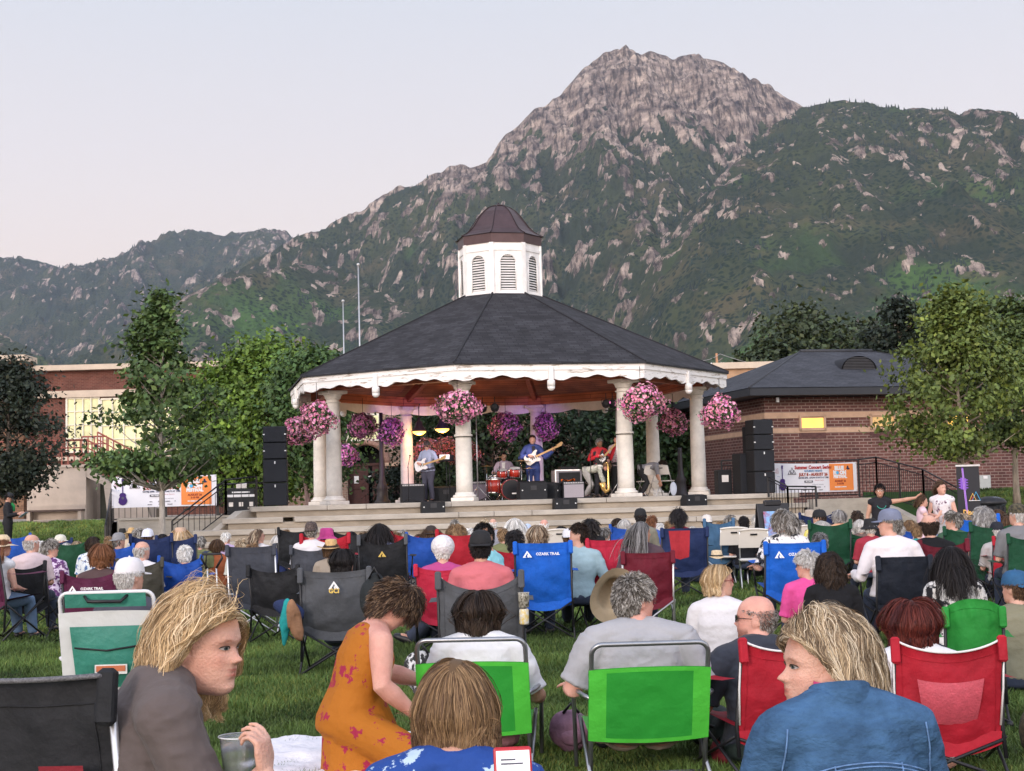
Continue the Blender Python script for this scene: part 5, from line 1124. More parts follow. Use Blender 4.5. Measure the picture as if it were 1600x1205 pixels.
# --- hair made of ribbon locks
def hair_mesh(style, n=900, seed=0, hsc=1.0, down=(0, 0, -1), width=.004, steps=10, cols=((.2, .12, .07),), length=None, wave=None, part=.0, clumps=None, zcut=None, vol=1.0, shoulder=True, back=0.0, clear=None):
 g = np.random.default_rng(seed); st = dict(short=dict(L=.062, lift=.10, comb=1.0, clump=.35, wave=.001, nape=-.075), crop=dict(L=.026, lift=.16, comb=.9, clump=.2, wave=0, nape=-.070), bob=dict(L=.24, lift=.12, comb=1.0, clump=.45, wave=.002, nape=-.06),
     long=dict(L=.46, lift=.10, comb=1.0, clump=.5, wave=.004, nape=-.05), wavy=dict(L=.34, lift=.22, comb=1.0, clump=.72, wave=.011, nape=-.05), curly=dict(L=.20, lift=.55, comb=.7, clump=.8, wave=.013, nape=-.07), fringe=dict(L=.03, lift=.08, comb=.9, clump=.2, wave=.0, nape=-.075),
     bun=dict(L=.16, lift=.03, comb=1.0, clump=.2, wave=.0, nape=-.07), pony=dict(L=.17, lift=.03, comb=1.0, clump=.2, wave=.0, nape=-.07), shag=dict(L=.17, lift=.25, comb=.95, clump=.62, wave=.003, nape=-.085))[style]
 L_ = length or st['L']; wv = st['wave'] if wave is None else wave
 C = np.array([0, -.008, .018]); Rr = np.array([.0805, .1005, .109]); dn = np.array(down, float); dn /= np.linalg.norm(dn)
 d = g.normal(size=(n * 4, 3)); d /= np.linalg.norm(d, axis=1)[:, None]; p = C + d * Rr
 hairline = .058 + .012 * np.cos(p[:, 0] * 30); ok = (p[:, 2] > st['nape'] + .02 * (p[:, 1] > -.04))
 ok &= ~((p[:, 1] > .045) & (p[:, 2] < hairline)); ok &= ~((p[:, 1] > -.008) & (p[:, 2] < .022 + .5 * np.clip(p[:, 1], 0, .05))); ok &= ~((np.abs(p[:, 1] + .012) < .02) & (p[:, 2] < .024))
 if style == 'fringe': ok &= p[:, 2] < .045 + .01 * g.random(len(p))
 d, p = d[ok][:n], p[ok][:n]; n = len(p)
 nk = clumps or max(20, n // 9); K = g.integers(0, n, nk); ci = np.argmin(((p[:, None, :] - p[K][None]) ** 2).sum(-1), 1)
 thick = (.002 + .009 * g.random(n) + .005 * g.random(nk)[ci]) * vol * (1.0 if L_ > .1 else .7)
 wh = np.array([part, -.045, .115])
 comb = p - wh; 
 if style in ('bob', 'long', 'wavy', 'shag'):  # fall to both sides of a parting
  comb = np.stack([(p[:, 0] - part) * 1.1 + np.sign(p[:, 0] - part + 1e-4) * .05 * (p[:, 1] > -.05), (p[:, 1] - .0) * .55 - .02, -np.full(n, .05)], -1)
 if back: comb = comb + np.array([0, -.10, .015])[None] * back * (p[:, 1:2] > -.03)
 if style in ('bun', 'pony'): comb = np.array([0, -.15, .02 if style == 'bun' else .02])[None] - p
 if style == 'short' or style == 'crop': comb = comb + np.array([0, .05, 0]) * (p[:, 1:2] > .02)
 comb = comb - d * (comb * d).sum(1)[:, None]
 v = comb / (np.linalg.norm(comb, axis=1)[:, None] + 1e-6) * st['comb'] + d * st['lift'] + g.normal(0, .06, (n, 3)); v /= np.linalg.norm(v, axis=1)[:, None]
 L = L_ * (.82 + .3 * g.random(n)) * (1 + .10 * g.normal(size=nk))[ci]; ds = (L / steps)[:, None]
 pts = [p.copy()]; q = p + 0.0
 gk = .30 if L_ > .1 else .10
 for s in range(steps):
  v = v + dn * gk + g.normal(0, .035, (n, 3)); v /= np.linalg.norm(v, axis=1)[:, None]
  q2 = q + v * ds
  for _ in range(2):
   e = (q2 - C) / (Rr + thick[:, None]); r_ = np.linalg.norm(e, axis=1); ins = r_ < 1
   q2 = np.where(ins[:, None], C + e / np.maximum(r_, 1e-6)[:, None] * (Rr + thick[:, None]), q2)
   if L_ > .1:   # jaw, neck and shoulders
    e = (q2 - np.array([0, .01, -.05])) / (np.array([.070, .082, .085]) + thick[:, None] * .8); r_ = np.linalg.norm(e, axis=1); q2 = np.where((r_ < 1)[:, None], np.array([0, .01, -.05]) + e / np.maximum(r_, 1e-6)[:, None] * (np.array([.070, .082, .085]) + thick[:, None] * .8), q2)
    cy = q2[:, :2] - np.array([0, -.02]); r2 = np.linalg.norm(cy, axis=1); m_ = (q2[:, 2] < -.09) & (r2 < .07); q2[:, :2] = np.where(m_[:, None], np.array([0, -.02]) + cy / np.maximum(r2, 1e-6)[:, None] * .07, q2[:, :2])
    if shoulder: e = (q2 - np.array([0, -.045, -.335])) / (np.array([.215, .115, .15]) + thick[:, None] * .6); r_ = np.linalg.norm(e, axis=1); q2 = np.where((r_ < 1)[:, None], np.array([0, -.045, -.335]) + e / np.maximum(r_, 1e-6)[:, None] * (np.array([.215, .115, .15]) + thick[:, None] * .6), q2)
    m_ = (q2[:, 1] > .055) & (q2[:, 2] < .05) & (np.abs(q2[:, 0]) < .062); q2[:, 0] = np.where(m_, np.sign(q2[:, 0] + part * -.01 + 1e-5) * .062 * .5 + q2[:, 0] * .5, q2[:, 0]); q2[:, 1] = np.where(m_, q2[:, 1] - .006, q2[:, 1])
  if clear:
   yl = np.interp(q2[:, 2], [-.3, -.10, -.03, .03, .065, .1], [.01, .0, -.012, .022, .066, .13]); sd0 = {'R': q2[:, 0] > -.03, 'L': q2[:, 0] < .03, 'B': q2[:, 0] < 9}[clear]; m_ = sd0 & (q2[:, 1] > yl); q2[:, 1] = np.where(m_, yl + (q2[:, 1] - yl) * .12, q2[:, 1])
   ya = yl + np.where(q2[:, 2] < -.08, -.005, .045); fr = (~sd0) & (q2[:, 1] > ya); q2[:, 1] = np.where(fr, ya, q2[:, 1])
  if zcut is not None:
   cy = q2[:, :2] - np.array([0, -.012]); r2 = np.linalg.norm(cy, axis=1); rm = .102 + thick; m_ = (q2[:, 2] < .0) & (r2 > rm) & (style == 'bob'); q2[:, :2] = np.where(m_[:, None], np.array([0, -.012]) + cy / np.maximum(r2, 1e-6)[:, None] * (rm + (r2 - rm) * .45)[:, None], q2[:, :2])
   m_ = q2[:, 2] < (zcut + .012 * np.sin(ci * 1.7)); q2 = np.where(m_[:, None], q + (q2 - q) * .08, q2)
  v = (q2 - q) / (np.linalg.norm(q2 - q, axis=1)[:, None] + 1e-9); q = q2; pts.append(q.copy())
 Pn = np.stack(pts, 1)                                   # n, steps+1, 3
 s_ = np.linspace(0, 1, steps + 1)[None, :, None]
 cc = Pn[K][ci]; rootoff = (p - p[K][ci])[:, None, :]; Pn = Pn * (1 - st['clump'] * s_ ** 1.1) + (cc + rootoff * 1.15) * st['clump'] * s_ ** 1.1 + g.normal(0, .0016, Pn.shape) * s_
 if wv:
  ph = (g.random(nk) * 6.28)[ci][:, None]; ph2 = (g.random(nk) * 6.28)[ci][:, None]; fr = (L_ / .095) * 2 * PI * (.8 + .4 * g.random(nk))[ci][:, None] if L_ > .1 else 6
  sl = s_[..., 0]; amp = wv * np.clip(sl * 2.2, 0, 1); out = Pn - C; out /= np.linalg.norm(out, axis=-1)[..., None]; tg = np.gradient(Pn, axis=1); sdv = np.cross(tg, out); sdv /= np.linalg.norm(sdv, axis=-1)[..., None] + 1e-9
  Pn = Pn + sdv * (amp * np.sin(fr * sl + ph))[..., None] + out * (amp * .6 * np.sin(fr * sl * .93 + ph2))[..., None]
 tg = np.gradient(Pn, axis=1); tg /= np.linalg.norm(tg, axis=-1)[..., None] + 1e-9; out = Pn - C; out[..., 2] *= .3; out /= np.linalg.norm(out, axis=-1)[..., None] + 1e-9
 sd_ = np.cross(tg, out + g.normal(0, .35, (n, 1, 3))); sd_ /= np.linalg.norm(sd_, axis=-1)[..., None] + 1e-9
 wprof = (width * (.7 + .6 * g.random(n)))[:, None] * np.concatenate([[1.0], np.linspace(1.1, .9, steps - 1), [.15]])[None]
 if wprof.shape[1] != steps + 1: wprof = np.repeat(wprof[:, :1], steps + 1, 1)
 A = Pn - sd_ * wprof[..., None] / 2; B = Pn + sd_ * wprof[..., None] / 2
 V = np.stack([A, B], 2).reshape(-1, 3); m2 = steps + 1; base = np.arange(n)[:, None, None] * m2 * 2 + np.arange(steps)[None, :, None] * 2
 F = (base + np.array([0, 1, 3, 2])[None, None]).reshape(-1, 4)
 cols = np.array(cols); pick = g.integers(0, len(cols), nk)[ci]; mixk = (g.random(n) < .55)[:, None]; col = np.where(mixk, cols[pick], cols[g.integers(0, len(cols), n)]) * (.75 + .5 * g.random(n))[:, None]
 Cl = np.repeat(col, m2 * 2, 0) * np.tile(np.repeat(np.linspace(.85, 1.1, m2), 2), n)[:, None]
 cn, cm = 26, 18; cv = []; cf = []
 for j in range(cm + 1):
  t = PI / 2 - (PI * .80) * j / cm
  for i in range(cn): a = 2 * PI * i / cn; cv.append(C + np.array([math.cos(t) * math.cos(a), math.cos(t) * math.sin(a), math.sin(t)]) * (Rr + (.003 if style not in ('fringe',) else .0005)))
 cv = np.array(cv); h2 = .056 + .012 * np.cos(cv[:, 0] * 30); bad = (cv[:, 2] < st['nape'] + .01) | ((cv[:, 1] > .040) & (cv[:, 2] < h2)) | ((cv[:, 1] > -.01) & (cv[:, 2] < .02)) | (style == 'fringe') 
 for j in range(cm):
  for i in range(cn):
   q4 = (j * cn + i, j * cn + (i + 1) % cn, (j + 1) * cn + (i + 1) % cn, (j + 1) * cn + i)
   if not bad[list(q4)].any(): cf.append(q4)
 if cf:
  F = np.concatenate([F, np.array(cf) + len(V)]); V = np.concatenate([V, cv]); Cl = np.concatenate([Cl, np.repeat(cols.mean(0)[None] * .55, len(cv), 0)])
 return V * hsc, F, Cl
def extra_hair(kind, cols, seed=3):
 """bun or ponytail lump made of locks, head-local"""
 g = np.random.default_rng(seed); mb = MB()
 if kind == 'bun': mb.ball((0, -.115, .03), (.038, .034, .036), 14, 10)
 else:
  mb.tube([(0, -.105, .03), (0, -.14, .0), (0, -.15, -.07), (0, -.135, -.16), (0, -.12, -.24)], [.02, .026, .028, .022, .006], 10)
 V = np.array(mb.V); c = np.array(cols).mean(0); return mb, c
HAIRM = mat('hair', (1, 1, 1), .5, 0, 3, attr='tint', spec=.18)
HC = dict(black=((.010, .009, .010), (.016, .013, .013), (.022, .018, .018)), dark=((.028, .017, .012), (.05, .032, .022), (.018, .012, .010)), brown=((.085, .045, .025), (.12, .07, .038), (.05, .028, .018)), light=((.20, .12, .06), (.30, .19, .10), (.12, .07, .04)),
    blond=((.62, .44, .24), (.48, .32, .17), (.74, .58, .38), (.36, .24, .13)), obrn=((.075, .045, .03), (.035, .022, .016), (.22, .14, .085), (.05, .03, .02)), dirty=((.50, .38, .24), (.22, .155, .095), (.62, .52, .38), (.14, .10, .065), (.34, .25, .16)), grey=((.30, .29, .28), (.42, .41, .40), (.20, .19, .19)), white=((.72, .70, .66), (.60, .58, .55), (.80, .79, .77)), dgrey=((.10, .095, .095), (.17, .165, .165), (.05, .045, .045), (.26, .25, .25)),
    silver=((.55, .53, .50), (.40, .38, .36), (.66, .64, .62)), red=((.085, .018, .014), (.13, .03, .022), (.05, .012, .012)), streak=((.36, .26, .17), (.12, .075, .05), (.55, .45, .33), (.07, .045, .03)), auburn=((.20, .085, .04), (.14, .06, .03)), gsalt=((.28, .26, .24), (.11, .095, .08), (.42, .40, .37), (.07, .06, .05)))
def link_hair(name, V, F, C, parent, M=None, mat_=None):
 o = link_mesh(name, V, F, mat_ or HAIRM, parent, smooth=True); set_tint(o, np.clip(C, 0, 1))
 if M is not None: o.matrix_local = M
 return o
# --- headgear and glasses, head-local
def cap_mesh(parent, M, m, m2=None, back=False, r=1.0, mesh_back=None, btn=None):
 mb = MB(); n = 24; prof = [(.001, .136), (.03, .134), (.058, .124), (.078, .102), (.088, .07), (.092, .040), (.092, .028)]
 for r_, z in prof: pass
 vs = []; fs = []
 for r_, z in prof:
  for i in range(n): a = 2 * PI * i / n; vs.append((r_ * .94 * math.cos(a), -.008 + r_ * 1.14 * math.sin(a), z))
 for k in range(len(prof) - 1):
  for i in range(n): j = (i + 1) % n; fs.append((k * n + i, (k + 1) * n + i, (k + 1) * n + j, k * n + j))
 mb.add(vs, fs, True)
 s_ = -1 if back else 1; bv = []; bf = []
 for i in range(13):
  a = PI * i / 12; x = .078 * math.cos(a)
  for q in (0, 1, 2): y = s_ * (.088 * (math.sin(a) * .25 + .75) + q / 2 * .075 * math.sin(a) ** .7) - .01; bv.append((x * (1 - .02 * q), y, .034 - .012 * q / 2 * math.sin(a) + .012 * (x / .078) ** 2 * -1 * q / 2))
 b0 = len(bv); bv += [(x, y, z - .004) for x, y, z in bv]
 for i in range(12):
  for q in (0, 1): k = i * 3 + q; bf += [(k, k + 1, k + 4, k + 3), (b0 + k, b0 + k + 3, b0 + k + 4, b0 + k + 1)]
  k = i * 3 + 2; bf.append((k, b0 + k, b0 + k + 3, k + 3))
 o = mb.build('cap', m, parent); o.matrix_local = M; p = MB(); p.add(bv, bf, True); b = p.build('brim', m2 or m, o)
 bt = MB(); bt.ball((0, -.008, .137), .007, 8, 6); bt.build('button', btn or m, o)
 return o
def brim_hat(parent, M, m, band=None, r=.19, crown='round', tilt=0, h=.10, droop=.02):
 mb = MB(); c = {'round': [(.001, .125 + h * .2), (.05, .122 + h * .2), (.078, .11), (.090, .06), (.094, .035)], 'fedora': [(.001, .135), (.03, .132), (.055, .148), (.078, .135), (.088, .06), (.094, .035)], 'bucket': [(.001, .135), (.06, .133), (.082, .12), (.092, .06), (.096, .035)]}[crown]
 mid = c + [(r * .75, .03 - droop * .3), (r, .032 - droop)]
 n = 28; vs = []; fs = []
 for k, (r_, z) in enumerate(mid):
  for i in range(n):
   a = 2 * PI * i / n; up_ = (.02 * math.cos(2 * a) if (crown == 'fedora' and k >= len(c)) else .006 * math.sin(3 * a) * (k >= len(c))); vs.append((r_ * .95 * math.cos(a), -.006 + r_ * (1.12 if k < len(c) else 1.05) * math.sin(a), z + up_ * (k - len(c) + 1) / 2 * (k >= len(c))))
 for k in range(len(mid) - 1):
  for i in range(n): j = (i + 1) % n; fs.append((k * n + i, (k + 1) * n + i, (k + 1) * n + j, k * n + j))
 mb.add(vs, fs, True); o = mb.build('hat', m, parent); o.matrix_local = M
 if band:
  b = MB(); b.lathe([(.096, .038), (.0955, .062)], n=28, caps=False); b.T = Matrix.Identity(4); bo = b.build('hat_band', band, o); bo.scale = (.96, 1.13, 1); bo.location = (0, -.006, 0)
 return o
def glasses(parent, M, m, sun=False):
 mb = MB()
 for s in (-1, 1):
  cx = s * .031; pts = [(cx + .024 * math.cos(t), .098 + .004 - .012 * (cx + .024 * math.cos(t)) ** 2 / .003, .004 + .017 * math.sin(t)) for t in np.linspace(0, 2 * PI, 15)]; mb.tube(pts, .0018, 5, caps=False)
  mb.tube([(s * .055, .092, .008), (s * .074, .06, .009), (s * .081, .0, .008), (s * .082, -.02, -.004)], .0019, 5)
 mb.tube([(-.008, .103, .009), (.008, .103, .009)], .0016, 5); o = mb.build('glasses', m, parent); o.matrix_local = M
 ln = MB()
 for s in (-1, 1): ln.add([(s * .031 + .0235 * math.cos(t), .1015 - .012 * (s * .031 + .024 * math.cos(t)) ** 2 / .003, .004 + .0165 * math.sin(t)) for t in np.linspace(0, 2 * PI, 14, endpoint=False)], [tuple(range(14))])
 ln.build('lens', mat('dark_lens', (.01, .01, .012), .1, 0, 1, spec=.8) if sun else mat('clear_lens', (.8, .82, .85), .05, 0, 1, alpha=.18, spec=.8), o); return o
def eyes(parent, M, iris=(.18, .26, .30), k=1.0, lash=(.05, .03, .02), open_=.0062):
 for s in (-1, 1):
  nx, nz = 17, 11; V = []; C = []
  for j in range(nz):
   for i in range(nx):
    u = (i / (nx - 1)) * 2 - 1; v_ = (j / (nz - 1)) * 2 - 1; ex = .0145 * u; hz = open_ * (1 - abs(u) ** 2.2) ** .8 * (1.0 if v_ > 0 else .6); ez = hz * v_ + .001 * u * s * 1
    x = s * .031 + ex; z = .0035 + ez; y = float(face_y(np.array(x), np.array(z), k)) + .0018 + .0035 * (1 - u * u) ; V.append((x, y, z))
    r_ = math.hypot(ex + s * .0015, ez - .0006); C.append((.005, .005, .006) if r_ < .0024 else (iris if r_ < .0060 else (.36, .32, .31)) if r_ > .0 else 0)
  F = [(j * nx + i, j * nx + i + 1, (j + 1) * nx + i + 1, (j + 1) * nx + i) for j in range(nz - 1) for i in range(nx - 1)]
  o = link_mesh('eye', V, F, mat('eye_surface', (1, 1, 1), .12, 0, 1, attr='tint', spec=.6), parent, smooth=True); set_tint(o, np.array(C)); o.matrix_local = M
  lid = MB(); top = [V[(nz - 1) * nx + i] for i in range(nx)]; lid.tube([(x, y + .0012, z + .0006) for x, y, z in top], [.0006] + [.0016] * (nx - 2) + [.0008], 6); lo = lid.build('eyelash', mat('lash', lash, .7), o)
# --- crowd: shared meshes, own materials
_BODY = {}
def get_body(key, P, vox, **kw):
 if key not in _BODY:
  V, F, M = body_mesh(P, vox, **kw); T = tint_of(V, M); _BODY[key] = (V, F, M, T, None)
 return _BODY[key]
def obj_mat(o, m):
 if not o.material_slots: o.data.materials.append(m)
 o.material_slots[0].link = 'OBJECT'; o.material_slots[0].material = m
_MESH = {}
def shared(key, name, maker, parent, m, M=None):
 """one mesh, many objects, each with its own material"""
 if key not in _MESH:
  r_ = maker(); o = link_mesh(name, r_[0], r_[1], m, None, smooth=True)
  if len(r_) > 2: set_tint(o, np.clip(r_[2], 0, 1.2))
  _MESH[key] = o.data; bpy.data.objects.remove(o)
 o = bpy.data.objects.new(name, _MESH[key]); COL.objects.link(o); o.parent = parent; obj_mat(o, m)
 if M is not None: o.matrix_local = M
 return o
# ---------------------------------------------------------------- chairs
def fabric(name, c, wr=1.0, dark=False):
 return mat(name, c, .68, .22, 3.0, .9 * wr, 9, spec=.2)
def sheet_grid(fn, nu, nv, thick=.004):
 V = [fn(i / nu, j / nv) for j in range(nv + 1) for i in range(nu + 1)]; F = []
 for j in range(nv):
  for i in range(nu): k = j * (nu + 1) + i; F.append((k, k + 1, k + nu + 2, k + nu + 1))
 return np.array(V), F
CH_M = {}
def camp_chair_proto(key, w=.54, hs=.42, hb=.90, dip=.07, detail=True, sag=.05):
 """meshes of a folding camp chair seen as parts: returns list of (part name, V, F, slot)"""
 if key in CH_M: return CH_M[key]
 g = np.random.default_rng(hash(key) % 1000); out = []; hw = w / 2; sd_ = g.uniform(0, 50)
 yb, yt = -.20, -.30
 def back(u, v):
  x = (u - .5) * w; q = 1 - (2 * u - 1) ** 2; zt = hb - dip * q ** .8; zb = hs - .03 - .05 * q; z = zb + (zt - zb) * v
  y = yb + (yt - yb) * v - sag * q * math.sin(PI * min(1, v * .9 + .15)) + .004
  rip = .010 * abs(math.sin((u - .5) * 9 + 3 * v)) * (v - .2) * (1 - q) + .008 * float(fbm(np.array(u * 5 + v * 3 + sd_), np.array(v * 4 - u * 2), 3.0, 3)) + .006 * math.sin((u - .5) * 26 + v * 7) * math.exp(-((v - .9) / .2) ** 2) + .007 * float(ridged(np.array(u * 3 + sd_), np.array(v * 2.2), 1.0, 2)) * q
  return (x, y + rip, z)
 V, F = sheet_grid(back, 28, 22); out.append(('backrest', V, F, 0)); hm_ = MB()
 for ln in ([back(u, .90) for u in np.linspace(.02, .98, 20)], [back(.07, v) for v in np.linspace(.03, .9, 14)], [back(.93, v) for v in np.linspace(.03, .9, 14)]): hm_.tube([(x, y - .001, z) for x, y, z in ln], .0026, 4)
 out.append(('hem', np.array(hm_.V), hm_.F, 0))
 def seat(u, v):
  x = (u - .5) * w * (1.0 - .0 * v); q = 1 - (2 * u - 1) ** 2; y = yb + .02 + (.46) * v; z = hs - .05 * q * (1 - .5 * v) + .03 * v + .004 * math.sin(u * 20); return (x, y, z)
 V, F = sheet_grid(seat, 16, 12); out.append(('seat', V, F, 0))
 def skirt(u, v):
  x = (u - .5) * w * .98; q = 1 - (2 * u - 1) ** 2; return (x, yb - .012 - .02 * q * v, hs - .02 - v * (.06 + .06 * q))
 V, F = sheet_grid(skirt, 14, 4); out.append(('skirt', V, F, 0))
 yf = yb + .50; r_ = .009
 def T(*p, rr=r_, n=7): mb = MB(); mb.tube(p, rr, n); return np.array(mb.V), mb.F
 for s in (-1, 1):
  out.append(('back_post', *T((s * hw * 1.02, yb - .03, .12), (s * (hw + .0), yb + .0, hs), (s * (hw + .0), yt, hb + .01), rr=.0105), 1))
  out.append(('leg', *T((s * hw * 1.05, yb - .09, .02), (s * hw * 1.05, yf, hs + .0)), 1)); out.append(('leg', *T((s * hw * 1.05, yf + .03, .02), (s * hw * 1.05, yb, hs - .05)), 1))
  out.append(('leg', *T((-s * hw * 1.05, yb - .09, .02), (s * hw * .98, yb - .02, hs - .06)), 1)); out.append(('leg', *T((-s * hw * 1.05, yf + .03, .02), (s * hw, yf, hs - .04)), 1))
  out.append(('front_post', *T((s * hw * 1.02, yf, hs - .04), (s * (hw + .03), yf - .02, hs + .24)), 1))
  def arm(u, v, s=s): x = s * (hw + .005 + .075 * (v)) + 0; y = yb - .02 + u * .50; return (x, y, hs + .235 + .012 * math.sin(u * PI) * -1 - .006 * v + .01)
  V, F = sheet_grid(arm, 8, 3); out.append(('armrest', V, F, 0))
  mb = MB(); [mb.lathe([(.019, 0), (.021, .012), (.014, .03)], c=(s * hw * 1.05, y, 0), n=10) for y in (yb - .09,)]; out.append(('foot', np.array(mb.V), mb.F, 2))
  mb = MB(); mb.lathe([(.019, 0), (.021, .012), (.014, .03)], c=(s * hw * 1.05, yf + .03, 0), n=10); out.append(('foot', np.array(mb.V), mb.F, 2))
  mb = MB(); mb.box((s * (hw - .004), yt - .002, hb - .05), (.045, .034, .13), (R(-6), 0, 0), bev=.01); out.append(('corner_pocket', np.array(mb.V), mb.F, 3))
 CH_M[key] = [(n_, link_data(n_, V, F, n_ not in ('corner_pocket',)), sl) for n_, V, F, sl in out]
 return CH_M[key]
def link_data(name, V, F, smooth=True):
 o = link_mesh(name, V, F, BLACKM, None, smooth=smooth); me = o.data; bpy.data.objects.remove(o); return me
def chair_thing(name, label, cat, loc, rz, proto, mats, group=None, scale=1.0, skip=()):
 t = thing(name, label, cat, loc, rz, group); t.scale = (scale,) * 3
 for n_, me, sl in proto:
  if n_ in skip: continue
  o = bpy.data.objects.new(n_, me); COL.objects.link(o); o.parent = t; obj_mat(o, mats[sl])
 return t
def beach_chair(label, loc, rz, fab, edge, frame, w=.56, hs=.24, hb=.80, group=None, name='beach_chair', extra=None, curve=True):
 """low chair: bent tube hoop with a cloth panel, legs and arms"""
 t = thing(name, label, 'chair', loc, rz, group); hw = w / 2; yb = -.16; yt = -.34; zc = hb - .13
 def yz(z): return yb + (yt - yb) * (z - hs) / (hb - hs)
 r_ = .0125; mb = MB(); pts = [(-hw, yz(.05) + .0, .02), (-hw, yz(hs), hs)] + [(-hw, yz(z), z) for z in np.linspace(hs + .1, hb - .06, 5)]
 arc = [(-hw + .05 - .05 * math.cos(a), hb - .06 + .05 * math.sin(a)) for a in np.linspace(.2, PI / 2, 5)]
 pts += [(x, yz(z), z) for x, z in arc]; pts += [(x, yz(z), z) for x, z in [(-x, z) for x, z in reversed(arc)]] + [(hw, yz(z), z) for z in np.linspace(hb - .06, hs + .1, 5)] + [(hw, yz(hs), hs), (hw, yz(.05), .02)]
 mb.tube(pts, r_, 10); mb.build('frame', frame, t)
 def back(u, v): q = 1 - (2 * u - 1) ** 2; z = hs - .02 + (zc - hs + .02) * v + .010 * (q - .5) * (1 if v > .5 else -1.6); return ((u - .5) * (w + .026), yz(z) - .016 - .018 * q + .004 * float(vnoise(u * 6, v * 5, 3.)), z)
 V, F = sheet_grid(back, 28, 18); V[:, 1] -= .0
 mi = []
 for j in range(18):
  for i in range(28): mi.append(1 if (i < 4 or i > 23 or j > 16 or j < 1) else 0)
 o = link_mesh('backrest', V, F, [fab, edge], t, smooth=True, mi=mi)
 def front(u, v): x, y, z = back(u, v); return (x, y + .030, z)
 V, F = sheet_grid(front, 10, 6); link_mesh('backrest_lining', V, F, fab, t, smooth=True)
 def seat(u, v): q = 1 - (2 * u - 1) ** 2; return ((u - .5) * w, yb + .44 * v, hs - .03 * q + .05 * v)
 V, F = sheet_grid(seat, 14, 10); link_mesh('seat', V, F, edge, t, smooth=True)
 for s in (-1, 1):
  a = MB(); a.tube([(s * hw, yz(hs + .2), hs + .2), (s * (hw + .035), yz(hs + .2) + .05, hs + .215), (s * (hw + .045), .20, hs + .20), (s * (hw + .045), .235, hs + .17), (s * (hw + .04), .22, .02)], r_ * .9, 8); a.build('armrest', frame, t)
  a = MB(); a.tube([(s * (hw + .01), yb - .05, .03), (s * (hw + .01), yb + .44, hs + .05)], r_ * .85, 8); a.build('leg', frame, t)
 a = MB(); a.tube([(-hw, yz(.05), .03), (hw, yz(.05), .03)], r_ * .85, 8); a.build('stretcher', frame, t)
 if extra: extra(t, yz)
 return t
def plastic_chair(label, loc, rz, m, group=None):
 t = thing('folding_chair', label, 'chair', loc, rz, group)
 def back(u, v): q = 1 - (2 * u - 1) ** 2; return ((u - .5) * .44 * (1 - .05 * v), -.20 - .07 * v - .03 * q, .62 + .25 * v + .02 * q * v)
 V, F = sheet_grid(back, 14, 6); V2 = V + np.array([0, .02, 0]); n = len(V); k = MB(); k.add(V.tolist(), F, True); k.add(V2.tolist(), [f[::-1] for f in F], True)
 k.tube([back(u, 1) for u in np.linspace(0, 1, 9)], .016, 6); k.build('backrest', m, t)
 h = MB(); h.plate([(-.05, .80), (.05, .80), (.05, .825), (-.05, .825)], -.292, -.287); h.build('handle_slot', mat('dark_void', (.01, .01, .012), .9), t)
 part_box('seat', m, t, (0, .02, .44), (.42, .40, .03), bev=.012)
 for s in (-1, 1):
  for pts in ([(s * .20, -.27, .86), (s * .20, .22, .01)], [(s * .19, .16, .45), (s * .19, -.26, .01)]): a = MB(); a.tube(pts, .011, 7); a.build('leg', STEEL, t)
 return t
# ---------------------------------------------------------------- the seated audience
CHM = {}
def chair_mats(c, metal='b', c2=None): return [fabric('fabric_' + ''.join('%02d' % int(x * 99) for x in lin(c)), c), BLACKM if metal == 'b' else STEEL, BLACKM, fabric('fabric_' + ''.join('%02d' % int(x * 99) for x in lin(c2 or c)), c2 or c)]
FC = dict(black=(.016, .017, .020), navy=(.014, .026, .085), blue=(.010, .105, .50), royal=(.016, .075, .36), red=(.36, .014, .028), maroon=(.12, .010, .022), purple=(.085, .014, .045), grey=(.055, .060, .075), slate=(.075, .08, .09), olive=(.055, .052, .042), green=(.010, .060, .030), kelly=(.02, .22, .035), steelblue=(.05, .12, .22), brightred=(.46, .02, .05))
LIGHTW = mat('white_logo_print', (.75, .75, .75), .6)
def peak_logo(parent, x, y, z, w, m, tilt=0.0, yellow=False):
 """triangular peak emblem printed on a chair back, seen from behind"""
 mb = MB(); mb.T = Matrix.Translation((x, y, z)) @ Matrix.Rotation(tilt, 4, 'X')
 P = [(-w / 2, 0), (w / 2, 0), (.04 * w, w * .72)]; 
 mb.add([(-w * .5, 0, 0), (-.02 * w, 0, w * .72), (.02 * w, 0, w * .50), (-.22 * w, 0, .10 * w), (-.10 * w, 0, 0)], [(0, 4, 3, 2, 1)])
 mb.add([(-.02 * w, 0, w * .72), (.5 * w, 0, 0), (.30 * w, 0, 0), (.10 * w, 0, .20 * w), (.02 * w, 0, .44 * w)], [(0, 4, 3, 2, 1)][::-1]); mb.add([(-.02 * w, 0, .20 * w), (.02 * w, 0, .30 * w), (.24 * w, 0, 0), (.02 * w, 0, 0)], [(0, 1, 2, 3)])
 o = mb.build('emblem', m, parent)
 return o
PEOPLE = []
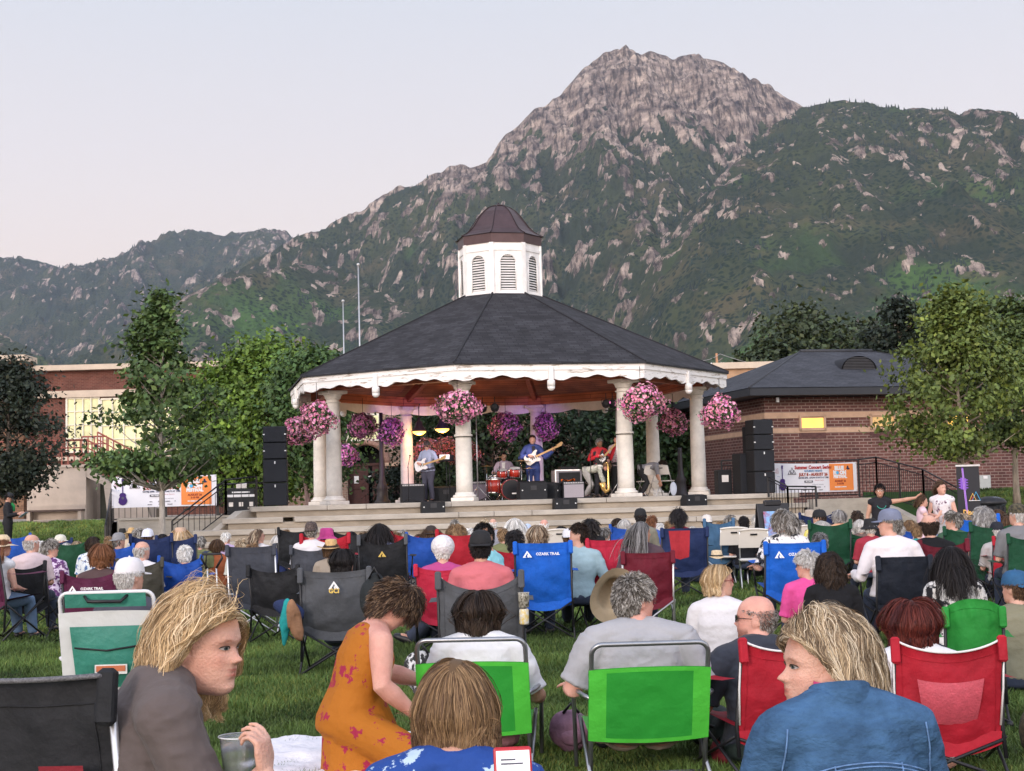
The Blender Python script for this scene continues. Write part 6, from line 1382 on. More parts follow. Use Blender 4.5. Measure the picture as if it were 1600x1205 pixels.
def camp(label, px, Y, rz=0, c='blue', metal='b', size=1.0, key='std', c2=None, name='camp_chair', dx=0, dy=0, w=.54, hb=.90, hs=.42, dip=.07, sag=.05, group=None, skip=(), logo=None):
 near = sorted((abs(q[0] - px), q) for q in PEOPLE if abs(q[0] - px) < 24 and .74 < q[1] / Y < 1.38)
 if near and size == 1.0 and 'empty' not in label: Yp = near[0][1][1]; size = min(1.14, max(.74, Yp / Y)); px = .5 * px + .5 * near[0][1][0]; Y = Yp - .03
 g = ground(px, Y); pr = camp_chair_proto(key + str((w, hb, hs, dip)), w, hs, hb, dip, sag=sag)
 t = chair_thing(name, label, 'chair', (g.x + dx, Y + dy, 0), R(rz), pr, chair_mats(FC[c] if isinstance(c, str) else c, metal, FC.get(c2, c2) if c2 else None), group, size, skip)
 if logo:
  txt, col = logo; z = hb - dip - .10; y = -.325 - sag * .55
  peak_logo(t, -.15 if txt and txt != 'GCI' else 0, y, z - .03, .09, col, R(-8)); 
  if txt == 'GCI': text('GCI', .05, mat('yellow_logo_print', (.62, .42, .08), .6), t, loc=(0, y - .004, z - .045), rot=(PI / 2 - R(8), 0, 0), bold=.002)
  elif txt: text(txt, .036, col, t, loc=(.045, y - .004, z), rot=(PI / 2 - R(8), 0, 0), bold=.001)
 return t
def tier(s): return (520, .0085, 6) if s < 105 else (1400, .0050, 8) if s < 165 else (4200, .0028, 12)
def dress(P_key, mk, name, t, m): return shared((name,) + P_key, name, mk, t, m)
def crowd(px, py, s, label, yaw=0, rz=0, hair='short', hc='brown', hat=None, shirt=(.5, .5, .5), sleeve=.42, tone='fair', arms='lap', fat=1.0, trou=(.03, .04, .07), glass=None, seat=None, group='people seated in the audience', pitch=0, zoff=0, sat=None, dx=0, beard=None):
 s = s * {'bob': .86, 'long': .84, 'curly': .84, 'wavy': .86, 'short': .93}.get(hair, .97); Y = FOC / s; p = at(px, py, Y); ztop = p.z
 hatadd = .035 if hat and hat[0] in ('brim', 'cow') else .014 if hat else .012
 zt = ztop - hatadd
 if seat is None: seat = .42 if zt > 1.12 else .25 if zt > .92 else .04
 k = zt / (seat + .856); k = min(1.16, max(.62, k))
 if hat and hair in ('short', 'crop'): hair = 'fringe'
 yq = min((-75, -40, 0, 40, 75), key=lambda a: abs(a - yaw)); fq = 1.0 if fat < 1.1 else 1.22; bust = 0.0; legs = 'chair' if seat > .4 else 'out' if seat > .1 else 'cross'
 fine = s > 150; key = (seat, yq, arms, fq, fine); P = seated_pose(seat, head=(yq, pitch if 0 else 0, 0), arms=arms, legs=legs, wide=1.0 if fq == 1 else 1.12, slump=.5); vox = .0105 if fine else .016
 PEOPLE.append((px, Y, label)); t = thing('person', label, 'person', (p.x + dx, Y, 0), R(rz), group); t.scale = (k, k, k)
 def mk(): V, F, M = body_mesh(P, vox, fat=fq); return V, F, tint_of(V, M)
 b = shared(('body',) + key, 'body', mk, t, skin(tone)); M = head_M(P)
 sm = shirt if not isinstance(shirt, tuple) else mat('cotton_' + ''.join('%02d' % int(x * 99) for x in lin(shirt)), shirt, .85, .08, 4, .45, 16, spec=.2)
 shared(('shirt', sleeve) + key, 'shirt', lambda: shirt_mesh(P, vox=vox, fat=fq, sleeve=sleeve, wr=.007, hem=.001), t, sm)
 shared(('trousers',) + key, 'trousers', lambda: trouser_mesh(P, vox=vox, fat=fq, g=.016), t, mat('trousers_' + ''.join('%02d' % int(x * 99) for x in trou), trou, .85, .12, 5, .4, 18))
 for n_ in 'LR': shared(('shoe', n_) + key, 'shoe', lambda: shoe_mesh(P, vox, n_), t, BLACKM)
 if hair:
  n, w_, st = tier(s); sd = int(abs(px)) % 3; hm = hair; zc = {'bob': -.09, 'shag': -.10, 'long': -.36, 'wavy': -.28, 'curly': None}.get(hair)
  shared(('hair', hair, hc, n, bool(hat), sd if n < 2000 else 0), 'hair', lambda: hair_mesh(hm, n if hair != 'fringe' else n // 2, sd + 5, cols=HC[hc], width=w_ , steps=st, zcut=zc, clear='B' if hair in ('bob', 'long', 'wavy') else None, vol=.5 if hat else .8, clumps=max(40, n // 9)), t, HAIRM, M)
  if hair in ('bun', 'pony'):
   mb, c = extra_hair(hair, HC[hc]); o = mb.build('hair_knot', mat('hair_plain_' + hc, tuple(c * .8), .5, .3, 60, .6, 200, stretch=(1, 1, .2)), t); o.matrix_local = M
 if hat:
  M = M @ Matrix.Scale(1.07, 4); kd, c = hat[0], hat[1]; hm_ = c if not isinstance(c, tuple) else mat('hat_' + ''.join('%02d' % int(x * 99) for x in c), c, .8, .12, 12, .25, 60)
  if kd == 'cap': cap_mesh(t, M, hm_, back=False)
  elif kd == 'capback': cap_mesh(t, M, hm_, back=True)
  elif kd == 'brim': brim_hat(t, M, hm_, hat[2] if len(hat) > 2 else None, r=.19)
  elif kd == 'bucket': brim_hat(t, M, hm_, None, r=.145, crown='bucket', droop=.04)
  elif kd == 'cow': brim_hat(t, M, hm_, BLACKM, r=.2, crown='fedora', droop=-.01)
 if glass: glasses(t, M, mat('glasses_frame_' + glass, {'black': (.01, .01, .01), 'red': (.25, .01, .02), 'sun': (.01, .01, .01)}[glass], .3), sun=glass == 'sun')
 return t
FLOR = mat('floral_black_white_cotton', (.70, .68, .66), .85, 0, 9, .3, 40, col2=(.015, .015, .02), thr=(.50, .54))
FLORB = mat('blue_floral_white_cotton', (.62, .66, .70), .85, 0, 16, .3, 40, col2=(.05, .12, .30), thr=(.55, .60))
CORAL = mat('coral_patterned_cotton', (.62, .24, .18), .85, 0, 22, .3, 40, col2=(.72, .62, .55), thr=(.5, .56))
LINES = mat('white_shirt_with_thin_black_lines', (.66, .62, .64), .85, .05, 4, .5, 14)
PURP = mat('purple_white_print', (.62, .52, .66), .85, 0, 20, .3, 40, col2=(.10, .03, .13), thr=(.48, .52))
STRAW = mat('straw', (.55, .36, .16), .75, .2, 30, .5, 120); STRAWP = mat('pale_straw', (.66, .52, .34), .75, .15, 30, .5, 120)
def far_rows():
 W = (.62, .60, .62)
 A = [ # px, top, px per metre, label, options
  (30, 857, 100, 'blond woman low behind the bald grey man at far left', dict(hair='bob', hc='blond', shirt=(.3, .32, .35))),
  (47, 834, 140, 'balding grey haired man in pale pink shirt, black camp chair at far left', dict(hair='fringe', hc='silver', shirt=(.58, .46, .47), yaw=-20, fat=1.2)),
  (76, 843, 132, 'grey haired woman in glasses looking right, purple print top, far left', dict(hair='short', hc='gsalt', shirt=PURP, yaw=-75, glass='black')),
  (93, 836, 98, 'white haired man in visor looking right, navy chair, far left', dict(hair='short', hc='silver', hat=('cap', (.6, .58, .5)), yaw=-75, shirt=(.12, .03, .03))),
  (118, 845, 120, 'woman with streaked blond bob and yellow top in front of the left bank', dict(hair='bob', hc='dirty', shirt=(.55, .48, .12))),
  (144, 838, 125, 'dark haired woman with hair clip and blue floral white top', dict(hair='bob', hc='dark', shirt=FLORB, yaw=-40)),
  (156, 849, 190, 'woman with smooth auburn hair above the purple camp chair', dict(hair='bob', hc='auburn', shirt=(.08, .05, .05))),
  (184, 833, 108, 'man in grey mesh cap in blue chair left of the tree trunk', dict(hair='fringe', hc='gsalt', hat=('capback', (.22, .22, .23)), yaw=-40, shirt=(.1, .1, .12))),
  (190, 826, 72, 'person in black hat, farthest row by the retaining wall', dict(hair='short', hc='black', hat=('bucket', (.02, .02, .02)), shirt=(.05, .05, .05))),
  (196, 829, 74, 'pale blond head between the black hat and the orange straw hat', dict(hair='bob', hc='blond', shirt=(.5, .5, .45))),
  (204, 824, 76, 'person in orange straw hat, farthest row by the retaining wall', dict(hair='short', hc='brown', hat=('brim', STRAW), shirt=(.5, .4, .3))),
  (215, 826, 92, 'curly grey headed person left of the white trucker cap', dict(hair='curly', hc='gsalt', shirt=(.4, .4, .4))),
  (229, 827, 105, 'man in white trucker cap and pale blue print shirt by the tree trunk', dict(hair='crop', hc='brown', hat=('capback', (.62, .64, .72)), shirt=FLORB)),
  (220, 845, 138, 'balding pink headed man with white collar in the olive chair', dict(hair='fringe', hc='silver', shirt=W, yaw=-20)),
  (280, 825, 118, 'woman in tan sun hat with long straw blond waves right of the tree trunk', dict(hair='wavy', hc='blond', hat=('bucket', (.50, .34, .24)), shirt=(.35, .42, .5))),
  (287, 853, 140, 'white haired person above the royal blue chair with white bow', dict(hair='short', hc='white', shirt=(.05, .1, .3))),
  (375, 843, 118, 'short blond grey head above the dark grey padded chair, left one', dict(hair='short', hc='dirty', shirt=(.5, .5, .45))),
  (402, 826, 116, 'woman with wavy ash hair and glasses, white and lime top', dict(hair='wavy', hc='streak', shirt=W, yaw=-75, glass='red')),
  (393, 850, 135, 'small child head just above the dark grey padded chair', dict(hair='short', hc='light', shirt=(.4, .4, .3), seat=.25)),
  (467, 832, 104, 'black haired person left of the man in the dark patterned cap', dict(hair='bob', hc='black', shirt=(.1, .1, .1))),
  (485, 816, 125, 'heavy man in dark patterned cap and white shirt', dict(hair='crop', hc='gsalt', hat=('capback', mat('dark_patterned_cap', (.03, .02, .018), .8, 0, 60, col2=(.12, .09, .08))), shirt=W, fat=1.2)),
  (509, 826, 128, 'woman in hot pink headscarf beside the straw cowboy hat', dict(hair='short', hc='dark', hat=('bucket', (.50, .05, .22)), shirt=(.4, .06, .2))),
  (568, 833, 108, 'small child with light brown bun and dusty pink top', dict(hair='bun', hc='light', shirt=(.35, .2, .17))),
  (592, 817, 145, 'woman with long glossy black hair above the black and grey chair', dict(hair='long', hc='black', shirt=(.18, .20, .32))),
  (617, 832, 98, 'small blond child leaning on the black haired woman', dict(hair='short', hc='light', shirt=(.4, .35, .5), yaw=40)),
  (639, 837, 112, 'white haired person in a red chair left of the long brown hair', dict(hair='short', hc='white', shirt=(.4, .4, .4))),
  (673, 822, 130, 'woman with long brown hair, dark cap and pink top', dict(hair='long', hc='brown', hat=('capback', (.03, .022, .02)), shirt=(.6, .10, .26))),
  (712, 820, 138, 'man with curly reddish blond hair and black top', dict(hair='curly', hc='light', shirt=(.012, .012, .015), yaw=-40)),
  (710, 812, 86, 'dark grey head just behind the curly blond man', dict(hair='short', hc='gsalt', shirt=(.3, .4, .55))),
  (757, 811, 82, 'small grey head at the foot of the steps under the drummer', dict(hair='short', hc='dirty', shirt=(.5, .45, .4))),
  (770, 810, 80, 'pale bald head at the foot of the steps behind the boy', dict(hair='fringe', hc='white', shirt=(.3, .3, .35))),
  (768, 818, 165, 'boy with short black hair and light blue t-shirt looking back to the left', dict(hair='crop', hc='black', shirt=(.26, .58, .64), yaw=75, rz=70, tone='tan', seat=.25)),
  (804, 829, 158, 'person with dense black hair in a red chair beside the boy', dict(hair='short', hc='black', shirt=(.35, .02, .03))),
  (804, 809, 100, 'woman with straight white hair at the foot of the steps', dict(hair='long', hc='white', shirt=(.5, .45, .38))),
  (824, 819, 88, 'person in small blue and white cap behind the streaked bob', dict(hair='short', hc='white', hat=('cap', (.45, .55, .75)), shirt=(.5, .5, .55))),
  (850, 811, 90, 'pinkish white head at the foot of the steps right of the streaked bob', dict(hair='fringe', hc='white', shirt=(.6, .6, .6), tone='pink')),
  (865, 828, 88, 'person in small red cap half hidden behind the white chair', dict(hair='short', hc='dark', hat=('cap', (.35, .02, .04)), shirt=W)),
  (840, 820, 178, 'woman with thick streaked blond bob in the creased blue chair', dict(hair='bob', hc='streak', shirt=(.1, .1, .12))),
  (888, 827, 122, 'slim man in white backward trucker cap and white t-shirt', dict(hair='crop', hc='brown', hat=('capback', (.60, .60, .64)), shirt=W)),
  (904, 818, 150, 'dark haired man in pale blue t-shirt looking left, in the red chair', dict(hair='crop', hc='dark', shirt=(.30, .42, .47), yaw=75, arms='rest')),
  (922, 811, 122, 'person with round black hair and black jacket behind the red chair', dict(hair='curly', hc='black', shirt=(.015, .015, .018))),
  (965, 809, 98, 'dark haired woman in blue dotted white top', dict(hair='bob', hc='dark', shirt=FLORB)),
  (977, 811, 110, 'silver haired woman with white hair band and pink top', dict(hair='bob', hc='silver', shirt=(.6, .25, .25), yaw=-20)),
  (1001, 795, 112, 'man in black cap and olive shirt, taller than his row', dict(hair='crop', hc='black', hat=('cap', (.012, .012, .014)), shirt=(.2, .19, .15), tone='olive')),
  (1019, 806, 98, 'brown haired person looking right beside the man in the black cap', dict(hair='short', hc='auburn', shirt=(.05, .1, .35), yaw=-40)),
  (1046, 814, 96, 'small brown head left of the woman with the black ponytail', dict(hair='short', hc='light', shirt=(.35, .03, .05))),
  (1060, 796, 118, 'woman with black ponytail, pink hair tie and dark red shirt', dict(hair='pony', hc='black', shirt=(.20, .018, .03), tone='olive')),
  (1105, 805, 98, 'man in white cap and orange shirt', dict(hair='crop', hc='dark', hat=('capback', (.62, .58, .54)), shirt=(.62, .20, .10))),
  (1110, 820, 102, 'pink bald head with white fringe below the white cap', dict(hair='fringe', hc='white', shirt=(.4, .4, .45), tone='pink')),
  (1142, 805, 106, 'grey haired man in coral patterned shirt', dict(hair='short', hc='gsalt', shirt=CORAL, yaw=-20)),
  (1163, 807, 104, 'person with short dark hair and black t-shirt in white folding chair', dict(hair='crop', hc='black', shirt=(.012, .012, .015))),
  (1187, 802, 106, 'white haired woman in taupe top beside the sandwich board', dict(hair='bob', hc='white', shirt=(.22, .17, .14))),
  (1226, 797, 182, 'man with curly dark hair, sunglasses and black floral white shirt', dict(hair='curly', hc='gsalt', shirt=FLOR, yaw=75, glass='sun', arms='rest', fat=1.2)),
  (1266, 797, 92, 'woman in tan sun hat holding up a phone', dict(hair='short', hc='silver', hat=('bucket', (.40, .33, .27)), shirt=(.05, .09, .08))),
  (1281, 797, 108, 'man in black cap and yellow t-shirt', dict(hair='crop', hc='dark', hat=('cap', (.012, .012, .015)), shirt=(.68, .60, .13), yaw=40)),
  (1284, 813, 128, 'woman with long silver hair in the dark green chair', dict(hair='long', hc='silver', shirt=(.45, .42, .12))),
  (1283, 833, 150, 'child with short dark grey hair in front of the silver haired woman', dict(hair='short', hc='dgrey', shirt=(.4, .4, .4), seat=.25)),
  (1312, 796, 106, 'woman with sleek grey bob and peach top', dict(hair='bob', hc='grey', shirt=(.70, .40, .24))),
  (1341, 798, 106, 'dark haired person beneath the woman in the black tank top', dict(hair='short', hc='dark', shirt=(.1, .07, .06))),
  (1345, 811, 120, 'woman with silver hair beside the man in the blue grey cap', dict(hair='bob', hc='silver', shirt=(.15, .1, .09))),
  (1361, 811, 125, 'person in black hat just behind the blue grey cap', dict(hair='short', hc='silver', hat=('bucket', (.012, .012, .014)), shirt=(.3, .03, .05))),
  (1392, 796, 190, 'man in blue grey cap and white shirt with thin black lines', dict(hair='short', hc='gsalt', hat=('cap', (.16, .18, .26)), shirt=LINES, yaw=75, sleeve=.95, fat=1.2, arms='rest')),
  (1422, 812, 96, 'small child with brown hair and white shirt between blue chairs', dict(hair='bob', hc='light', shirt=W)),
  (1454, 803, 172, 'balding dark haired man in black jacket in the dark red chair', dict(hair='fringe', hc='dark', shirt=(.010, .010, .012), sleeve=.95, yaw=20, fat=1.2)),
  (1472, 822, 118, 'silver haired woman half hidden behind the man in the black jacket', dict(hair='bob', hc='silver', shirt=(.3, .28, .25))),
  (1491, 799, 128, 'laughing grey haired man leaning and looking left by the green chair', dict(hair='short', hc='gsalt', shirt=(.05, .1, .06), yaw=75)),
  (1507, 803, 132, 'woman with curly ash blond hair in blue chair before the guitar banner', dict(hair='curly', hc='streak', shirt=(.05, .2, .5))),
  (1539, 792, 152, 'woman with full wavy grey hair and brown top', dict(hair='curly', hc='grey', shirt=(.07, .05, .045))),
  (1560, 795, 112, 'woman with long brown hair and white top near the dustbin', dict(hair='long', hc='brown', shirt=W)),
  (1592, 788, 155, 'man in dark camouflage cap and grey shirt at right edge', dict(hair='short', hc='silver', hat=('cap', mat('camouflage_cloth', (.02, .02, .015), .8, 0, 30, col2=(.10, .085, .05))), shirt=(.17, .17, .18), yaw=40, fat=1.2)),
  (1560, 816, 134, 'man in black cap in the white and blue striped lawn chair', dict(hair='crop', hc='silver', hat=('cap', (.012, .014, .022)), shirt=(.4, .38, .38))),
  (1489, 853, 225, 'woman with long glossy black hair and black and white top', dict(hair='long', hc='black', shirt=FLOR, sleeve=.25, tone='olive')),
  (1263, 862, 215, 'older woman in glasses and pink shirt looking left', dict(hair='short', hc='silver', shirt=(.66, .08, .28), yaw=75, glass='black')),
  (1299, 864, 250, 'person with big dark curly hair and black top', dict(hair='curly', hc='dark', shirt=(.010, .010, .012), sleeve=.9, seat=.25)),
  (535, 857, 215, 'woman with black hair turned right in the big grey chair with yellow peak emblem', dict(hair='bob', hc='black', shirt=(.02, .02, .03), yaw=-40, tone='tan')),
  (1003, 814, 185, 'woman with long charcoal grey hair and mauve sleeves in the maroon chair', dict(hair='long', hc='dgrey', shirt=(.085, .055, .068), sleeve=.95, yaw=-75, arms='rest', tone='tan')),
  (750, 830, 218, 'man in black backward cap and coral pink shirt in the grey chair', dict(hair='crop', hc='black', hat=('capback', (.012, .012, .014)), shirt=(.52, .14, .16), tone='tan', fat=1.2)),
  (691, 840, 170, 'person in a white shower cap like bonnet in the bright red chair', dict(hair='crop', hc='white', shirt=(.4, .06, .2))),
  (-4, 835, 165, 'woman in cream straw sun hat at the left edge, bare shoulder', dict(hair='wavy', hc='auburn', hat=('brim', STRAWP, mat('dark_red_band', (.15, .01, .02))), shirt=(.6, .6, .62), sleeve=0, yaw=-40, rz=-25, trou=(.10, .16, .26))),
  (516, 842, 150, 'woman in straw cowboy hat half hidden behind black hair', dict(hair='bob', hc='brown', hat=('cow', STRAW), shirt=(.3, .25, .2))),
  (199, 873, 238, 'man in white cap with dark dots in the green and white beach chair', dict(hair='crop', hc='silver', hat=('cap', mat('white_dotted_cap', (.66, .64, .66), .8, .03, 20)), shirt=(.06, .06, .08), yaw=-40, arms='rest', seat=.25)),
  (1590, 893, 235, 'man in blue cap and long olive shirt at right edge', dict(hair='crop', hc='brown', hat=('capback', (.02, .09, .20)), shirt=(.20, .19, .13), yaw=40, fat=1.2)),
  (1121, 882, 245, 'blond woman in white t-shirt and red glasses turned right, on the grass', dict(hair='bob', hc='blond', shirt=W, yaw=-75, rz=-15, glass='red', seat=.04, trou=(.02, .02, .03)))]
 for px, py, s, lb, kw in A: crowd(px, py, s, lb, **kw)
far_rows()
def back_rows():
 C = dict(teal=(.03, .25, .25), lilac=(.42, .32, .5), navy=(.02, .03, .10), cream=(.6, .55, .42), olive=(.16, .17, .08), rust=(.35, .10, .04)); H = (('white', 'white', 'short'), ('silver', 'silver', 'bob'), ('sandy', 'light', 'short'), ('black', 'black', 'bob'), ('grey', 'gsalt', 'short'), ('brown', 'brown', 'bob'))
 S = ((62, 846, 104), (102, 848, 110), (168, 838, 96), (252, 834, 100), (312, 838, 104), (338, 842, 112), (352, 832, 92), (432, 836, 100), (446, 828, 92), (548, 830, 96), (628, 828, 94), (655, 834, 104), (735, 826, 96), (744, 838, 118), (786, 826, 100), (876, 822, 96), (946, 824, 108), (988, 822, 98), (1032, 818, 92), (1082, 822, 100), (1126, 815, 98), (1206, 818, 104), (1250, 812, 104), (1300, 818, 106), (1330, 822, 110), (1404, 818, 106), (1436, 818, 108), (1482, 822, 114), (1525, 808, 112), (1574, 806, 118))
 for i, (px, py, s) in enumerate(S): cn = list(C)[(i + i // 6) % 6]; hw_, hc, st = H[i % 6]; crowd(px, py, s, '%s haired person in %s top in the %s of the back rows' % (hw_, cn, 'left part' if px < 530 else 'middle' if px < 1070 else 'right part'), hair=st, hc=hc, shirt=C[cn], yaw=(0, -40, 40, 0, 0)[i % 5], group='people in the packed back rows')
bo = MB(); bo.ball((0, -.01, .045), (.118, .130, .115), 28, 20); pp = [o for o in COL.objects if o.get('label', '').startswith('person in a white shower')][0]
b_ = bo.build('bonnet', mat('crinkled_white_bonnet', (.68, .66, .68), .35, .08, 25, .9, 40), pp); b_.matrix_local = head_M(seated_pose(.25, slump=.5)) if False else Matrix.Translation(Vector(seated_pose(.42, slump=.5)['head']) if at(691, 840, FOC / 170).z > 1.13 else Vector(seated_pose(.25, slump=.5)['head'])); 
def chairs_rows():
 G = 'camp chairs in the audience'; wl = LIGHTW; yl = mat('yellow_logo_print', (.62, .42, .08), .6)
 L = [ # label, px, px/m, colour, options
  ('black camp chair of the man in pale pink shirt', 58, 128, 'black', dict(rz=-6, dip=.09)),
  ('navy camp chair of the man in the visor', 95, 96, 'navy', {}), ('green chair back below the streaked blond bob', 116, 112, 'green', {}),
  ('purple camp chair with white emblem behind the white cap', 145, 152, 'purple', dict(logo=('OZARK TRAIL', wl), c2='purple')),
  ('blue camp chair of the man in the grey mesh cap', 190, 105, 'royal', {}), ('olive camp chair of the balding man with white collar', 222, 125, 'olive', dict(rz=8, dip=.10)),
  ('navy camp chair below the tan sun hat', 282, 112, 'navy', {}), ('royal blue camp chair with white bow tied on it', 289, 122, 'royal', dict(dip=.10)),
  ('tall dark grey padded camp chair with silver crossed legs, empty', 397, 140, (.045, .050, .065), dict(metal='s', w=.52, hb=.98, dip=.02)),
  ('charcoal camp chair of the man in the dark patterned cap', 494, 120, 'grey', {}), ('red camp chair under the straw cowboy hat', 512, 150, 'red', {}),
  ('big grey camp chair with white and yellow peak emblem', 517, 188, 'slate', dict(w=.56, hb=.86, dip=.03, logo=('GCI', wl))),
  ('black and grey camp chair with small peak emblem', 604, 135, 'black', dict(c2='slate', dip=.11, logo=('', yl))), ('red camp chair of the white haired person', 645, 112, 'red', {}),
  ('bright red camp chair below the white bonnet', 686, 150, 'brightred', dict(dip=.06, logo=('', wl))), ('grey camp chair of the man in the black backward cap', 742, 218, 'slate', dict(w=.58, hb=.86, dip=.12)),
  ('red chair of the person with dense black hair', 800, 150, 'red', {}), ('creased blue camp chair with white peak emblem, left of the red one', 846, 158, 'blue', dict(hb=.94, dip=.01, logo=('OZARK TRAIL', wl))),
  ('red camp chair of the man in pale blue t-shirt', 932, 142, 'brightred', dict(w=.44, rz=12, hb=.96, dip=.02)), ('blue camp chair of the silver haired woman in pink', 972, 100, 'royal', {}),
  ('maroon camp chair of the woman with charcoal grey hair', 1002, 160, 'maroon', dict(metal='s', w=.48, hb=.83, dip=.01)), ('navy chair draped with a navy blanket and red cloth', 1062, 125, 'navy', dict(hb=.88, dip=.0, w=.56)),
  ('steel blue camp chair holding a straw hat', 1119, 112, 'steelblue', dict(w=.40, metal='s')), ('blue camp chair with white peak emblem of the man in floral shirt', 1227, 165, 'blue', dict(hb=.84, dip=.01, logo=('OZARK TRAIL', wl))),
  ('dark green camp chair of the long silver haired woman', 1285, 118, 'green', {}), 
  ('plain navy black camp chair of the man in the blue grey cap', 1390, 182, (.014, .018, .028), dict(w=.44, hb=.80, dip=.0, sag=.02)), ('small blue chair left of the brown haired child', 1414, 96, 'royal', dict(hb=.60, hs=.25)), ('green chair behind the dark red chair', 1345, 108, 'green', dict(hb=.75)),
  ('dark red camp chair of the man in the black jacket', 1454, 158, 'maroon', dict(w=.46, hb=.98)), ('dark green camp chair of the laughing man', 1492, 120, 'green', {}), ('blue camp chair with small emblem of the curly ash blond woman', 1510, 132, 'blue', dict(logo=('', wl))),
  ('dark green camp chair left of the striped lawn chair', 1528, 128, 'green', dict(hb=.98)), ('dark green camp chair at the right edge', 1590, 132, 'green', dict(hb=.98)), ('kelly green round topped camp chair of the woman with glossy black hair', 1503, 252, 'kelly', dict(w=.34, hb=.70, hs=.28, dip=-.06, rz=-12, size=.98)),
  ('maroon camp chair at the left edge of the woman in the sun hat', 2, 188, 'purple', dict(rz=-25)), ('black camp chair left of the man in the dark patterned cap', 455, 122, 'black', dict(rz=8)), ('black camp chair by the woman in the hot pink headscarf', 545, 128, 'black', dict(rz=-8)), ('small red camp chair between the boy and the seated white bonnet', 722, 132, 'red', {}), ('dark blue camp chair behind the white cap and green pocket chair', 250, 118, 'navy', dict(rz=6)), ('black camp chair right of the dark grey padded chair', 440, 150, 'black', dict(rz=-12, hb=.8)), ('royal blue camp chair left of the boy in light blue', 660, 118, 'royal', {}), ('blue camp chair behind the olive shirt of the small blond head', 30, 98, 'royal', {}), ('navy chair of the woman in tan sun hat with phone', 1266, 98, 'navy', {}), ('red chair low at the right edge by the camouflage cap', 1572, 118, 'red', {})]
 for lb, px, s, c, kw in L: camp(lb, px, FOC / s - .05, c=c, group=G, **kw)
 for lb, px, s in (('white folding chair left of the black t-shirt', 1141, 100), ('white folding chair with slot of the person in black t-shirt', 1171, 106), ('white folding chair behind the curly dark haired man', 1256, 100), ('white folding chair far left of the steps by the red cap', 872, 92)):
  g = ground(px, FOC / s - .05); plastic_chair(lb, (g.x, g.y, 0), R(-6), mat('white_plastic', (.66, .62, .57), .45, .04, 3), 'white folding chairs')
chairs_rows()
back_rows()
# ---------------------------------------------------------------- loudspeakers and what stands on the stage
GRILLE = mat('speaker_grille', (.014, .016, .022), .75, .1, 3, .5, 300); WHT = mat('white_latch', (.7, .7, .7), .4)
def sp_cab(name, label, loc, rz, w, d, h, marks, group=None, parent_rz=True):
 t = thing(name, label, 'loudspeaker', loc, rz, group)
 part_box('cabinet', DARK, t, (0, 0, h / 2), (w, d, h), bev=.015); part_box('grille', GRILLE, t, (0, -d / 2 - .004, h / 2), (w * .93, .014, h * .93), bev=.004)
 for x, z in marks: part_box('handle', WHT, t, (x * w, -d / 2 - .016, z * h), (.05, .012, .03) if abs(x) > .2 else (.03, .012, .07))
 return t
def stack(px, Yf, rz, side, n0):
 p = at(px, 700, Yf); z = ST + .01; x, y = p.x, Yf; g = 'loudspeakers stacked beside the stage'
 names = ['bottom bass cabinet of the %s stack', 'upper bass cabinet of the %s stack', 'lower top box of the %s stack', 'topmost box of the %s stack']
 for k, (h, w) in enumerate(((.60, .62), (.60, .62), (.42, .60), (.42, .60))):
  sp_cab('loudspeaker', 'black ' + names[k] % side, (x, y, z), rz, w, .6, h, [(0, .86)] if k < 2 else [(-.46, .5), (.46, .5)], g); z += h + .012
def stage_front_Y(px):
 """distance of the terrace front edge under a photo column"""
 for Y in np.arange(36, 50, .02):
  q = GF.inverted() @ ground(px, Y)
  if q.y > -6.0: return Y
stack(430, 40.2, R(6), 'left', 0); stack(1187, 43.4, R(14), 'right', 0)
sp_cab('loudspeaker', 'tall black bass cabinet tucked left of the right speaker stack', (*ground(1163, 44.0, ST + .01),), R(14), .55, .6, 1.15, [(0, .4)])
sp_cab('loudspeaker', 'small black box on top of the cabinet left of the right stack', (*ground(1176, 44.0, ST + 1.17),), R(30), .34, .5, .76, [(-.4, .4)])
def wedge(label, loc, rz, w=.62, d=.42, h=.36, group='stage monitor wedges', face=1):
 t = thing('stage_monitor', label, 'stage monitor', loc, rz, group); mb = MB(); hw = w / 2
 prof = [(-d / 2, 0), (d / 2, 0), (d / 2, h * .55), (d * .12, h), (-d / 2, h * .9)] if face > 0 else [(-d / 2, 0), (d / 2, 0), (d / 2, h), (0, h), (-d / 2, h * .35)]
 vs = [(-hw, y, z) for y, z in prof] + [(hw, y, z) for y, z in prof]; n = len(prof); mb.add(vs, [tuple(range(n)), tuple(range(2 * n - 1, n - 1, -1))] + [(i, n + i, n + (i + 1) % n, (i + 1) % n) for i in range(n)]); mb.build('cabinet', DARK, t)
 g_ = MB(); g_.box((0, (d / 2 + d * .12) / 2 + .006, h * .775), (w * .92, .012, h * .5), (R(-38), 0, 0)); g_.build('grille', GRILLE, t)
 part_box('connector_plate', mat('connector_plate', (.03, .03, .035), .4), t, (0, -d / 2 - .004, h * .62), (.16, .012, .12)); part_box('handle', WHT, t, (w * .42, -d / 2 - .006, h * .5), (.03, .012, .03)); part_box('handle', WHT, t, (-w * .42, -d / 2 - .006, h * .5), (.03, .012, .03))
 return t
def on_stage(px, Y, dz=0): return ground(px, Y, ST + dz)
def step_at(px, off, z): Y = stage_front_Y(px) - off; return ground(px, Y, z)
wedge('black monitor wedge standing on the first step below the guitarist', step_at(674, .46, ST - .28 + .005), TH, .60, .34, .30)
wedge('black monitor wedge on the first step below the amplifier', step_at(880, .46, ST - .28 + .005), TH, .60, .34, .30)
wedge('black monitor wedge on the first step near the right front column', step_at(1081, .46, ST - .28 + .005), TH + R(14), .62, .36, .30)
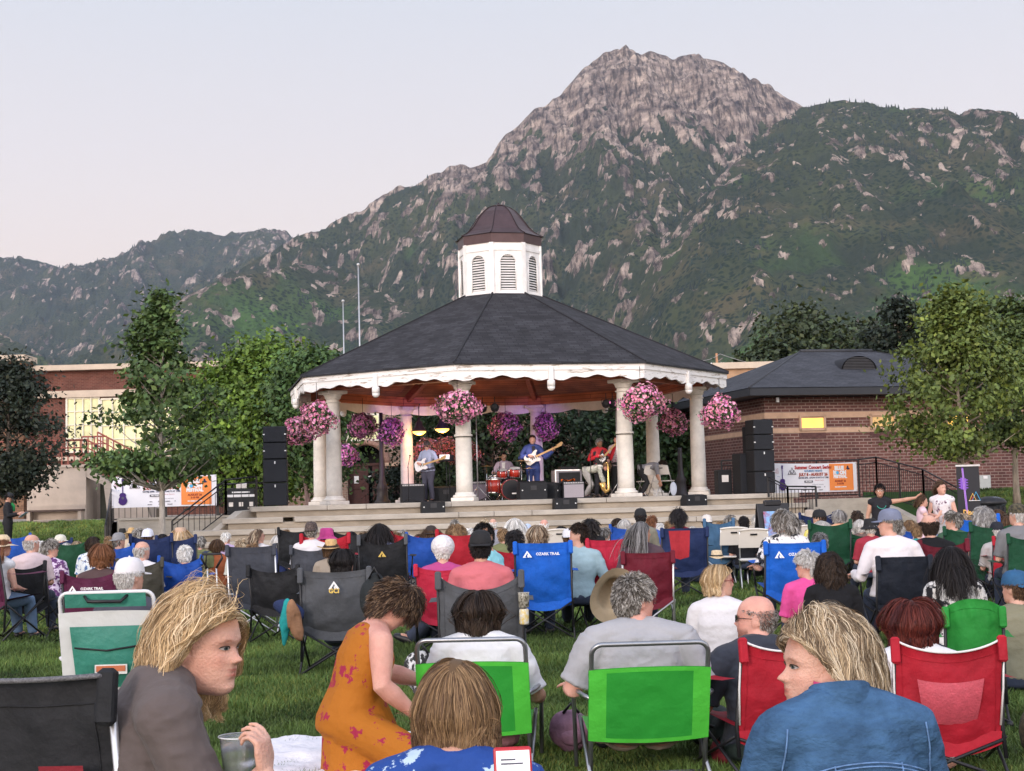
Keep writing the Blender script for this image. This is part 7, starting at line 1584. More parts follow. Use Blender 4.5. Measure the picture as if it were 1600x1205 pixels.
wedge('large black monitor at the feet of the singer', on_stage(829, 41.3), TH, .74, .5, .50); wedge('black monitor turned on its side right of the singer', on_stage(862, 41.9), TH + R(50), .5, .5, .46)
wedge('long black monitor behind the guitarist beside the strapped column', on_stage(693, 43.2), TH, .82, .5, .44)
def amp(label, px, Y, w, h, rz, face, grille, knobs=True, d=.3):
 t = thing('amplifier', label, 'amplifier', on_stage(px, Y), rz, 'guitar amplifiers on the stage'); part_box('cabinet', DARK, t, (0, 0, h / 2), (w, d, h), bev=.015); part_box('grille', grille, t, (0, -d / 2 - .004, h * .44), (w * .9, .012, h * .78), bev=.004)
 pn = part_box('control_panel', mat('silver_panel', (.4, .4, .42), .4, metal=.6), t, (0, -d / 2 - .004, h * .92), (w * .9, .014, h * .08))
 k = MB(); [k.lathe([(.012, 0), (.010, .014)], c=(-w * .38 + i * w * .11, -d / 2 - .011, h * .92), n=8, rot=(PI / 2, 0, 0)) for i in range(8)]; k.build('knob', BLACKM, pn)
 return t
amp('grey silver faced guitar amplifier right of the singer', 893, 41.9, .60, .46, TH - R(6), 0, mat('silver_grille_cloth', (.33, .30, .33), .8, .1, 60, .3, 300), d=.42)
amp('black guitar amplifier behind the microphone stand left of the guitarist', 643, 42.3, .66, .52, TH, 0, GRILLE); amp('tall dark speaker cabinet between strapped column and drum kit', 748, 43.2, .50, .56, TH, 0, mat('grey_grille_cloth', (.16, .14, .18), .8, .1, 60))
def mic_stand(label, px, Y, h=1.5, boom=None, rz=0):
 t = thing('microphone_stand', label, 'microphone stand', on_stage(px, Y), rz, 'microphone stands on the stage')
 a = MB(); a.tube([(0, 0, .05), (0, 0, h)], .011, 6); a.build('pole', BLACKM, t)
 for k in range(3): b = MB(); q = 2 * PI * k / 3 + .4; b.tube([(0, 0, .12), (.28 * math.cos(q), .28 * math.sin(q), .01)], .010, 5); b.build('leg', BLACKM, t)
 e = Vector((0, 0, h))
 if boom: b = MB(); e = Vector(boom); b.tube([Vector((0, 0, h)) - (e - Vector((0, 0, h))) * .25, e], .008, 5); b.build('boom', BLACKM, t)
 m = MB(); m.tube([e, e + Vector((0, .0, .0)) + Vector((.0, .10, .05))], [.012, .016], 7); m.ball(tuple(e + Vector((0, .12, .06))), .026, 8, 6); m.build('microphone', mat('mic_grey', (.12, .12, .13), .35, metal=.5), t); return t
mic_stand('microphone stand between the black amplifier and the guitarist', 637, 41.6, 1.0, (.05, .0, 1.22)); mic_stand('microphone stand before the singer', 812, 42.0, 1.45, (.22, .0, 1.74)); mic_stand('microphone stand of the red shirted player', 922, 42.3, 1.62, (.05, .1, 1.72)); mic_stand('tall boom stand reaching over the drum kit', 770, 42.6, 1.25, (.55, .1, 1.55)); mic_stand('low stand in front of the drum kit', 760, 42.0, .55, (.35, .05, .85)); mic_stand('stand with long boom behind the strapped column', 757, 43.6, 1.5, (.5, .1, 2.15))
def music_stand():
 t = thing('music_stand', 'music stand with sheet beside the guitarist', 'music stand', on_stage(697, 42.2)); a = MB(); a.tube([(0, 0, .02), (0, 0, 1.15)], .011, 6); a.tube([(.08, .05, .02), (.08, .05, 1.1)], .011, 6); a.build('pole', BLACKM, t); part_box('tray', BLACKM, t, (0, 0, 1.2), (.42, .03, .26), rot=(R(-50), 0, 0)); part_box('sheet', WHITE, t, (-.05, -.01, 1.235), (.28, .006, .2), rot=(R(-50), 0, 0))
music_stand()
def drum_kit():
 t = thing('drum_kit', 'red sparkle drum kit with black bass drum head in the middle of the stage', 'drum kit', on_stage(793, 42.3), TH)
 red = mat('red_sparkle_shell', (.46, .035, .02), .25, .35, 60, spec=.7); hd = mat('drum_skin', (.7, .68, .66), .5); bhd = mat('black_drum_head', (.012, .012, .015), .35)
 def drum(name, c, r, h, rot=(0, 0, 0), head=hd, shell=red):
  d = bpy.data.objects.new(name, None); COL.objects.link(d); d.parent = t; d.location = c; d.rotation_euler = rot
  a = MB(); a.lathe([(r, 0), (r, h)], n=28); a.build('shell', shell, d)
  b = MB(); b.lathe([(r + .008, -.012), (r + .008, .012)], n=28, caps=False); b.lathe([(r + .008, h - .012), (r + .008, h + .012)], n=28, caps=False)
  for k in range(6): b.tube([((r + .012) * math.cos(k * PI / 3), (r + .012) * math.sin(k * PI / 3), -.01), ((r + .012) * math.cos(k * PI / 3), (r + .012) * math.sin(k * PI / 3), h + .01)], .006, 4)
  b.build('hoop', CHROME, d); q = MB(); q.lathe([(r * .985, h + .004), (r * .98, h + .008)], n=28); q.build('drum_head', head, d)
 drum('bass_drum', (.05, .18, .29), .275, .38, (PI / 2, 0, 0), bhd); drum('floor_tom', (-.42, .05, .22), .19, .36); drum('rack_tom', (.20, .05, .66), .155, .22, (R(14), 0, 0)); drum('rack_tom', (-.16, .08, .64), .14, .2, (R(14), 0, 0)); drum('snare_drum', (-.30, .35, .55), .17, .13, (0, 0, 0), hd, CHROME)
 bass_ring = MB(); bass_ring.lathe([(.282, .375), (.292, .38), (.282, .395)], n=28, c=(.05, .18, .29), rot=(PI / 2, 0, 0), caps=False); bass_ring.build('hoop', mat('pink_red_hoop', (.45, .12, .16), .3), t); logo = MB(); logo.box((.11, -.226, .18), (.13, .004, .035)); logo.build('badge', WHITE, t)
 brass = mat('cymbal_brass', (.45, .27, .10), .3, .1, 40, metal=.8)
 for x, y, z, r in ((-.55, .25, .95, .20), (.45, .3, 1.08, .22), (.62, .1, .86, .18), (-.12, .5, 1.2, .17)):
  cyc = MB(); cyc.lathe([(r, 0), (r * .4, .012), (.035, .02), (.02, .035), (.004, .04)], c=(x, y, z), n=22); cyc.build('cymbal', brass, t); s_ = MB(); s_.tube([(x, y + .02, z), (x, y + .05, .04)], .009, 5); [s_.tube([(x, y + .05, .18), (x + .16 * math.cos(a), y + .05 + .16 * math.sin(a), .01)], .007, 4) for a in (0, 2.1, 4.2)]; s_.build('cymbal_stand', CHROME, t)
 for x in (-.14, .26): l = MB(); l.tube([(x, .0, .2), (x * 1.7, -.22, .01)], .009, 5); l.build('leg', CHROME, t)
drum_kit()
part_box  # keep name
def keyboard_rig():
 t = thing('road_case', 'silver edged equipment rack with mixer, right of the singer', 'road case', on_stage(884, 43.4), TH); part_box('case', mat('grey_case', (.24, .23, .26), .5), t, (0, 0, .55), (.78, .5, .5), bev=.01); part_box('panel', DARK, t, (0.02, -.256, .56), (.62, .01, .36)); part_box('edge', CHROME, t, (0, -.25, .80), (.8, .03, .03)); part_box('edge', CHROME, t, (-.385, -.255, .55), (.03, .03, .5)); part_box('mixer', DARK, t, (.05, 0, .86), (.5, .4, .09), bev=.01)
 for x in (-.3, .3): part_box('leg', BLACKM, t, (x, 0, .15), (.05, .4, .3))
 o = thing('cloth', 'orange cloth lying on the silver faced amplifier', 'cloth', on_stage(886, 41.9, .47)); mb = MB(); V, F = sheet_grid(lambda u, v: ((u - .5) * .38, (v - .5) * .26, .02 + .035 * float(fbm(u * 4, v * 4, 2., 2)) + .03 * math.sin(u * 9)), 14, 10); link_mesh('folds', V, F, mat('orange_cloth', (.75, .14, .015), .8), o, smooth=True)
keyboard_rig()
def stage_light(label, px, py, Y):
 p = at(px, py, Y); t = thing('stage_light', label, 'stage light', p, 0, 'stage lights under the bandstand eaves')
 can = MB(); can.lathe([(.10, -.12), (.115, -.06), (.11, .08), (.06, .14)], n=16, rot=(R(80), 0, 0)); can.build('can', DARK, t); ln = MB(); ln.lathe([(.088, -.122), (.085, -.126)], n=16, rot=(R(80), 0, 0)); ln.build('lens', mat('lamp_glass', (.10, .10, .11), .15), t); y_ = MB(); y_.tube([(-.12, 0, 0), (-.12, 0, .14), (.12, 0, .14), (.12, 0, 0)], .01, 5); y_.tube([(0, 0, .14), (0, 0, .3)], .012, 5); y_.build('yoke', BLACKM, t)
stage_light('left spotlight of the pair right of the strapped column', 754, 638, 41.6); stage_light('right spotlight of the pair right of the strapped column', 773, 637, 41.6); stage_light('left spotlight of the pair left of the right front column', 947, 631, 42.4); stage_light('right spotlight of the pair left of the right front column', 957, 631, 42.6)
# a violet wash lights the rear columns: the photo shows it on the players and columns
for px, py, Y, c, e, tgt in ((764, 640, 41.9, (.60, .28, 1.0), 1100, (640, 690, 50)), (952, 634, 42.7, (.60, .30, 1.0), 1100, (845, 700, 51)), (758, 640, 41.9, (1.0, .80, .86), 150, (835, 720, 42.6)), (950, 634, 42.7, (1.0, .78, .86), 130, (935, 735, 42.7)), (756, 640, 41.9, (1, .82, .9), 120, (668, 720, 42.2))):
 a = at(px, py, Y); b = at(*tgt); ld = bpy.data.lights.new('stage_spot', 'SPOT'); ld.energy = e; ld.color = c; ld.spot_size = R(26 if e > 900 else 38); ld.spot_blend = .7; ld.shadow_soft_size = .08; lo = bpy.data.objects.new('stage_spot', ld); COL.objects.link(lo); lo.location = a + (b - a).normalized() * .25; lo.rotation_euler = (b - a).to_track_quat('-Z', 'Y').to_euler()
# truss tripod and lighting poles
def lpole(px, Y, h, label): t = thing('lighting_stand', label, 'lighting stand', on_stage(px, Y)); a = MB(); a.tube([(0, 0, 0), (0, 0, h)], .018, 7); a.build('pole', STEEL, t); b = MB(); b.tube([(-.3, 0, h - .06), (.35, 0, h - .06)], .015, 6); b.build('crossbar', BLACKM, t); [(lambda q: q.build('leg', STEEL, t))(MB().tube([(0, 0, .4), (.35 * math.cos(k), .35 * math.sin(k), .01)], .012, 5)) for k in (0.3, 2.4, 4.5)]
lpole(745, 41.75, 2.42, 'thin pole holding the pair of spotlights right of the strapped column'); lpole(964, 42.9, 2.5, 'thin pole holding the spotlights left of the right front column')
# --- players
def standing(name_label, loc, rz, P, k=1.0, shirt=None, sleeve=.42, trou=(.03, .03, .05), tone='fair', hair='crop', hc='dark', jacket=None, vox=.013, fat=1.0, shoes=True, group=None, hat=None, skirt=None, glass=None, shirt_top=True, bust=0.0, hairkw=None):
 t = thing('person', name_label, 'person', loc, rz, group); t.scale = (k,) * 3; V, F, M = body_mesh(P, vox, fat=fat, bust=bust); o = link_mesh('body', V, F, skin(tone), t, smooth=True); set_tint(o, tint_of(V, M))
 if jacket is not None: V, F = shirt_mesh(P, g=.020, sleeve=.97, vox=vox, fat=fat, hem=.12, bust=bust); link_mesh('jacket', V, F, jacket, t, smooth=True)
 if shirt is not None and jacket is None: V, F = shirt_mesh(P, sleeve=sleeve, vox=vox, fat=fat, hem=.05, bust=bust); link_mesh('shirt', V, F, shirt, t, smooth=True)
 if shirt is not None and jacket is not None: fr = Vector(P['chest']); a = MB(); a.add([(-.045, .155, fr.z + .17), (.045, .155, fr.z + .17), (.03, .16, fr.z - .12), (-.03, .16, fr.z - .12)], [(3, 2, 1, 0)]); a.build('shirt', shirt, t)
 if trou is not None: V, F = trouser_mesh(P, vox=vox, fat=fat, g=.018); link_mesh('trousers', V, F, mat('trousers_' + ''.join('%02d' % int(x * 99) for x in trou), trou, .85, .12, 5, .4, 18), t, smooth=True)
 for n_ in 'LR': V, F = shoe_mesh(P, .012, n_); link_mesh('shoe', V, F, BLACKM, t, smooth=True)
 if hair: hv, hf, hcx = hair_mesh(hair, 900, 4, cols=HC[hc], width=.006, steps=7, zcut={'bob': -.09, 'long': -.3}.get(hair), **(hairkw or {})); link_hair('hair', hv, hf, hcx, t, M)
 if hat: hat(t, M)
 if glass: glasses(t, M, BLACKM, sun=glass == 'sun')
 return t, M
def guitar(label, M, body, sx=1.0, fret=(.30, .16, .07)):
 t = thing('electric_guitar', label, 'guitar', (0, 0, 0)); t.matrix_world = M
 out = [(-.20, .0), (-.19, .10), (-.12, .155), (-.03, .135), (.05, .115), (.13, .16), (.20, .165), (.215, .13), (.16, .09), (.14, .04), (.15, -.03), (.20, -.08), (.205, -.13), (.15, -.145), (.06, -.115), (-.03, -.13), (-.12, -.15), (-.185, -.10)]
 b = MB(); b.plate(out, -.02, .02); b.build('guitar_body', body, t); pg = MB(); pg.plate([(-.02, .03), (.05, .10), (.12, .09), (.13, -.05), (.06, -.10), (-.06, -.09), (-.04, -.03)], -.024, -.0205); pg.build('pickguard', WHITE, t)
 n = MB(); n.box((.42, -.022, .0), (.62, .022, .048)); n.build('neck', mat('maple_neck', (.52, .32, .14), .4, .1, 6), t); h = MB(); h.plate([(.72, -.03), (.74, .045), (.90, .07), (.92, .03), (.86, -.03)], -.03, -.012); h.build('headstock', mat('maple_neck', (.52, .32, .14), .4, .1, 6), t)
 pk = MB(); [pk.box((x, -.027, 0), (.018, .008, .085)) for x in (.0, .06, .11)]; pk.build('pickup', BLACKM, t); br = MB(); br.box((-.07, -.026, 0), (.03, .01, .08)); br.build('bridge', CHROME, t); return t
def pose_guitar(P, tilt=.28, hang=1.02, fy=.2, flip=1, lean=0):
 c = Vector((.06 * flip, fy, hang)); ax = Vector((-flip * math.cos(tilt), 0.05, math.sin(tilt))); hn = c + ax * .62; pk = c + ax * .02 + Vector((0, .03, .02))
 s = 'R' if flip > 0 else 'L'; o = 'L' if flip > 0 else 'R'
 P['wr' + o] = hn + Vector((0, -.03, -.05)); P['el' + o] = Vector((-flip * .34, .03, 1.10)); P['hd' + o] = Vector((0, .5, .6)); P['pn' + o] = Vector((flip * .3, .6, 0)); P['wr' + s] = pk + Vector((flip * .10, .03, .05)); P['el' + s] = Vector((flip * .33, -.02, 1.10)); P['hd' + s] = Vector((-flip, .25, -.35)); P['pn' + s] = Vector((0, -1, 0)); return c, ax
def guitar_M(root, c, ax):
 z = Vector((0, -1, 0)); x = ax.normalized(); y = Vector((0, -1, 0)); y = (y - x * y.dot(x)).normalized() * 1; zz = x.cross(y)
 Ml = Matrix((x, y * -1, zz * -1)).transposed(); L = Ml.to_4x4(); L.translation = c; return root @ L @ Matrix.Rotation(PI, 4, 'X')
def band():
 def Rt(p, rz, k): return Matrix.Translation(p) @ Matrix.Rotation(rz, 4, 'Z') @ Matrix.Diagonal((k, k, k, 1))
 rz = PI + R(8); p = on_stage(832, 43.0); P = standing_pose(head=(-8, 4, 0)); c, ax = pose_guitar(P, .42, 1.08, .22); k = 1.06
 t, M = standing('tall singer in navy suit playing a white electric guitar at centre stage', p, rz, P, k, mat('dark_shirt', (.02, .02, .03), .8), trou=(.035, .06, .20), jacket=mat('navy_suit', (.035, .06, .22), .7, .1, 5, .3, 20), tone='fair', hair='crop', hc='dark')
 gt = guitar('white electric guitar of the singer', guitar_M(Rt(p, rz, k), c + Vector((0, .02, 0)), ax), mat('cream_lacquer', (.75, .70, .62), .25, .02, 3, spec=.6))
 rz = PI + R(-30); p = on_stage(668, 42.7); P = standing_pose(head=(18, -16, 0), wide=1.06); c, ax = pose_guitar(P, .22, 1.02, .25); k = 1.0
 t, M = standing('guitarist in light blue shirt and dark cap with a white electric guitar', p, rz, P, k, mat('light_blue_shirt', (.30, .34, .48), .85, .05, 6, .3), trou=(.06, .06, .09), tone='pink', hair='crop', hc='gsalt', fat=1.15, glass='sun', hat=lambda t, M: cap_mesh(t, M, mat('dark_cap', (.04, .02, .03), .8), back=True))
 guitar('white electric guitar of the left guitarist', guitar_M(Rt(p, rz, k), c + Vector((0, .02, 0)), ax), mat('white_lacquer', (.80, .77, .80), .25, .02, 3, spec=.6))
 rz = PI + R(-6); p = on_stage(787, 43.6); P = seated_pose(.50, head=(25, -6, 0), arms='rest'); 
 for n_, s in (('L', -1), ('R', 1)): P['el' + n_] = P['sh' + n_] + Vector((s * .12, .06, -.24)); P['wr' + n_] = P['el' + n_] + Vector((-s * .03, .24, .02))
 t = thing('person', 'drummer in pale lilac jacket seated behind the red drums', 'person', p, rz); V, F, M = body_mesh(P, .013); o = link_mesh('body', V, F, skin('olive'), t, smooth=True); set_tint(o, tint_of(V, M)); V, F = shirt_mesh(P, g=.02, sleeve=.95, vox=.013); link_mesh('jacket', V, F, mat('lilac_jacket', (.42, .34, .42), .8, .05, 5, .3), t, smooth=True); V, F = trouser_mesh(P, vox=.013); link_mesh('trousers', V, F, mat('dark_trousers', (.02, .02, .025)), t, smooth=True)
 a = MB(); fr = P['chest']; a.add([(-.05, fr.y + .135, fr.z + .16), (.05, fr.y + .135, fr.z + .16), (.03, fr.y + .15, fr.z - .14), (-.03, fr.y + .15, fr.z - .14)], [(3, 2, 1, 0)]); a.build('shirt', WHITE, t); hv, hf, hc_ = hair_mesh('crop', 700, 4, cols=HC['black'], width=.006, steps=6); link_hair('hair', hv, hf, hc_, t, M)
 st = thing('drum_stool', 'black round stool under the drummer', 'stool', p); s_ = MB(); s_.lathe([(.15, .42), (.17, .46), (.16, .50)], n=16); s_.build('seat', DARK, st); s2 = MB(); s2.tube([(0, 0, 0.02), (0, 0, .43)], .02, 7); s2.build('pole', CHROME, st)
 for s, n_ in ((-1, 'L'), (1, 'R')): q = Rt(p, rz, 1) @ P['wr' + n_]; d_ = Rt(p, rz, 1).to_3x3() @ Vector((-s * .12, .36, -.06)); sk = MB(); sk.tube([q, q + d_], [.008, .006], 6); tag(sk.build('drumstick', mat('maple_neck', (.52, .32, .14), .4, .1, 6)), 'wooden drumstick in the %s hand of the drummer' % ('left' if s < 0 else 'right'), 'drumstick')
 rz = PI + R(25); p = on_stage(936, 43.3); P = standing_pose(head=(20, -4, 0), wide=1.1); c, ax = pose_guitar(P, .75, 1.12, .24, 1); k = .98
 t, M = standing('player in red shirt and dark waistcoat with a dark guitar near the right column', p, rz, P, k, mat('red_satin_shirt', (.50, .018, .03), .5, .1, 6, .3), sleeve=.97, trou=(.02, .02, .025), tone='brown', hair='crop', hc='grey', fat=1.1)
 V, F = shirt_mesh(P, g=.022, sleeve=0, vox=.014, hem=.02, fat=1.1); V = V[:]; wv = link_mesh('waistcoat', V, F, mat('dark_waistcoat', (.03, .03, .04), .8), t, smooth=True); wv.scale = (.99, .97, .93); wv.location = (0, 0, .02)
 guitar('dark electric guitar of the red shirted player', guitar_M(Rt(p, rz, k), c, ax), mat('black_lacquer', (.02, .018, .02), .2))
 rz = PI; p = on_stage(964, 44.2); P = standing_pose(head=(0, 0, 0)); standing('person in white striped shirt half hidden by the right front column', p, rz, P, 1.05, mat('striped_shirt', (.55, .48, .50), .8, 0, 30, col2=(.3, .1, .12), thr=(.5, .6)), trou=(.02, .02, .02), tone='pink', hair='crop')
 p = on_stage(914, 43.2); rz = R(-100); P = standing_pose(); b = Vector((0, 0, .93)); 
 for q in ('waist', 'chest', 'upper', 'neck', 'head', 'shL', 'shR'): d = P[q] - b; P[q] = b + Matrix.Rotation(R(-78), 3, 'X') @ d
 for n_ in 'LR': P['el' + n_] = P['sh' + n_] + Vector((0, .05, -.27)); P['wr' + n_] = P['el' + n_] + Vector((0, .08, -.22))
 P['rot'] = (0, -60, 0); P['kn' + 'L'] += Vector((0, .15, -.1)); P['knR'] += Vector((0, .15, -.1))
 for q in P:
  if q != 'rot': P[q] = P[q] + Vector((0, 0, -.12)) if q not in ('anL', 'anR', 'toL', 'toR', 'knL', 'knR') else P[q]
 standing('person in pale patterned top bending over behind the silver faced amplifier', p, rz, P, .95, mat('pale_patterned_top', (.50, .52, .44), .85, 0, 26, .2, col2=(.30, .32, .27), thr=(.45, .6)), sleeve=.9, trou=(.3, .3, .28), tone='pink', hair='short', hc='light')
 p = on_stage(1000, 44.5); standing('person in grey top and black trousers between the right hand columns', p, R(-90), {**P}, 1.0, mat('grey_top', (.2, .2, .22), .85), sleeve=.5, trou=(.015, .015, .018), tone='tan', hair='short', hc='dark')
 t = thing('saxophone', 'brass saxophone on its stand right of the red shirted player', 'saxophone', on_stage(948, 42.8)); a = MB(); a.tube([(-.06, 0, .95), (.0, 0, .98), (.02, 0, .85), (.02, 0, .3), (.0, -.02, .2), (-.07, -.03, .16), (-.13, -.03, .25), (-.16, -.04, .42)], [.012, .014, .02, .04, .045, .05, .06, .10], 12); a.build('horn', mat('gold_brass', (.75, .50, .16), .25, .05, metal=.9), t); b = MB(); b.tube([(0, .02, .5), (.0, .1, .02)], .01, 5); b.tube([(0, .02, .4), (-.2, -.1, .02)], .01, 5); b.tube([(0, .02, .4), (.2, -.1, .02)], .01, 5); b.build('stand', BLACKM, t)
 for px, lb, rz in ((1008, 'white folding chair behind the right front column', 30), (1038, 'white folding chair between the right columns with a white bag', -30)): g = on_stage(px, 44.6); plastic_chair(lb, g, R(rz), mat('white_plastic', (.66, .62, .57), .45, .04, 3), 'white folding chairs on stage')
 t = thing('bag', 'small pale blue bag hanging at the stage chair', 'bag', on_stage(1050, 43.8)); V, F = eball((0, 0, .2), (.10, .05, .2)); link_mesh('pouch', V, F, mat('pale_blue_bag', (.45, .5, .6), .6, .1, 5, .4), t, smooth=True)
band()
# --- banners
def pbox(mb, x0, z0, x1, z1, y=-.004): mb.add([(x0, y, z0), (x1, y, z0), (x1, y, z1), (x0, y, z1)], [(0, 1, 2, 3)])
INK = dict(red=mat('print_red', (.42, .03, .03), .7, 0), orange=mat('print_orange', (.85, .27, .07), .7, .02, 2), dred=mat('print_dark_red', (.35, .06, .03), .7, 0), blue=mat('print_blue', (.05, .22, .45), .7, 0), navy=mat('print_navy', (.02, .03, .09), .7, 0), purple=mat('print_purple', (.055, .018, .16), .7, 0), grey=mat('print_grey', (.10, .10, .13), .7, 0), white=mat('print_white', (.82, .82, .84), .7, 0), yellow=mat('print_yellow', (.90, .52, .12), .7, 0), violet=mat('print_violet', (.22, .09, .50), .7, 0), lilac=mat('print_lilac', (.62, .36, .80), .7, 0), cyan=mat('print_cyan', (.10, .45, .75), .7, 0), teal=mat('print_green', (.10, .50, .35), .7, 0))
def guitar_print(parent, x, z, h, m, m2, y=-.006):
 mb = MB(); s = h; f = lambda u, v: (x + u * s, z + v * s)
 body = [(u, v) for u, v in ([(.17 * math.cos(a) * (1 if math.sin(a) < 0 else .86), .17 + .17 * math.sin(a)) for a in np.linspace(PI, 2 * PI, 12)] + [(.15, .24), (.11, .32), (.125, .38), (.10, .445), (.03, .47), (-.03, .47), (-.10, .445), (-.125, .38), (-.11, .32), (-.15, .24)])]
 pts = [f(u, v) for u, v in body]; mb.add([(a, y, b) for a, b in pts], [tuple(range(len(pts)))]); n = [f(-.018, .45), f(.018, .45), f(.018, .88), f(-.018, .88)]; mb.add([(a, y, b) for a, b in n], [(0, 1, 2, 3)]); hd_ = [f(-.035, .87), f(.035, .87), f(.045, 1.0), f(-.045, 1.0)]; mb.add([(a, y, b) for a, b in hd_], [(0, 1, 2, 3)]); mb.build('guitar_print', m, parent)
 q = MB(); c = [f(.05 * math.cos(a), .27 + .05 * math.sin(a)) for a in np.linspace(0, 2 * PI, 12, endpoint=False)]; q.add([(a, y - .002, b) for a, b in c], [tuple(range(12))]); q.build('sound_hole', m2, parent)
def festival_banner(name, label, a, b, z1, h):
 a = Vector(a); b = Vector(b); W = (b - a).length; rz = math.atan2(b.y - a.y, b.x - a.x); t = thing(name, label, 'banner', (a.x, a.y, z1 - h), rz, 'printed festival banners')
 def sh(u, v): return (u * W, .012 * math.sin(u * 19) * math.sin(v * 3), v * h - .03 * math.sin(u * PI) * v)
 V, F = sheet_grid(sh, 30, 8); link_mesh('cloth', V, F, mat('banner_vinyl', (.80, .80, .86), .55, .03, 1.5), t, smooth=True)
 y = -.02; U = W / 5.0; T = lambda s, size, m, x, z, **k: text(s, size * U, INK[m], t, loc=(x * W, y, z * h), **k)
 guitar_print(t, .105 * W, .08 * h, .84 * h, INK['purple'], INK['grey'], y)
 T("Let's\nMake\nMusic", .09, 'red', .045, .74, rot=(PI / 2, 0, 0)); T('in the', .07, 'blue', .06, .55)
 m = MB(); m.T = Matrix.Translation((.22 * W, y, .62 * h)); w_ = .07 * W
 for x0, hh in ((-.35, .55), (.0, .9), (.3, .55)): m.tube([((x0 - .35) * w_, 0, 0), (x0 * w_, 0, hh * w_), ((x0 + .35) * w_, 0, 0)], .010, 4)
 m.tube([(-.7 * w_, 0, 0), (.65 * w_, 0, 0)], .010, 4); m.build('peak_emblem', INK['grey'], t)
 T('Summer Concert Series', .225, 'red', .47, .84, bold=.006); T('SATURDAY NIGHTS', .12, 'blue', .47, .72, bold=.003); T('JULY 8 - AUGUST 26', .19, 'dred', .47, .60, bold=.006); T('GATES 6PM - SHOW STARTS AT 7PM', .11, 'navy', .47, .49, bold=.002)
 p = MB(); pbox(p, .36 * W, .33 * h, .46 * W, .40 * h, y); p.build('sponsor_box', INK['grey'], t); T('MILLCREEK', .075, 'white', .41, .365, bold=.002).location.y = y - .003
 T('Millcreek Common', .07, 'red', .54, .40); T('COMMUNITY PARTNERS', .06, 'grey', .52, .26)
 for x, z, s_ in ((.37, .17, 'Arts'), (.45, .17, 'ZAP'), (.53, .17, 'RADIO'), (.36, .08, 'Library'), (.46, .08, 'Parks'), (.55, .08, 'Council'), (.60, .18, 'A')): T(s_, .075, 'grey', x, z, bold=.002)
 o = MB(); pbox(o, .66 * W, .05 * h, .95 * W, .95 * h, y); o.build('orange_panel', INK['orange'], t); y = -.026
 T('BLUE', .24, 'white', .78, .80, bold=.014); T('M   ON', .24, 'white', .785, .645, bold=.014); T('FESTIVAL', .20, 'white', .79, .51, bold=.010); T('AUGUST 26', .13, 'dred', .79, .36, bold=.005); T('3-10 PM', .12, 'dred', .79, .27, bold=.004); T('MILLCREEK COMMON', .07, 'white', .79, .16, bold=.003)
 c = MB(); c.lathe([(.085 * U, 0), (.085 * U, .004)], c=(.757 * W, y - .004, .645 * h), n=18, rot=(PI / 2, 0, 0)); c.build('moon_print', INK['cyan'], t); h_ = MB(); hx = .885 * W; hz_ = .80 * h; h_.add([(hx - .13 * U, y, hz_), (hx - .05 * U, y, hz_ + .02 * U), (hx - .05 * U, y, hz_ + .11 * U), (hx + .04 * U, y, hz_ + .11 * U), (hx + .05 * U, y, hz_ + .02 * U), (hx + .14 * U, y, hz_ - .05 * U), (hx, y, hz_ - .09 * U)], [tuple(range(7))[::-1]]); h_.build('hat_print', INK['navy'], t)
 g_ = MB(); [g_.lathe([(.012, 0), (.02, .004)], c=(x * W, -.006, z * h), n=8, rot=(PI / 2, 0, 0)) for x in (.01, .99) for z in (.04, .96)]; g_.build('eyelet', STEEL, t)
 return t
bl0 = at(174, 745, 43.6); bl1 = at(338, 742, 44.4)
festival_banner('banner', 'white festival banner with purple guitar and orange panel at left, behind the slim tree', (bl0.x, 43.6, 0), (bl1.x, 44.4, 0), bl0.z, bl0.z - at(174, 794, 43.6).z)
br0 = at(1207, 724, 44.6); br1 = at(1338, 723, 46.0)
festival_banner('banner', 'white festival banner with purple guitar and orange panel at right, below the brick wall', (br0.x, 44.6, 0), (br1.x, 46.0, 0), br0.z, br0.z - at(1207, 771, 44.6).z)
railing('banner_railing', [ground(178, 43.75, 1.08), ground(338, 44.5, 1.08)], h=1.0, step=.14) if False else None
railing('stair_railing', 'black railing carrying the left festival banner', [ground(176, 43.8, 1.06), ground(340, 44.55, 1.06)], h=1.02, step=.16); railing('stair_railing', 'black railing carrying the right festival banner', [ground(1207, 44.8, 1.2), ground(1340, 46.15, 1.22)], h=1.12, step=.16)
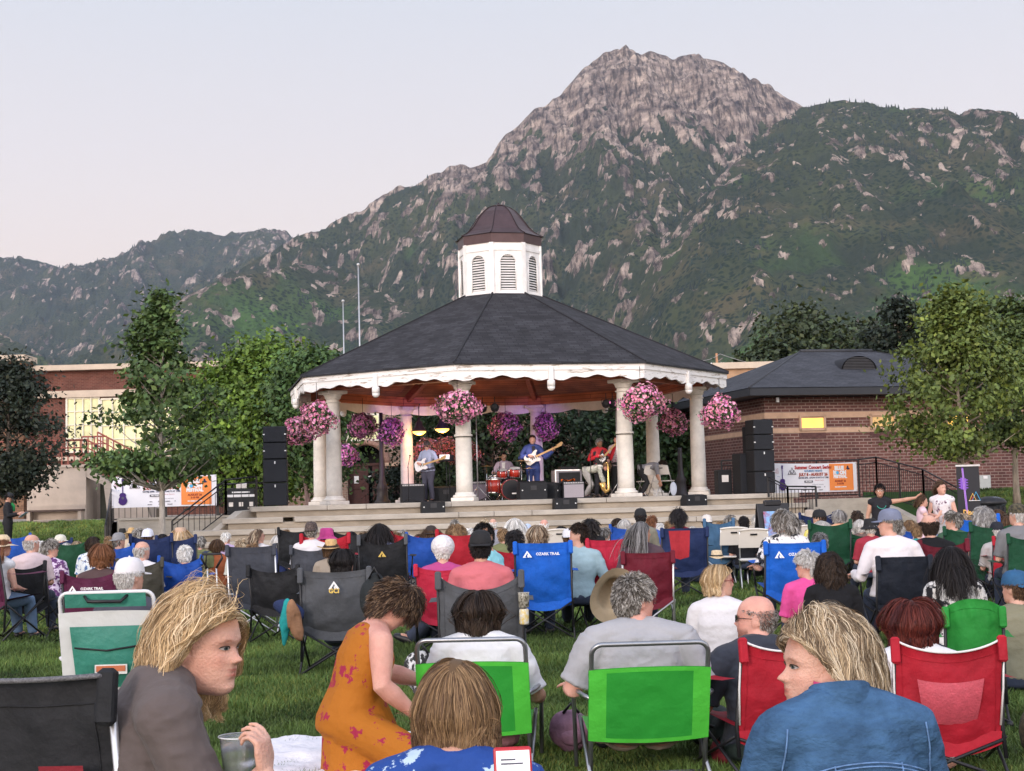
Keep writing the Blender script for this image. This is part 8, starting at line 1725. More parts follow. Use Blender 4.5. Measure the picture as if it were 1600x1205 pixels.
def tall_banner():
 Y = 26.5; p = at(1494, 728, Y); q = at(1530, 728, Y); W = q.x - p.x; z0 = .0; h = p.z; t = thing('roll_up_banner', 'tall black roll up banner with purple guitar and yellow lettering at right', 'banner', (p.x, Y, 0), R(3))
 part_box('panel', mat('black_vinyl', (.018, .018, .024), .5, .05, 2), t, (W / 2, .01, h / 2), (W, .012, h)); part_box('top_bar', STEEL, t, (W / 2, .0, h), (W + .03, .03, .03)); part_box('base', STEEL, t, (W / 2, 0, .04), (W + .04, .22, .08), bev=.01)
 y = -.004; m = MB(); c = Vector((W * .40, 0, h * .40)); 
 b = MB(); b.add([(W * .45 + .21 * math.cos(a), y, h * .27 + .20 * math.sin(a)) for a in np.linspace(0, 2 * PI, 20, endpoint=False)], [tuple(range(20))]); b.build('guitar_print', INK['violet'], t); n = MB(); n.add([(W * .22, y - .001, h * .98), (W * .30, y - .001, h * .98), (W * .50, y - .001, h * .33), (W * .40, y - .001, h * .33)], [(3, 2, 1, 0)]); hx, hz_ = W * .27, h * .83; n.add([(hx - .05, y - .001, hz_ - .1), (hx + .05, y - .001, hz_ - .12), (hx + .055, y - .001, hz_ + .08), (hx - .045, y - .001, hz_ + .1)], [(0, 1, 2, 3)])
 for k in range(4): n.add([(hx - .08, y - .002, hz_ - .08 + k * .045), (hx + .085, y - .002, hz_ - .09 + k * .045), (hx + .085, y - .002, hz_ - .072 + k * .045), (hx - .08, y - .002, hz_ - .062 + k * .045)], [(0, 1, 2, 3)])
 n.build('guitar_neck_print', INK['violet'], t); s_ = MB()
 for dx in (-.012, .008): s_.add([(W * .25 + dx, y - .003, h * .97), (W * .25 + dx + .006, y - .003, h * .97), (W * .45 + dx + .006, y - .003, h * .28), (W * .45 + dx, y - .003, h * .28)], [(3, 2, 1, 0)])
 s_.build('string_print', INK['lilac'], t)
 for dx, c_, w_ in ((.0, 'yellow', .10), (.06, 'cyan', .12)): e = MB(); x0 = W * .66 + dx; z0_ = h * .66; e.tube([(x0 - w_ * .6, y - .004, z0_), (x0, y - .004, z0_ + w_ * 1.25), (x0 + w_ * .6, y - .004, z0_)], .009, 4); e.build('peak_emblem', INK[c_], t)
 e = MB(); e.tube([(W * .66 - .07, y - .005, h * .66), (W * .66 + .13, y - .005, h * .66)], .008, 4); e.build('emblem_bar', INK['white'], t); e = MB(); e.tube([(W * .66 - .03, y - .006, h * .665), (W * .66 + .01, y - .006, h * .665 + .06)], .01, 4); e.build('emblem_mark', INK['red'], t)
 for s, z, sz, x in (('Discover', .545, .13, .68), ('your Art', .465, .13, .70), ('in', .385, .12, .76), ('Millcreek', .31, .10, .70)): text(s, sz, INK['yellow'], t, loc=(W * x, y - .003, h * z), bold=.005, sx=.8)
 d = thing('litter_bin', 'black slatted litter bin on the right bank', 'bin', ground(1543, 29, .0)); a = MB(); a.lathe([(.26, .05), (.30, .95)], n=16); a.build('drum', DARK, d)
 for k in range(16): q_ = 2 * PI * k / 16; s2 = MB(); s2.box((.30 * math.cos(q_), .30 * math.sin(q_), .5), (.05, .02, .85), (0, 0, q_ + PI / 2)); s2.build('slat', BLACKM, d)
 a = MB(); a.lathe([(.32, .95), (.34, 1.0), (.28, 1.06), (.1, 1.1)], n=16); a.build('lid', BLACKM, d); b = MB(); V, F = eball((0.05, -.05, .98), (.26, .26, .12)); b = link_mesh('liner', V, F, mat('grey_bin_bag', (.06, .065, .08), .25, .2, 8, .8, 20), d, smooth=True); d.scale = (.9, .9, 1.12)
tall_banner()
def sandwich_board():
 Y = 25.5; g = ground(1203, Y); t = thing('sandwich_board', 'black folding board sign with a bright poster in front of the steps', 'sign', g, R(10)); h = 1.25
 for s in (-1, 1): part_box('panel', BLACKM, t, (0, s * .16, h / 2), (.56, .025, h), rot=(R(s * 14), 0, 0), bev=.01)
 part_box('poster', mat('concert_poster', (.30, .06, .10), .5, 0, 5, col2=(.20, .40, .70), thr=(.42, .58)), t, (.03, -.18, h * .55), (.44, .01, .85), rot=(R(-14), 0, 0)); part_box('poster_pale_patch', mat('poster_pale_print', (.85, .62, .55), .5, .2, 8), t, (.03, -.155, h * .70), (.18, .012, .2), rot=(R(-14), 0, 0)); part_box('top_handle', BLACKM, t, (0, 0, h * .99), (.3, .1, .1), bev=.02)  # small pale pinkish patch on the upper part of the poster
sandwich_board()
def cases():
 t = thing('road_case', 'black road case with white tape standing by the left stair', 'road case', ground(377, 43.5, 1.1), R(4)); part_box('case', DARK, t, (0, 0, .42), (.78, .5, .78), bev=.02); part_box('tape', mat('white_tape', (.6, .6, .62), .5), t, (0, -.256, .62), (.76, .01, .07)); part_box('tape', mat('white_tape', (.6, .6, .62), .5), t, (0, -.256, .72), (.5, .01, .04)); [part_box('latch', STEEL, t, (x, -.258, .38), (.12, .012, .12)) for x in (-.28, 0, .28)]; part_box('handle', STEEL, t, (0, -.05, .90), (.3, .04, .16), bev=.03)
 t = thing('road_case', 'black case with white sticker beyond the fence panel at right', 'road case', on_stage(1128, 44.6), R(10)); part_box('case', DARK, t, (0, 0, .36), (.42, .4, .72), bev=.02); part_box('sticker', WHITE, t, (0, -.206, .46), (.2, .01, .2)); text('?', .2, BLACKM, t, loc=(0, -.214, .46), bold=.01) if False else None
cases()
def sconce(): pass
# standing women at right, man at left
def bystanders():
 P = standing_pose(head=(-10, 4, 0)); P['elR'] = P['shR'] + Vector((.26, .03, .03)); P['wrR'] = P['elR'] + Vector((.25, .02, .04)); P['hdR'] = Vector((1, 0, .5)); P['pnR'] = Vector((0, 1, 0))
 p = ground(1371, 25.6); rz = PI; s = at(1371, 757, 25.6).z / 1.70
 P['elL'], P['elR'] = Vector((-P['elR'].x, P['elR'].y, P['elR'].z)), P['elL'].copy(); P['elR'].x = .24; P['wrL'] = Vector((-P['wrR'].x, P['wrR'].y, P['wrR'].z)); P['wrR'] = Vector((.26, .04, .85)); P['hdL'] = Vector((-1, .2, .6)); P['pnL'] = Vector((0, 1, .2)); P['hdR'] = Vector((0, .1, -1)); P['pnR'] = Vector((-1, 0, 0))
 t, M = standing('woman in black tank top pointing to the right with her arm stretched out', p, rz, P, s, mat('black_tank_top', (.012, .012, .016), .85, .1, 5, .3), sleeve=0, trou=(.012, .012, .016), tone='tan', hair='short', hc='black', bust=.6, fat=1.08, glass='red')
 nk = MB(); pts = [(.09 * math.sin(a), .115 + .03 * math.cos(a) * 1, 1.33 + .09 * math.cos(a) * -1) for a in np.linspace(-1.2, 1.2, 12)]; nk.tube(pts, .005, 5); nk.build('necklace', mat('turquoise', (.05, .45, .35), .4), t)
 P = standing_pose(head=(50, 2, 0)); 
 for n_, s_ in (('L', -1), ('R', 1)): P['el' + n_] = P['sh' + n_] + Vector((s_ * .08, .02, -.27)); P['wr' + n_] = Vector((s_ * .05, .24, 1.05 + (.02 if s_ > 0 else 0)))
 p = ground(1468, 25.4); s = at(1468, 752, 25.4).z / 1.71
 t, M = standing('woman in white top with dark pattern and pale trousers beside the long railing', p, PI + R(-25), P, s, mat('white_top_dark_pattern', (.66, .62, .64), .85, 0, 12, .2, col2=(.12, .06, .10), thr=(.56, .60)), sleeve=0, trou=(.5, .5, .52), tone='fair', hair='bun', hc='brown', bust=.8, fat=1.05)
 mb, c = extra_hair('bun', HC['brown']); o = mb.build('hair_knot', mat('hair_plain_brown', tuple(c * .8), .5, .3, 60, .6, 200), t); o.matrix_local = M
 P = standing_pose(head=(0, 0, 0)); P['elR'] = P['shR'] + Vector((.05, .12, -.22)); P['wrR'] = P['elR'] + Vector((-.02, .2, .12)); P['hdR'] = Vector((0, .4, 1)); P['pnR'] = Vector((-1, 0, 0))
 p = ground(1436, 25.2); s = at(1436, 774, 25.2).z / 1.71
 t, M = standing('little girl in pale pink dress reaching towards the woman in white', p, R(-95), P, s, mat('pale_pink_cotton', (.70, .50, .56), .85, .05, 5, .3), sleeve=0, trou=None, tone='fair', hair='bun', hc='brown')
 dr = MB(); dr.lathe([(.30, .42), (.27, .62), (.19, .88), (.155, 1.02)], n=24); dr.build('skirt', mat('pale_pink_cotton', (.70, .50, .56), .85, .05, 5, .3), t)
 P = standing_pose(head=(0, -25, 0)); 
 for n_, s_ in (('L', -1), ('R', 1)): P['el' + n_] = P['sh' + n_] + Vector((s_ * .05, .04, -.26)); P['wr' + n_] = P['el' + n_] + Vector((-s_ * .06, .24, .05)); P['hd' + n_] = Vector((0, 1, .2))
 p = ground(12, 41.0, .22); s = (at(12, 768, 41).z - .22) / 1.75
 t, M = standing('man in black jacket, black hat and green scarf reading a paper on the left bank', p, R(-80), P, s, mat('black_jacket', (.014, .014, .018), .85, .1, 5, .3), sleeve=.95, trou=(.012, .012, .015), tone='fair', hair='crop', hc='dark', hat=lambda t, M: brim_hat(t, M, BLACKM, None, r=.17, crown='fedora'))
 sc_ = MB(); sc_.tube([(.0, .08, 1.42), (-.02, .14, 1.36), (.0, .15, 1.22)], [.05, .05, .04], 8); sc_.build('scarf', mat('green_scarf', (.02, .25, .07), .8), t)
 pa = thing('paper', 'pale blue paper held by the man in black on the left bank', 'paper', p + Vector((.42 * s, 0, 1.12 * s))); part_box('sheet', mat('pale_blue_paper', (.45, .6, .75), .7), pa, (0, 0, 0), (.22, .30, .006), rot=(0, R(-35), 0))
bystanders()
# ---------------------------------------------------------------- the people and things nearest the camera
def solve_seat(px, py, Y, rz, k=1.0, **kw):
 """seat height and root so the head's centre lies at that photo point"""
 h = at(px, py, Y); hs = .3
 for _ in range(4): P = seated_pose(hs, **kw); hs += h.z / k - P['head'].z
 P = seated_pose(hs, **kw); off = Matrix.Rotation(R(rz), 3, 'Z') @ (P['head'] * k); return P, Vector((h.x - off.x, h.y - off.y, 0)), hs
def near(label, px, py, Y, rz, head, hair=None, hc='brown', n=8000, hw=.0024, vox=.0065, shirt=None, sleeve=.42, trou=None, tone='fair', fat=1.0, bust=0.0, arms='lap', legs='chair', lean=0.0, slump=.3, wide=1.0, hairkw=None, eye=None, adj=None, tk=None, armf=1.0, g=.012, hand_kw=None, hem=.001, wr=.010, k=1.0, hsc=1.0, headk=None, name='person', drop=.03):
 P, loc, hs = solve_seat(px, py, Y, rz, k, head=head, arms=arms, legs=legs, lean=lean, slump=slump, wide=wide, drop=drop)
 iv = (Matrix.Translation(loc) @ Matrix.Rotation(R(rz), 4, 'Z') @ Matrix.Scale(k, 4)).inverted(); tk = {'scalp': tuple(min(1, x * 1.6) for x in np.array(HC[hc]).mean(0)) if hair else None, **(tk or {})}
 if adj: adj(P, lambda q: iv @ q)
 t = thing(name, label, 'person', loc, R(rz)); t.scale = (k,) * 3
 V, F, M = body_mesh(P, vox, fat=fat, bust=bust, hand_kw=hand_kw, armf=armf, hsc=hsc, headk=headk); o = link_mesh('body', V, F, skin(tone), t, smooth=True); set_tint(o, tint_of(V, M, **(tk or {})))
 if shirt is not None: V, F = shirt_mesh(P, vox=vox, fat=fat, bust=bust, sleeve=sleeve, armf=armf, g=g, wr=wr, hem=hem); link_mesh('shirt', V, F, shirt, t, smooth=True)
 if trou is not None: V, F = trouser_mesh(P, vox=.010, fat=fat, g=.018); link_mesh('trousers', V, F, trou, t, smooth=True)
 for n_ in 'LR': V, F = shoe_mesh(P, .011, n_); link_mesh('shoe', V, F, BLACKM, t, smooth=True)
 if hair: hv, hf, hcx = hair_mesh(hair, n, 5, cols=HC[hc], width=hw, **(hairkw or {})); link_hair('hair', hv, hf, hcx, t, M)
 if eye: eyes(t, M, iris=eye)
 return t, M, P
TEE = lambda name, c, **k: mat(name, c, .88, .07, 4, .5, 11, spec=.15, sheen=.1, **k)
DENIM = mat('blue_denim', (.040, .095, .185), .85, .42, 6, .7, 26, spec=.2, stretch=(1, 1, 2)); GALU = mat('brushed_tube', (.30, .31, .33), .35, .08, 20, metal=.85); DKTUBE = mat('dark_green_grey_tube', (.05, .06, .06), .35, .1, 20, metal=.6)
def blonde():
 wr = at(414, 1208, 3.60)
 def adj(P, L):
  P['wrR'] = L(wr); P['elR'] = L(at(338, 1300, 3.60)); P['hdR'] = L(wr + Vector((-.006, .0, .09))) - L(wr); P['pnR'] = L(wr + Vector((-.28, .10, .0))) - L(wr); P['elL'] = P['shL'] + Vector((-.06, .06, -.26)); P['wrL'] = P['elL'] + Vector((.10, .24, -.02))
 t, M, P = near('blond woman in brown t-shirt facing right and holding a clear cup, front left', 316, 1010, 3.80, -70, (-40, -4, 0), 'wavy', 'blond', 19000, .0015, .0048, TEE('brown_grey_t_shirt', (.105, .085, .082)), sleeve=.30, bust=.7, lean=.08, adj=adj, eye=(.045, .06, .06), tk=dict(freckle=.25, lips=(.58, .24, .24), brow=(.45, .34, .26)), trou=DENIM, hem=.05, drop=.075, fat=1.08,
  hairkw=dict(steps=18, back=1.1, part=-.03, clumps=460, wave=.0085, length=.30, vol=.95, shoulder=False, zcut=-.19, clear='R'), hand_kw=dict(R=dict(curls=[.5, .62, .75, .85], spread=.05, thumb=1.0, scale=.92)))
 c = thing('plastic_cup', 'clear plastic cup held by the blond woman', 'cup', at(374, 1150, 3.67) - Vector((0, 0, .118))); m = MB(); m.lathe([(.034, 0), (.040, .05), (.047, .115), (.0505, .118), (.048, .119), (.0455, .115), (.039, .05), (.032, .004)], n=32); m.build('cup_wall', mat('clear_plastic', (.9, .92, .93), .08, 0, 1, trans=.9, spec=.6), c)
 m = MB(); m.tube([(.0495 * math.cos(a), .0495 * math.sin(a), .118) for a in np.linspace(0, 2 * PI, 33)], .0017, 5); m.build('rim', mat('cup_rim', (.8, .82, .84), .2, 0, 1), c)
blonde()
def denim():
 def adj(P, L):
  for n_, s in (('L', -1), ('R', 1)): P['el' + n_] = P['sh' + n_] + Vector((s * .09, .05, -.25))
 t, M, P = near('woman with streaked blond short hair and blue denim jacket looking left, front right', 1287, 1044, 3.70, 10, (86, 3, 0), 'shag', 'dirty', 18000, .0015, .0052, DENIM, sleeve=.97, bust=.3, lean=.12, adj=adj, g=.013, wide=.90, eye=(.045, .06, .06), tk=dict(freckle=.9), wr=.008, drop=.075,
  hairkw=dict(steps=14, back=1.0, part=.02, clumps=420, vol=1.05, zcut=-.145, shoulder=False, wave=.005, clear='L', length=.15), trou=DENIM, fat=.95, armf=.95)
 up, nk, ch = P['upper'], P['neck'], P['chest']
 c = MB(); c.lathe([(.072, -.03), (.078, .0), (.070, .035), (.062, .04)], n=28, c=(nk.x, nk.y - .005, nk.z - .005), caps=False, rot=(R(-12), 0, 0)); c.build('collar', DENIM, t)
 pk = MB(); pk.lathe([(.056, .0), (.060, .02), (.057, .04)], n=24, c=(nk.x, nk.y + .004, nk.z), caps=False); pk.build('pink_collar', mat('hot_pink_cotton', (.60, .05, .20), .85), t)
 dg = [o for o in t.children if o.name.startswith('shirt')][0]; V = np.zeros(len(dg.data.vertices) * 3); dg.data.vertices.foreach_get('co', V); V = V.reshape(-1, 3)
 def on_back(x, z):
  d = (V[:, 0] - x) ** 2 + (V[:, 2] - z) ** 2; m = d < .0004; return float(V[m][:, 1].min()) - .0015 if m.any() else up.y - .1
 sm = mat('pale_denim_seam', (.10, .19, .36), .8, .3, 60)
 for pts in ([(x, up.z - .045 - .03 * (x / .15) ** 2) for x in np.linspace(-.17, .17, 24)], [(x, up.z - .053 - .03 * (x / .15) ** 2) for x in np.linspace(-.17, .17, 24)], [(-.075 + .012 * k / 14, up.z - .05 - .30 * k / 14) for k in range(15)], [(.085 - .012 * k / 14, up.z - .05 - .30 * k / 14) for k in range(15)], [(-.166 - .002 * k, up.z + .03 - .016 * k) for k in range(12)], [(.166 + .002 * k, up.z + .03 - .016 * k) for k in range(12)]):
  s_ = MB(); s_.tube([(x, on_back(x, z), z) for x, z in pts], .0022, 5); s_.build('seam', sm, t)
denim()
BLUEFL = mat('blue_leaf_print_cotton', (.012, .055, .26), .85, 0, 14, .35, 30, col2=(.42, .55, .68), thr=(.575, .60))
def kid():
 def adj(P, L): P['elR'] = P['shR'] + Vector((.14, .10, -.18)); P['wrR'] = P['elR'] + Vector((-.02, .16, .19)); P['hdR'] = Vector((-.35, .3, .9)); P['pnR'] = Vector((-.8, .3, -.1))
 t, M, P = near('child with brown bob and blue leaf print shirt seen from behind, bottom centre', 714, 1112, 3.72, -6, (-8, 6, 0), 'bob', 'light', 18000, .0015, .006, BLUEFL, hairkw=dict(steps=14, zcut=-.10, vol=.35, clumps=600, part=.01, shoulder=False, length=.23), trou=DENIM, wide=.95, k=.98, slump=.1, drop=.045)
 h = at(803, 1228, 3.15); p = thing('smartphone', 'smartphone in a red case with a lit white screen, bottom centre', 'phone', h, R(6)); part_box('case', mat('red_phone_case', (.42, .02, .03), .4, .03, 3), p, (0, 0, 0), (.078, .011, .155), bev=.004, rot=(R(-14), 0, 0)); part_box('screen', mat('lit_screen', (.80, .80, .84), .2, .02, 1, emit=.35), p, (0, -.0068, .0), (.068, .002, .142), rot=(R(-14), 0, 0))
 for k, (w_, z) in enumerate(((.030, .052), (.045, .044), (.05, .02), (.040, .006))): part_box('screen_text', INK['grey'], p, (-.004 - (.05 - w_) / 2 + .004, -.0084 - (z * -.25), z), (w_, .0012, .0035), rot=(R(-14), 0, 0))
 hd = hand_parts((.085, .02, -.085), (-.45, -.05, .85), (-.7, -.25, -.2), s=1, curl=.62, scale=.88, curls=[.5, .6, .7, .8]); hd.append(etube([(.085, .02, -.08), (.125, .05, -.16), (.16, .10, -.30)], [.024, .030, .036], [.022, .028, .034]))
 V, F = fuse(hd, .0045, 3); lc = t.matrix_world if False else None
 o = link_mesh('hand', V + np.array(h), F, skin('fair'), None, smooth=True); set_tint(o, np.ones((len(V), 3))); w = Matrix.Translation(t.location) @ Matrix.Rotation(R(-6), 4, 'Z') @ Matrix.Scale(.98, 4); o.parent = t; o.matrix_parent_inverse = w.inverted()
kid()
def orange_woman():
 def adj(P, L):
  P['elR'] = P['shR'] + Vector((.07, -.02, -.21)); P['wrR'] = P['elR'] + Vector((-.03, .19, -.17)); P['hdR'] = Vector((0, .5, -.8)); P['elL'] = P['shL'] + Vector((-.02, .16, -.20)); P['wrL'] = P['elL'] + Vector((.06, .19, -.06)); P['hdL'] = Vector((0, .8, -.3))
 fl = mat('orange_floral_dress', (.38, .128, .014), .8, 0, 10, .6, 12, col2=(.30, .02, .055), thr=(.575, .59), spec=.2)
 t, M, P = near('woman in sleeveless orange floral dress bending forward on the white blanket', 618, 948, 8.0, -68, (-2, -56, 0), 'short', 'obrn', 7000, .0028, .0075, None, tone='pink', bust=1.2, legs='cross', lean=.16, fat=1.12, armf=1.25, adj=adj, slump=1.1, wide=1.1, k=1.0, drop=.06, hairkw=dict(steps=9, length=.095, vol=.9, clumps=380), headk=dict(chub=.006))
 parts = torso_tube(P, .016, 1.12, 1.2); pel = P['pelvis']; parts.append(etube([pel + Vector((0, .02, .14)), pel + Vector((0, .06, .03)), Vector((0, .10, .05)), Vector((0, .12, .02))], [.165, .19, .24, .24], [.15, .175, .24, .24], n=28, cap=.1)); parts += [etube([P['hip' + n_], P['kn' + n_] + Vector((0, 0, .02))], [.13, .11], [.12, .10]) for n_ in 'LR']
 parts = [q for i, q in enumerate(parts) if i != 3]; V, F = fuse(parts, .008, 4); V = V + (ridged(V[:, 0] * 5, V[:, 1] * 5, V[:, 2] * 4, 3) * .012)[:, None] * np.array([.6, -.6, 0]); V[:, 2] = np.maximum(V[:, 2], .012); link_mesh('dress', V, F, fl, t, smooth=True)
 glasses(t, M, mat('glasses_frame_black', (.02, .02, .02), .3))
 w = Matrix.Translation(t.location) @ Matrix.Rotation(R(-68), 4, 'Z') @ (P['wrR'] * 1.0); b = thing('pouch', 'grey quilted pouch held by the woman in the orange dress', 'pouch', w + Vector((.02, -.05, -.20))); V, F = eball((0, 0, 0), (.055, .035, .14), (0, R(16), 0), 20, 20); V = V * (1 + .05 * np.sign(np.sin(V[:, 0] * 260)))[:, None]; link_mesh('pouch_body', V, F, mat('grey_quilted_cloth', (.10, .105, .12), .85, .2, 12, .4), b, smooth=True)
 z = MB(); z.tube([(-.03, -.035, .13), (.0, -.042, .02), (.03, -.03, -.12)], .003, 5); z.build('zip', BLACKM, b)
 g = ground(555, 8.3); bl = thing('blanket', 'white blanket spread on the grass under the woman in orange', 'blanket', (g.x, g.y, 0), R(4)); V, F = sheet_grid(lambda u, v: ((u - .5) * 1.15 + .05 * math.sin(v * 9), (v - .5) * 1.5 + .06 * math.sin(u * 7), .035 + .05 * abs(float(ridged(np.array(u * 3), np.array(v * 3), 5., 3))) * (1 - abs(2 * u - 1) ** 6) + .01), 50, 40); V[:, 2] += .012 * fbm(V[:, 0] * 9, V[:, 1] * 9, 1., 3); link_mesh('cloth', V, F, mat('white_blanket', (.74, .72, .76), .9, .05, 6, .5, 20), bl, smooth=True)
orange_woman()
NEON = mat('bright_green_sling', (.024, .30, .035), .55, .06, 3, .35, 14); NEONE = mat('lime_green_binding', (.075, .50, .05), .5, .05, 5, .3, 20)
def man_grey():
 def adj(P, L):
  for n_, s in (('L', -1), ('R', 1)): P['el' + n_] = P['sh' + n_] + Vector((s * .13, .0, -.24)); P['wr' + n_] = P['el' + n_] + Vector((-s * .02, .26, .0))
 t, M, P = near('grey haired man in light grey t-shirt and glasses in the right hand green beach chair', 993, 940, 7.95, 3, (-62, -2, 0), 'crop', 'gsalt', 8000, .0026, .0075, TEE('heather_grey_t_shirt', (.34, .34, .36)), fat=1.32, armf=1.25, wide=1.28, adj=adj, arms='rest', legs='out', tone='pink', wr=.010, g=.018, hairkw=dict(steps=7, length=.035, vol=.8), trou=mat('khaki_trousers', (.27, .23, .18), .85, .12, 5, .4, 18), hsc=1.03)
 glasses(t, M, mat('glasses_frame_red', (.12, .01, .02), .3)); g = ground(994, 7.95); beach_chair('right hand bright green beach chair with grey tube hoop', (t.location.x + .005, t.location.y - .06, 0), R(3), NEON, NEONE, GALU, w=.57, hs=.22, hb=.70, group='bright green beach chairs')
 h = brim_hat(None, Matrix.Identity(4), mat('tan_felt', (.30, .24, .16), .85, .1, 8, .3), None, r=.17, crown='round'); h.location = at(962, 930, 9.2) + Vector((0, .1, -.02)); h.rotation_euler = (R(-70), R(0), R(25)); tag(h, 'tan sun hat seen edge on left of the grey haired man', 'hat')
 def adj2(P, L):
  P['elR'] = P['shR'] + Vector((.12, .02, -.25)); P['wrR'] = P['elR'] + Vector((.02, .23, -.02))
 t, M, P = near('woman with dark brown hair and white t-shirt in the left hand green beach chair', 748, 960, 8.4, 0, (-12, -8, 0), 'bob', 'dark', 7000, .0030, .008, TEE('white_t_shirt', (.68, .68, .70)), adj=adj2, legs='out', tone='olive', fat=1.15, armf=1.15, wide=1.1, hairkw=dict(steps=10, zcut=-.17, vol=1.0, length=.3, clumps=260), trou=mat('dusty_pink_trousers', (.30, .14, .16), .85, .12, 5, .4, 18))
 beach_chair('left hand bright green beach chair with silver tube hoop', (t.location.x - .01, t.location.y - .06, 0), R(-4), NEON, NEONE, GALU, w=.56, hs=.20, hb=.70, group='bright green beach chairs')
man_grey()
def red_chairs():
 def adj(P, L):
  P['elL'] = P['shL'] + Vector((-.10, .06, -.24)); P['wrL'] = P['elL'] + Vector((-.06, .22, .10))
 t, M, P = near('bald man with red scalp, beard and sunglasses in dark t-shirt looking left', 1180, 968, 8.0, 10, (62, 2, 0), None, shirt=TEE('charcoal_t_shirt', (.035, .040, .055)), vox=.0075, fat=1.25, armf=1.2, wide=1.15, legs='out', arms='rest', tone='pink', adj=adj, tk=dict(beard=(.45, .40, .38)), headk=dict(chub=.006), trou=mat('dark_green_shorts', (.02, .035, .032), .85, .12, 5, .4, 18))
 glasses(t, M, BLACKM, sun=True); hv, hf, hc_ = hair_mesh('fringe', 1800, 3, cols=HC['gsalt'], width=.002, steps=5, length=.012); link_hair('hair', hv, hf, hc_, t, M)
 RB = (.34, .012, .025); wm = mat('white_piping', (.7, .68, .68), .6); rm = mat('pink_red_mesh', (.48, .07, .10), .6, .12, 30, .3)
 def redchair(lb, px, Y, rz, lx, mesh=True, **kw):
  c = camp(lb, px, Y, rz, c=RB, size=.97, w=.52, hb=.71, hs=.27, dip=.07, sag=.05, key='low'); hb = .71; pp = MB(); f = lambda u: ((u - .5) * .52, -.30 - .02 * (1 - (2 * u - 1) ** 2) + .000, hb - .07 * (1 - (2 * u - 1) ** 2) ** .8 + .006)
  pp.tube([f(u) for u in np.linspace(.03, .97, 21)], .006, 6); [pp.tube([(s * .265, -.30, hb), (s * .262, -.25, .46), (s * .25, -.215, .28)], .006, 5) for s in (-1, 1)]; pp.build('piping', wm, c)
  if mesh: V, F = sheet_grid(lambda u, v: ((u - .5) * (.26 + .06 * v), -.222 - .07 * v - .054 * math.sin(PI * (.2 + .62 * v)) * (1 - (1.2 * (u - .5)) ** 2) - .006, .31 + .21 * v - .02 * (1 - (2 * u - 1) ** 2)), 10, 10); link_mesh('mesh_panel', V, F, rm, c, smooth=True)
  return c
 redchair('red camp chair with white piping of the bald man', 1182, 7.85, 16, 0, False)
 t, M, P = near('woman with dark red bob and white t-shirt in the red chair with pink mesh', 1424, 978, 7.75, -2, (6, 2, 0), 'bob', 'red', 8000, .0028, .0085, TEE('white_t_shirt', (.68, .68, .70)), legs='out', arms='rest', tone='fair', fat=1.12, armf=1.1, hairkw=dict(steps=10, zcut=-.115, vol=1.5, clumps=300, length=.24))
 redchair('red camp chair with white piping and pink mesh panel, nearest at right', 1450, 7.6, -5, 0, True)
red_chairs()
def pack_chair():
 g = ground(182, 9.95); gm = mat('sea_green_canvas', (.035, .20, .15), .6, .12, 4, .7, 14); wm = mat('white_sling', (.60, .62, .62), .6, .04, 4, .3, 14); al = mat('white_tube', (.62, .62, .64), .3, .03, 5)
 def extra(t, yz):
  for z0, z1, m, dy in ((.80, .885, gm, .030), (.29, .68, gm, .05)): V, F = sheet_grid(lambda u, v: ((u - .5) * (.50 if z0 > .5 else .42 + .04 * v), yz(z0 + (z1 - z0) * v) - dy - (.045 * math.sin(PI * v) * (1 - (2 * u - 1) ** 4) if z0 < .5 else .012), z0 + (z1 - z0) * v), 16, 10); link_mesh('pocket' if z0 < .5 else 'pillow', V, F, m, t, smooth=True)
  z_ = MB(); z_.tube([(-.20, yz(.56) - .085, .55), (0, yz(.54) - .10, .53), (.20, yz(.56) - .085, .555)], .006, 5); z_.build('zip', BLACKM, t); s_ = MB(); s_.tube([(-.13, yz(.88) - .03, .875), (-.1, yz(.88) - .07, .84), (.1, yz(.88) - .07, .835), (.14, yz(.88) - .03, .875)], .011, 6); s_.build('carry_strap', BLACKM, t); lb = MB(); lb.box((.02, yz(.4) - .108, .41), (.20, .006, .06)); lb.build('patch', mat('white_patch', (.6, .6, .58), .7), t); lb = MB(); lb.box((.02, yz(.4) - .113, .415), (.18, .006, .035)); lb.build('patch_print', mat('rust_patch', (.42, .12, .05), .7), t)
 beach_chair('white and green folding beach chair with zipped green pocket on its back', g, R(3), wm, wm, al, w=.58, hs=.26, hb=.90, extra=extra)
pack_chair()
camp('black camp chair with red panel at the bottom left corner, nearest of all', 104, 3.95, -14, c='black', metal='s', size=1.02, hb=1.0, dip=.01, w=.56, key='near', c2='black')
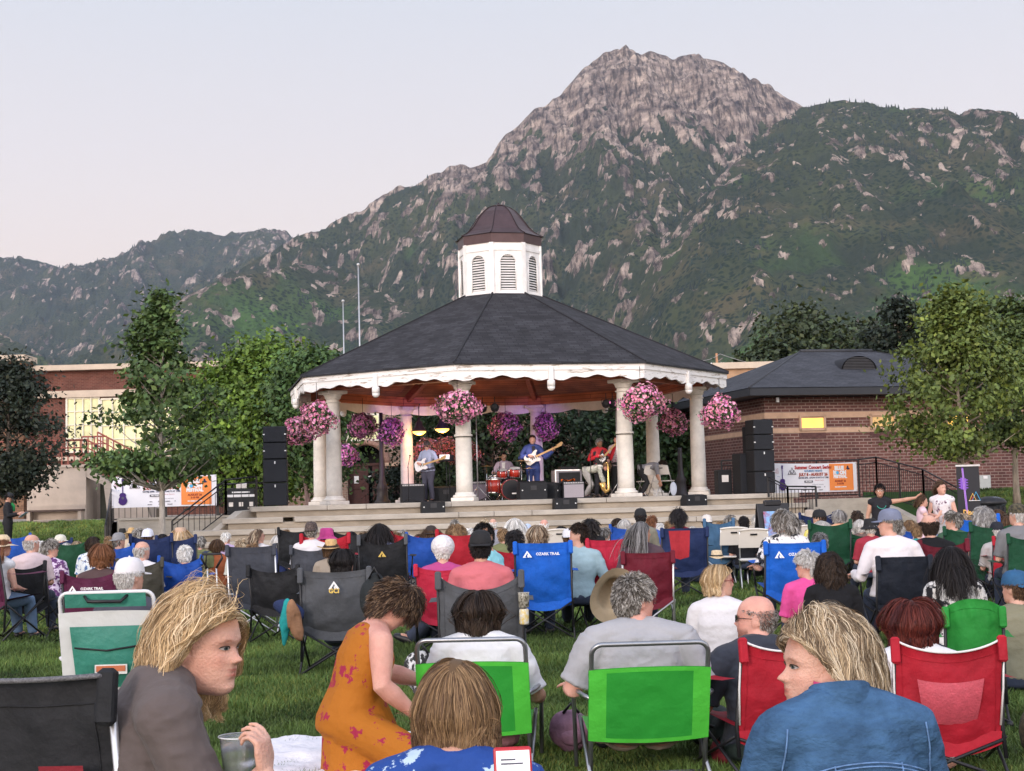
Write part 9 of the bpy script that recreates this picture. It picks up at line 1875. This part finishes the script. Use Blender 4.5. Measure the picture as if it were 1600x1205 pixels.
def near_details():
 c = [o for o in COL.objects if o.get('label', '').startswith('black camp chair with red panel')][0]; V, F = sheet_grid(lambda u, v: (.13 + .10 * u, -.30 - .02 * (1 - u) + .05 * (1 - v) - .03, .58 + .22 * v), 6, 6); link_mesh('red_panel', V, F, fabric('dark_red_mesh', (.20, .02, .03)), c, smooth=True)
 m = MB(); m.tube([((u - .5) * .56, -.305 - .045 * (1 - (2 * u - 1) ** 2), 1.0 - .01 * (1 - (2 * u - 1) ** 2)) for u in np.linspace(.02, .98, 30)], .007, 6); m.build('piping', mat('beaded_grey_piping', (.10, .10, .11), .6, .5, 200), c)
 def bag(name, label, cat, px, Y, c, r, z=None, rot=(0, 0, 0), bump=.7, seed=1, fn=None):
  g = ground(px, Y, r[2] if z is None else z); t = thing(name, label, cat, (g.x, g.y, g.z)); V, F = eball((0, 0, 0), r, rot, 26, 20); V = V * (1 + .12 * fbm(V[:, 0] * 9 + seed, V[:, 1] * 9, V[:, 2] * 9, 3))[:, None]; link_mesh('bag_body', V, F, c if not isinstance(c, tuple) else mat(name + '_cloth', c, .8, .25, 8, bump, 14), t, smooth=True)
  h = MB(); h.tube([(-r[0] * .4, -r[1] * .5, r[2] * .8), (0, -r[1] * .6, r[2] * 1.25), (r[0] * .4, -r[1] * .5, r[2] * .8)], .009, 6); h.build('strap', BLACKM, t); p = MB(); p.ball((0, -r[1] * .75, -r[2] * .25), (r[0] * .6, r[1] * .4, r[2] * .42), 14, 10); p.build('front_pocket', c if not isinstance(c, tuple) else mat(name + '_cloth', c, .8, .25, 8, bump, 14), t); return t
 bag('backpack', 'mauve pink backpack on the grass between the green beach chairs', 'backpack', 880, 8.6, (.24, .13, .19), (.11, .09, .12)); bag('backpack', 'dark camouflage backpack at the right edge on the grass', 'backpack', 1597, 7.9, mat('camouflage_cloth', (.02, .02, .015), .8, 0, 30, col2=(.10, .085, .05)), (.08, .09, .15))
 bag('backpack', 'black backpack hung beside the big grey camp chair', 'backpack', 582, 11.9, (.012, .016, .018), (.11, .08, .20), z=.66); bag('tote_bag', 'black and white patterned bag behind the woman in orange', 'bag', 652, 9.0, mat('zebra_cloth', (.6, .6, .6), .7, 0, 8, col2=(.015, .015, .015), thr=(.48, .52), stretch=(3, 3, 1)), (.10, .07, .13), z=.42); bag('stuff_sack', 'dark red chair sack under the bald man', 'bag', 1112, 8.0, (.20, .02, .03), (.06, .1, .08))
 t = thing('jacket', 'navy, teal and brown coats hung on the left post of the big grey chair', 'clothing', ground(447, 12.5, .62))
 for k, (c_, dx, w_, h) in enumerate(((FC['navy'], 0, .13, .12), ((.01, .25, .25), -.02, .05, .30), ((.25, .13, .07), .05, .06, .26))): V, F = eball((dx, -.02 * k, -h * .5), (w_, .04, h * .6), (0, R(20 - 14 * k), 0), 16, 12); V *= (1 + .18 * fbm(V[:, 0] * 12, V[:, 1] * 12, V[:, 2] * 12, 3))[:, None]; link_mesh('coat', V, F, mat('coat_%d' % k, c_, .85, .2, 8, .6), t, smooth=True)
 b = ground(812, 10.9); t = thing('drink_can', 'yellow and white cup and can hung on the post right of the grey chair', 'drink', (b.x, b.y, .52)); m = MB(); m.lathe([(.030, 0), (.034, .01), (.034, .10), (.030, .11)], n=16); m.build('can', mat('yellow_white_can', (.62, .45, .10), .4, 0, 30, col2=(.6, .6, .58)), t); m = MB(); m.lathe([(.036, .12), (.040, .22), (.042, .225)], n=16); m.build('cup', mat('printed_cup', (.65, .62, .55), .5, 0, 40, col2=(.1, .09, .06)), t)
 g = ground(335, 15.6); t = thing('folding_wagon', 'folding wagon with black handle bar left of the tall grey chair', 'wagon', (g.x, g.y, 0)); m = MB(); m.box((-.1, 0, .36), (.62, .42, .30), bev=.02); m.build('tub', fabric('fabric_navy_wagon', FC['navy']), t)
 for x in (-.03, .06): m = MB(); m.tube([(x, -.2, .3), (x, -.28, .80)], .009, 6); m.build('handle_tube', STEEL, t)
 m = MB(); m.tube([(-.03, -.28, .80), (-.09, -.28, .90), (-.08, -.28, .94), (.11, -.28, .94), (.12, -.28, .90), (.06, -.28, .80)], .012, 7); m.build('handle', BLACKM, t); m = MB(); m.tube([(-.42, -.22, .53), (.22, -.22, .53)], .012, 6); m.build('rim', STEEL, t)
 for x in (-.3, .15):
  for y in (-.2, .2): m = MB(); m.lathe([(.08, -.02), (.08, .02)], c=(x, y, .085), n=16, rot=(PI / 2, 0, 0)); m.build('wheel', BLACKM, t)
 c = at(1062, 850, FOC / 125 - .45); t = thing('towel', 'red cloth hung over the navy draped chair', 'towel', c, R(4)); V, F = sheet_grid(lambda u, v: ((u - .5) * (.26 - .05 * (1 - v)), -.01 - .012 * math.sin(u * 8) - .01 * math.sin(v * 5), (v - .5) * .32 + .03 * (1 - abs(2 * u - 1)) * -(1 - v)), 10, 8); link_mesh('cloth', V, F, mat('red_towel', (.34, .02, .03), .9, .1, 6, .6), t, smooth=True)
 h = brim_hat(None, Matrix.Identity(4), STRAWP, BLACKM, r=.12, crown='fedora'); h.location = at(1120, 872, FOC / 118); h.scale = (.9, .9, .7); tag(h, 'pale straw hat with black band lying on the small steel blue chair', 'hat')
 b = at(287, 893, FOC / 122 - .35); t = thing('ribbon_bow', 'white ribbon tied on the royal blue chair', 'ribbon', b); m = MB(); m.box((-.07, 0, .02), (.14, .01, .055), (0, R(-12), 0)); m.box((.09, 0, -.02), (.07, .01, .13), (0, R(-14), 0)); m.build('ribbon', mat('white_ribbon', (.72, .70, .72), .7), t)
 q = [o for o in COL.objects if o.get('label', '').startswith('boy with short black')][0]; P = seated_pose(.25, slump=.5); m = MB(); m.box((P['chest'].x - .12, P['chest'].y - .13, P['chest'].z + .03), (.03, .01, .01)); 
 text('AGE', .07, mat('yellow_logo_print', (.62, .42, .08), .6), q, loc=(.165, .02, P['chest'].z + .03), rot=(PI / 2, 0, PI / 2 - .3), bold=.004)
near_details()
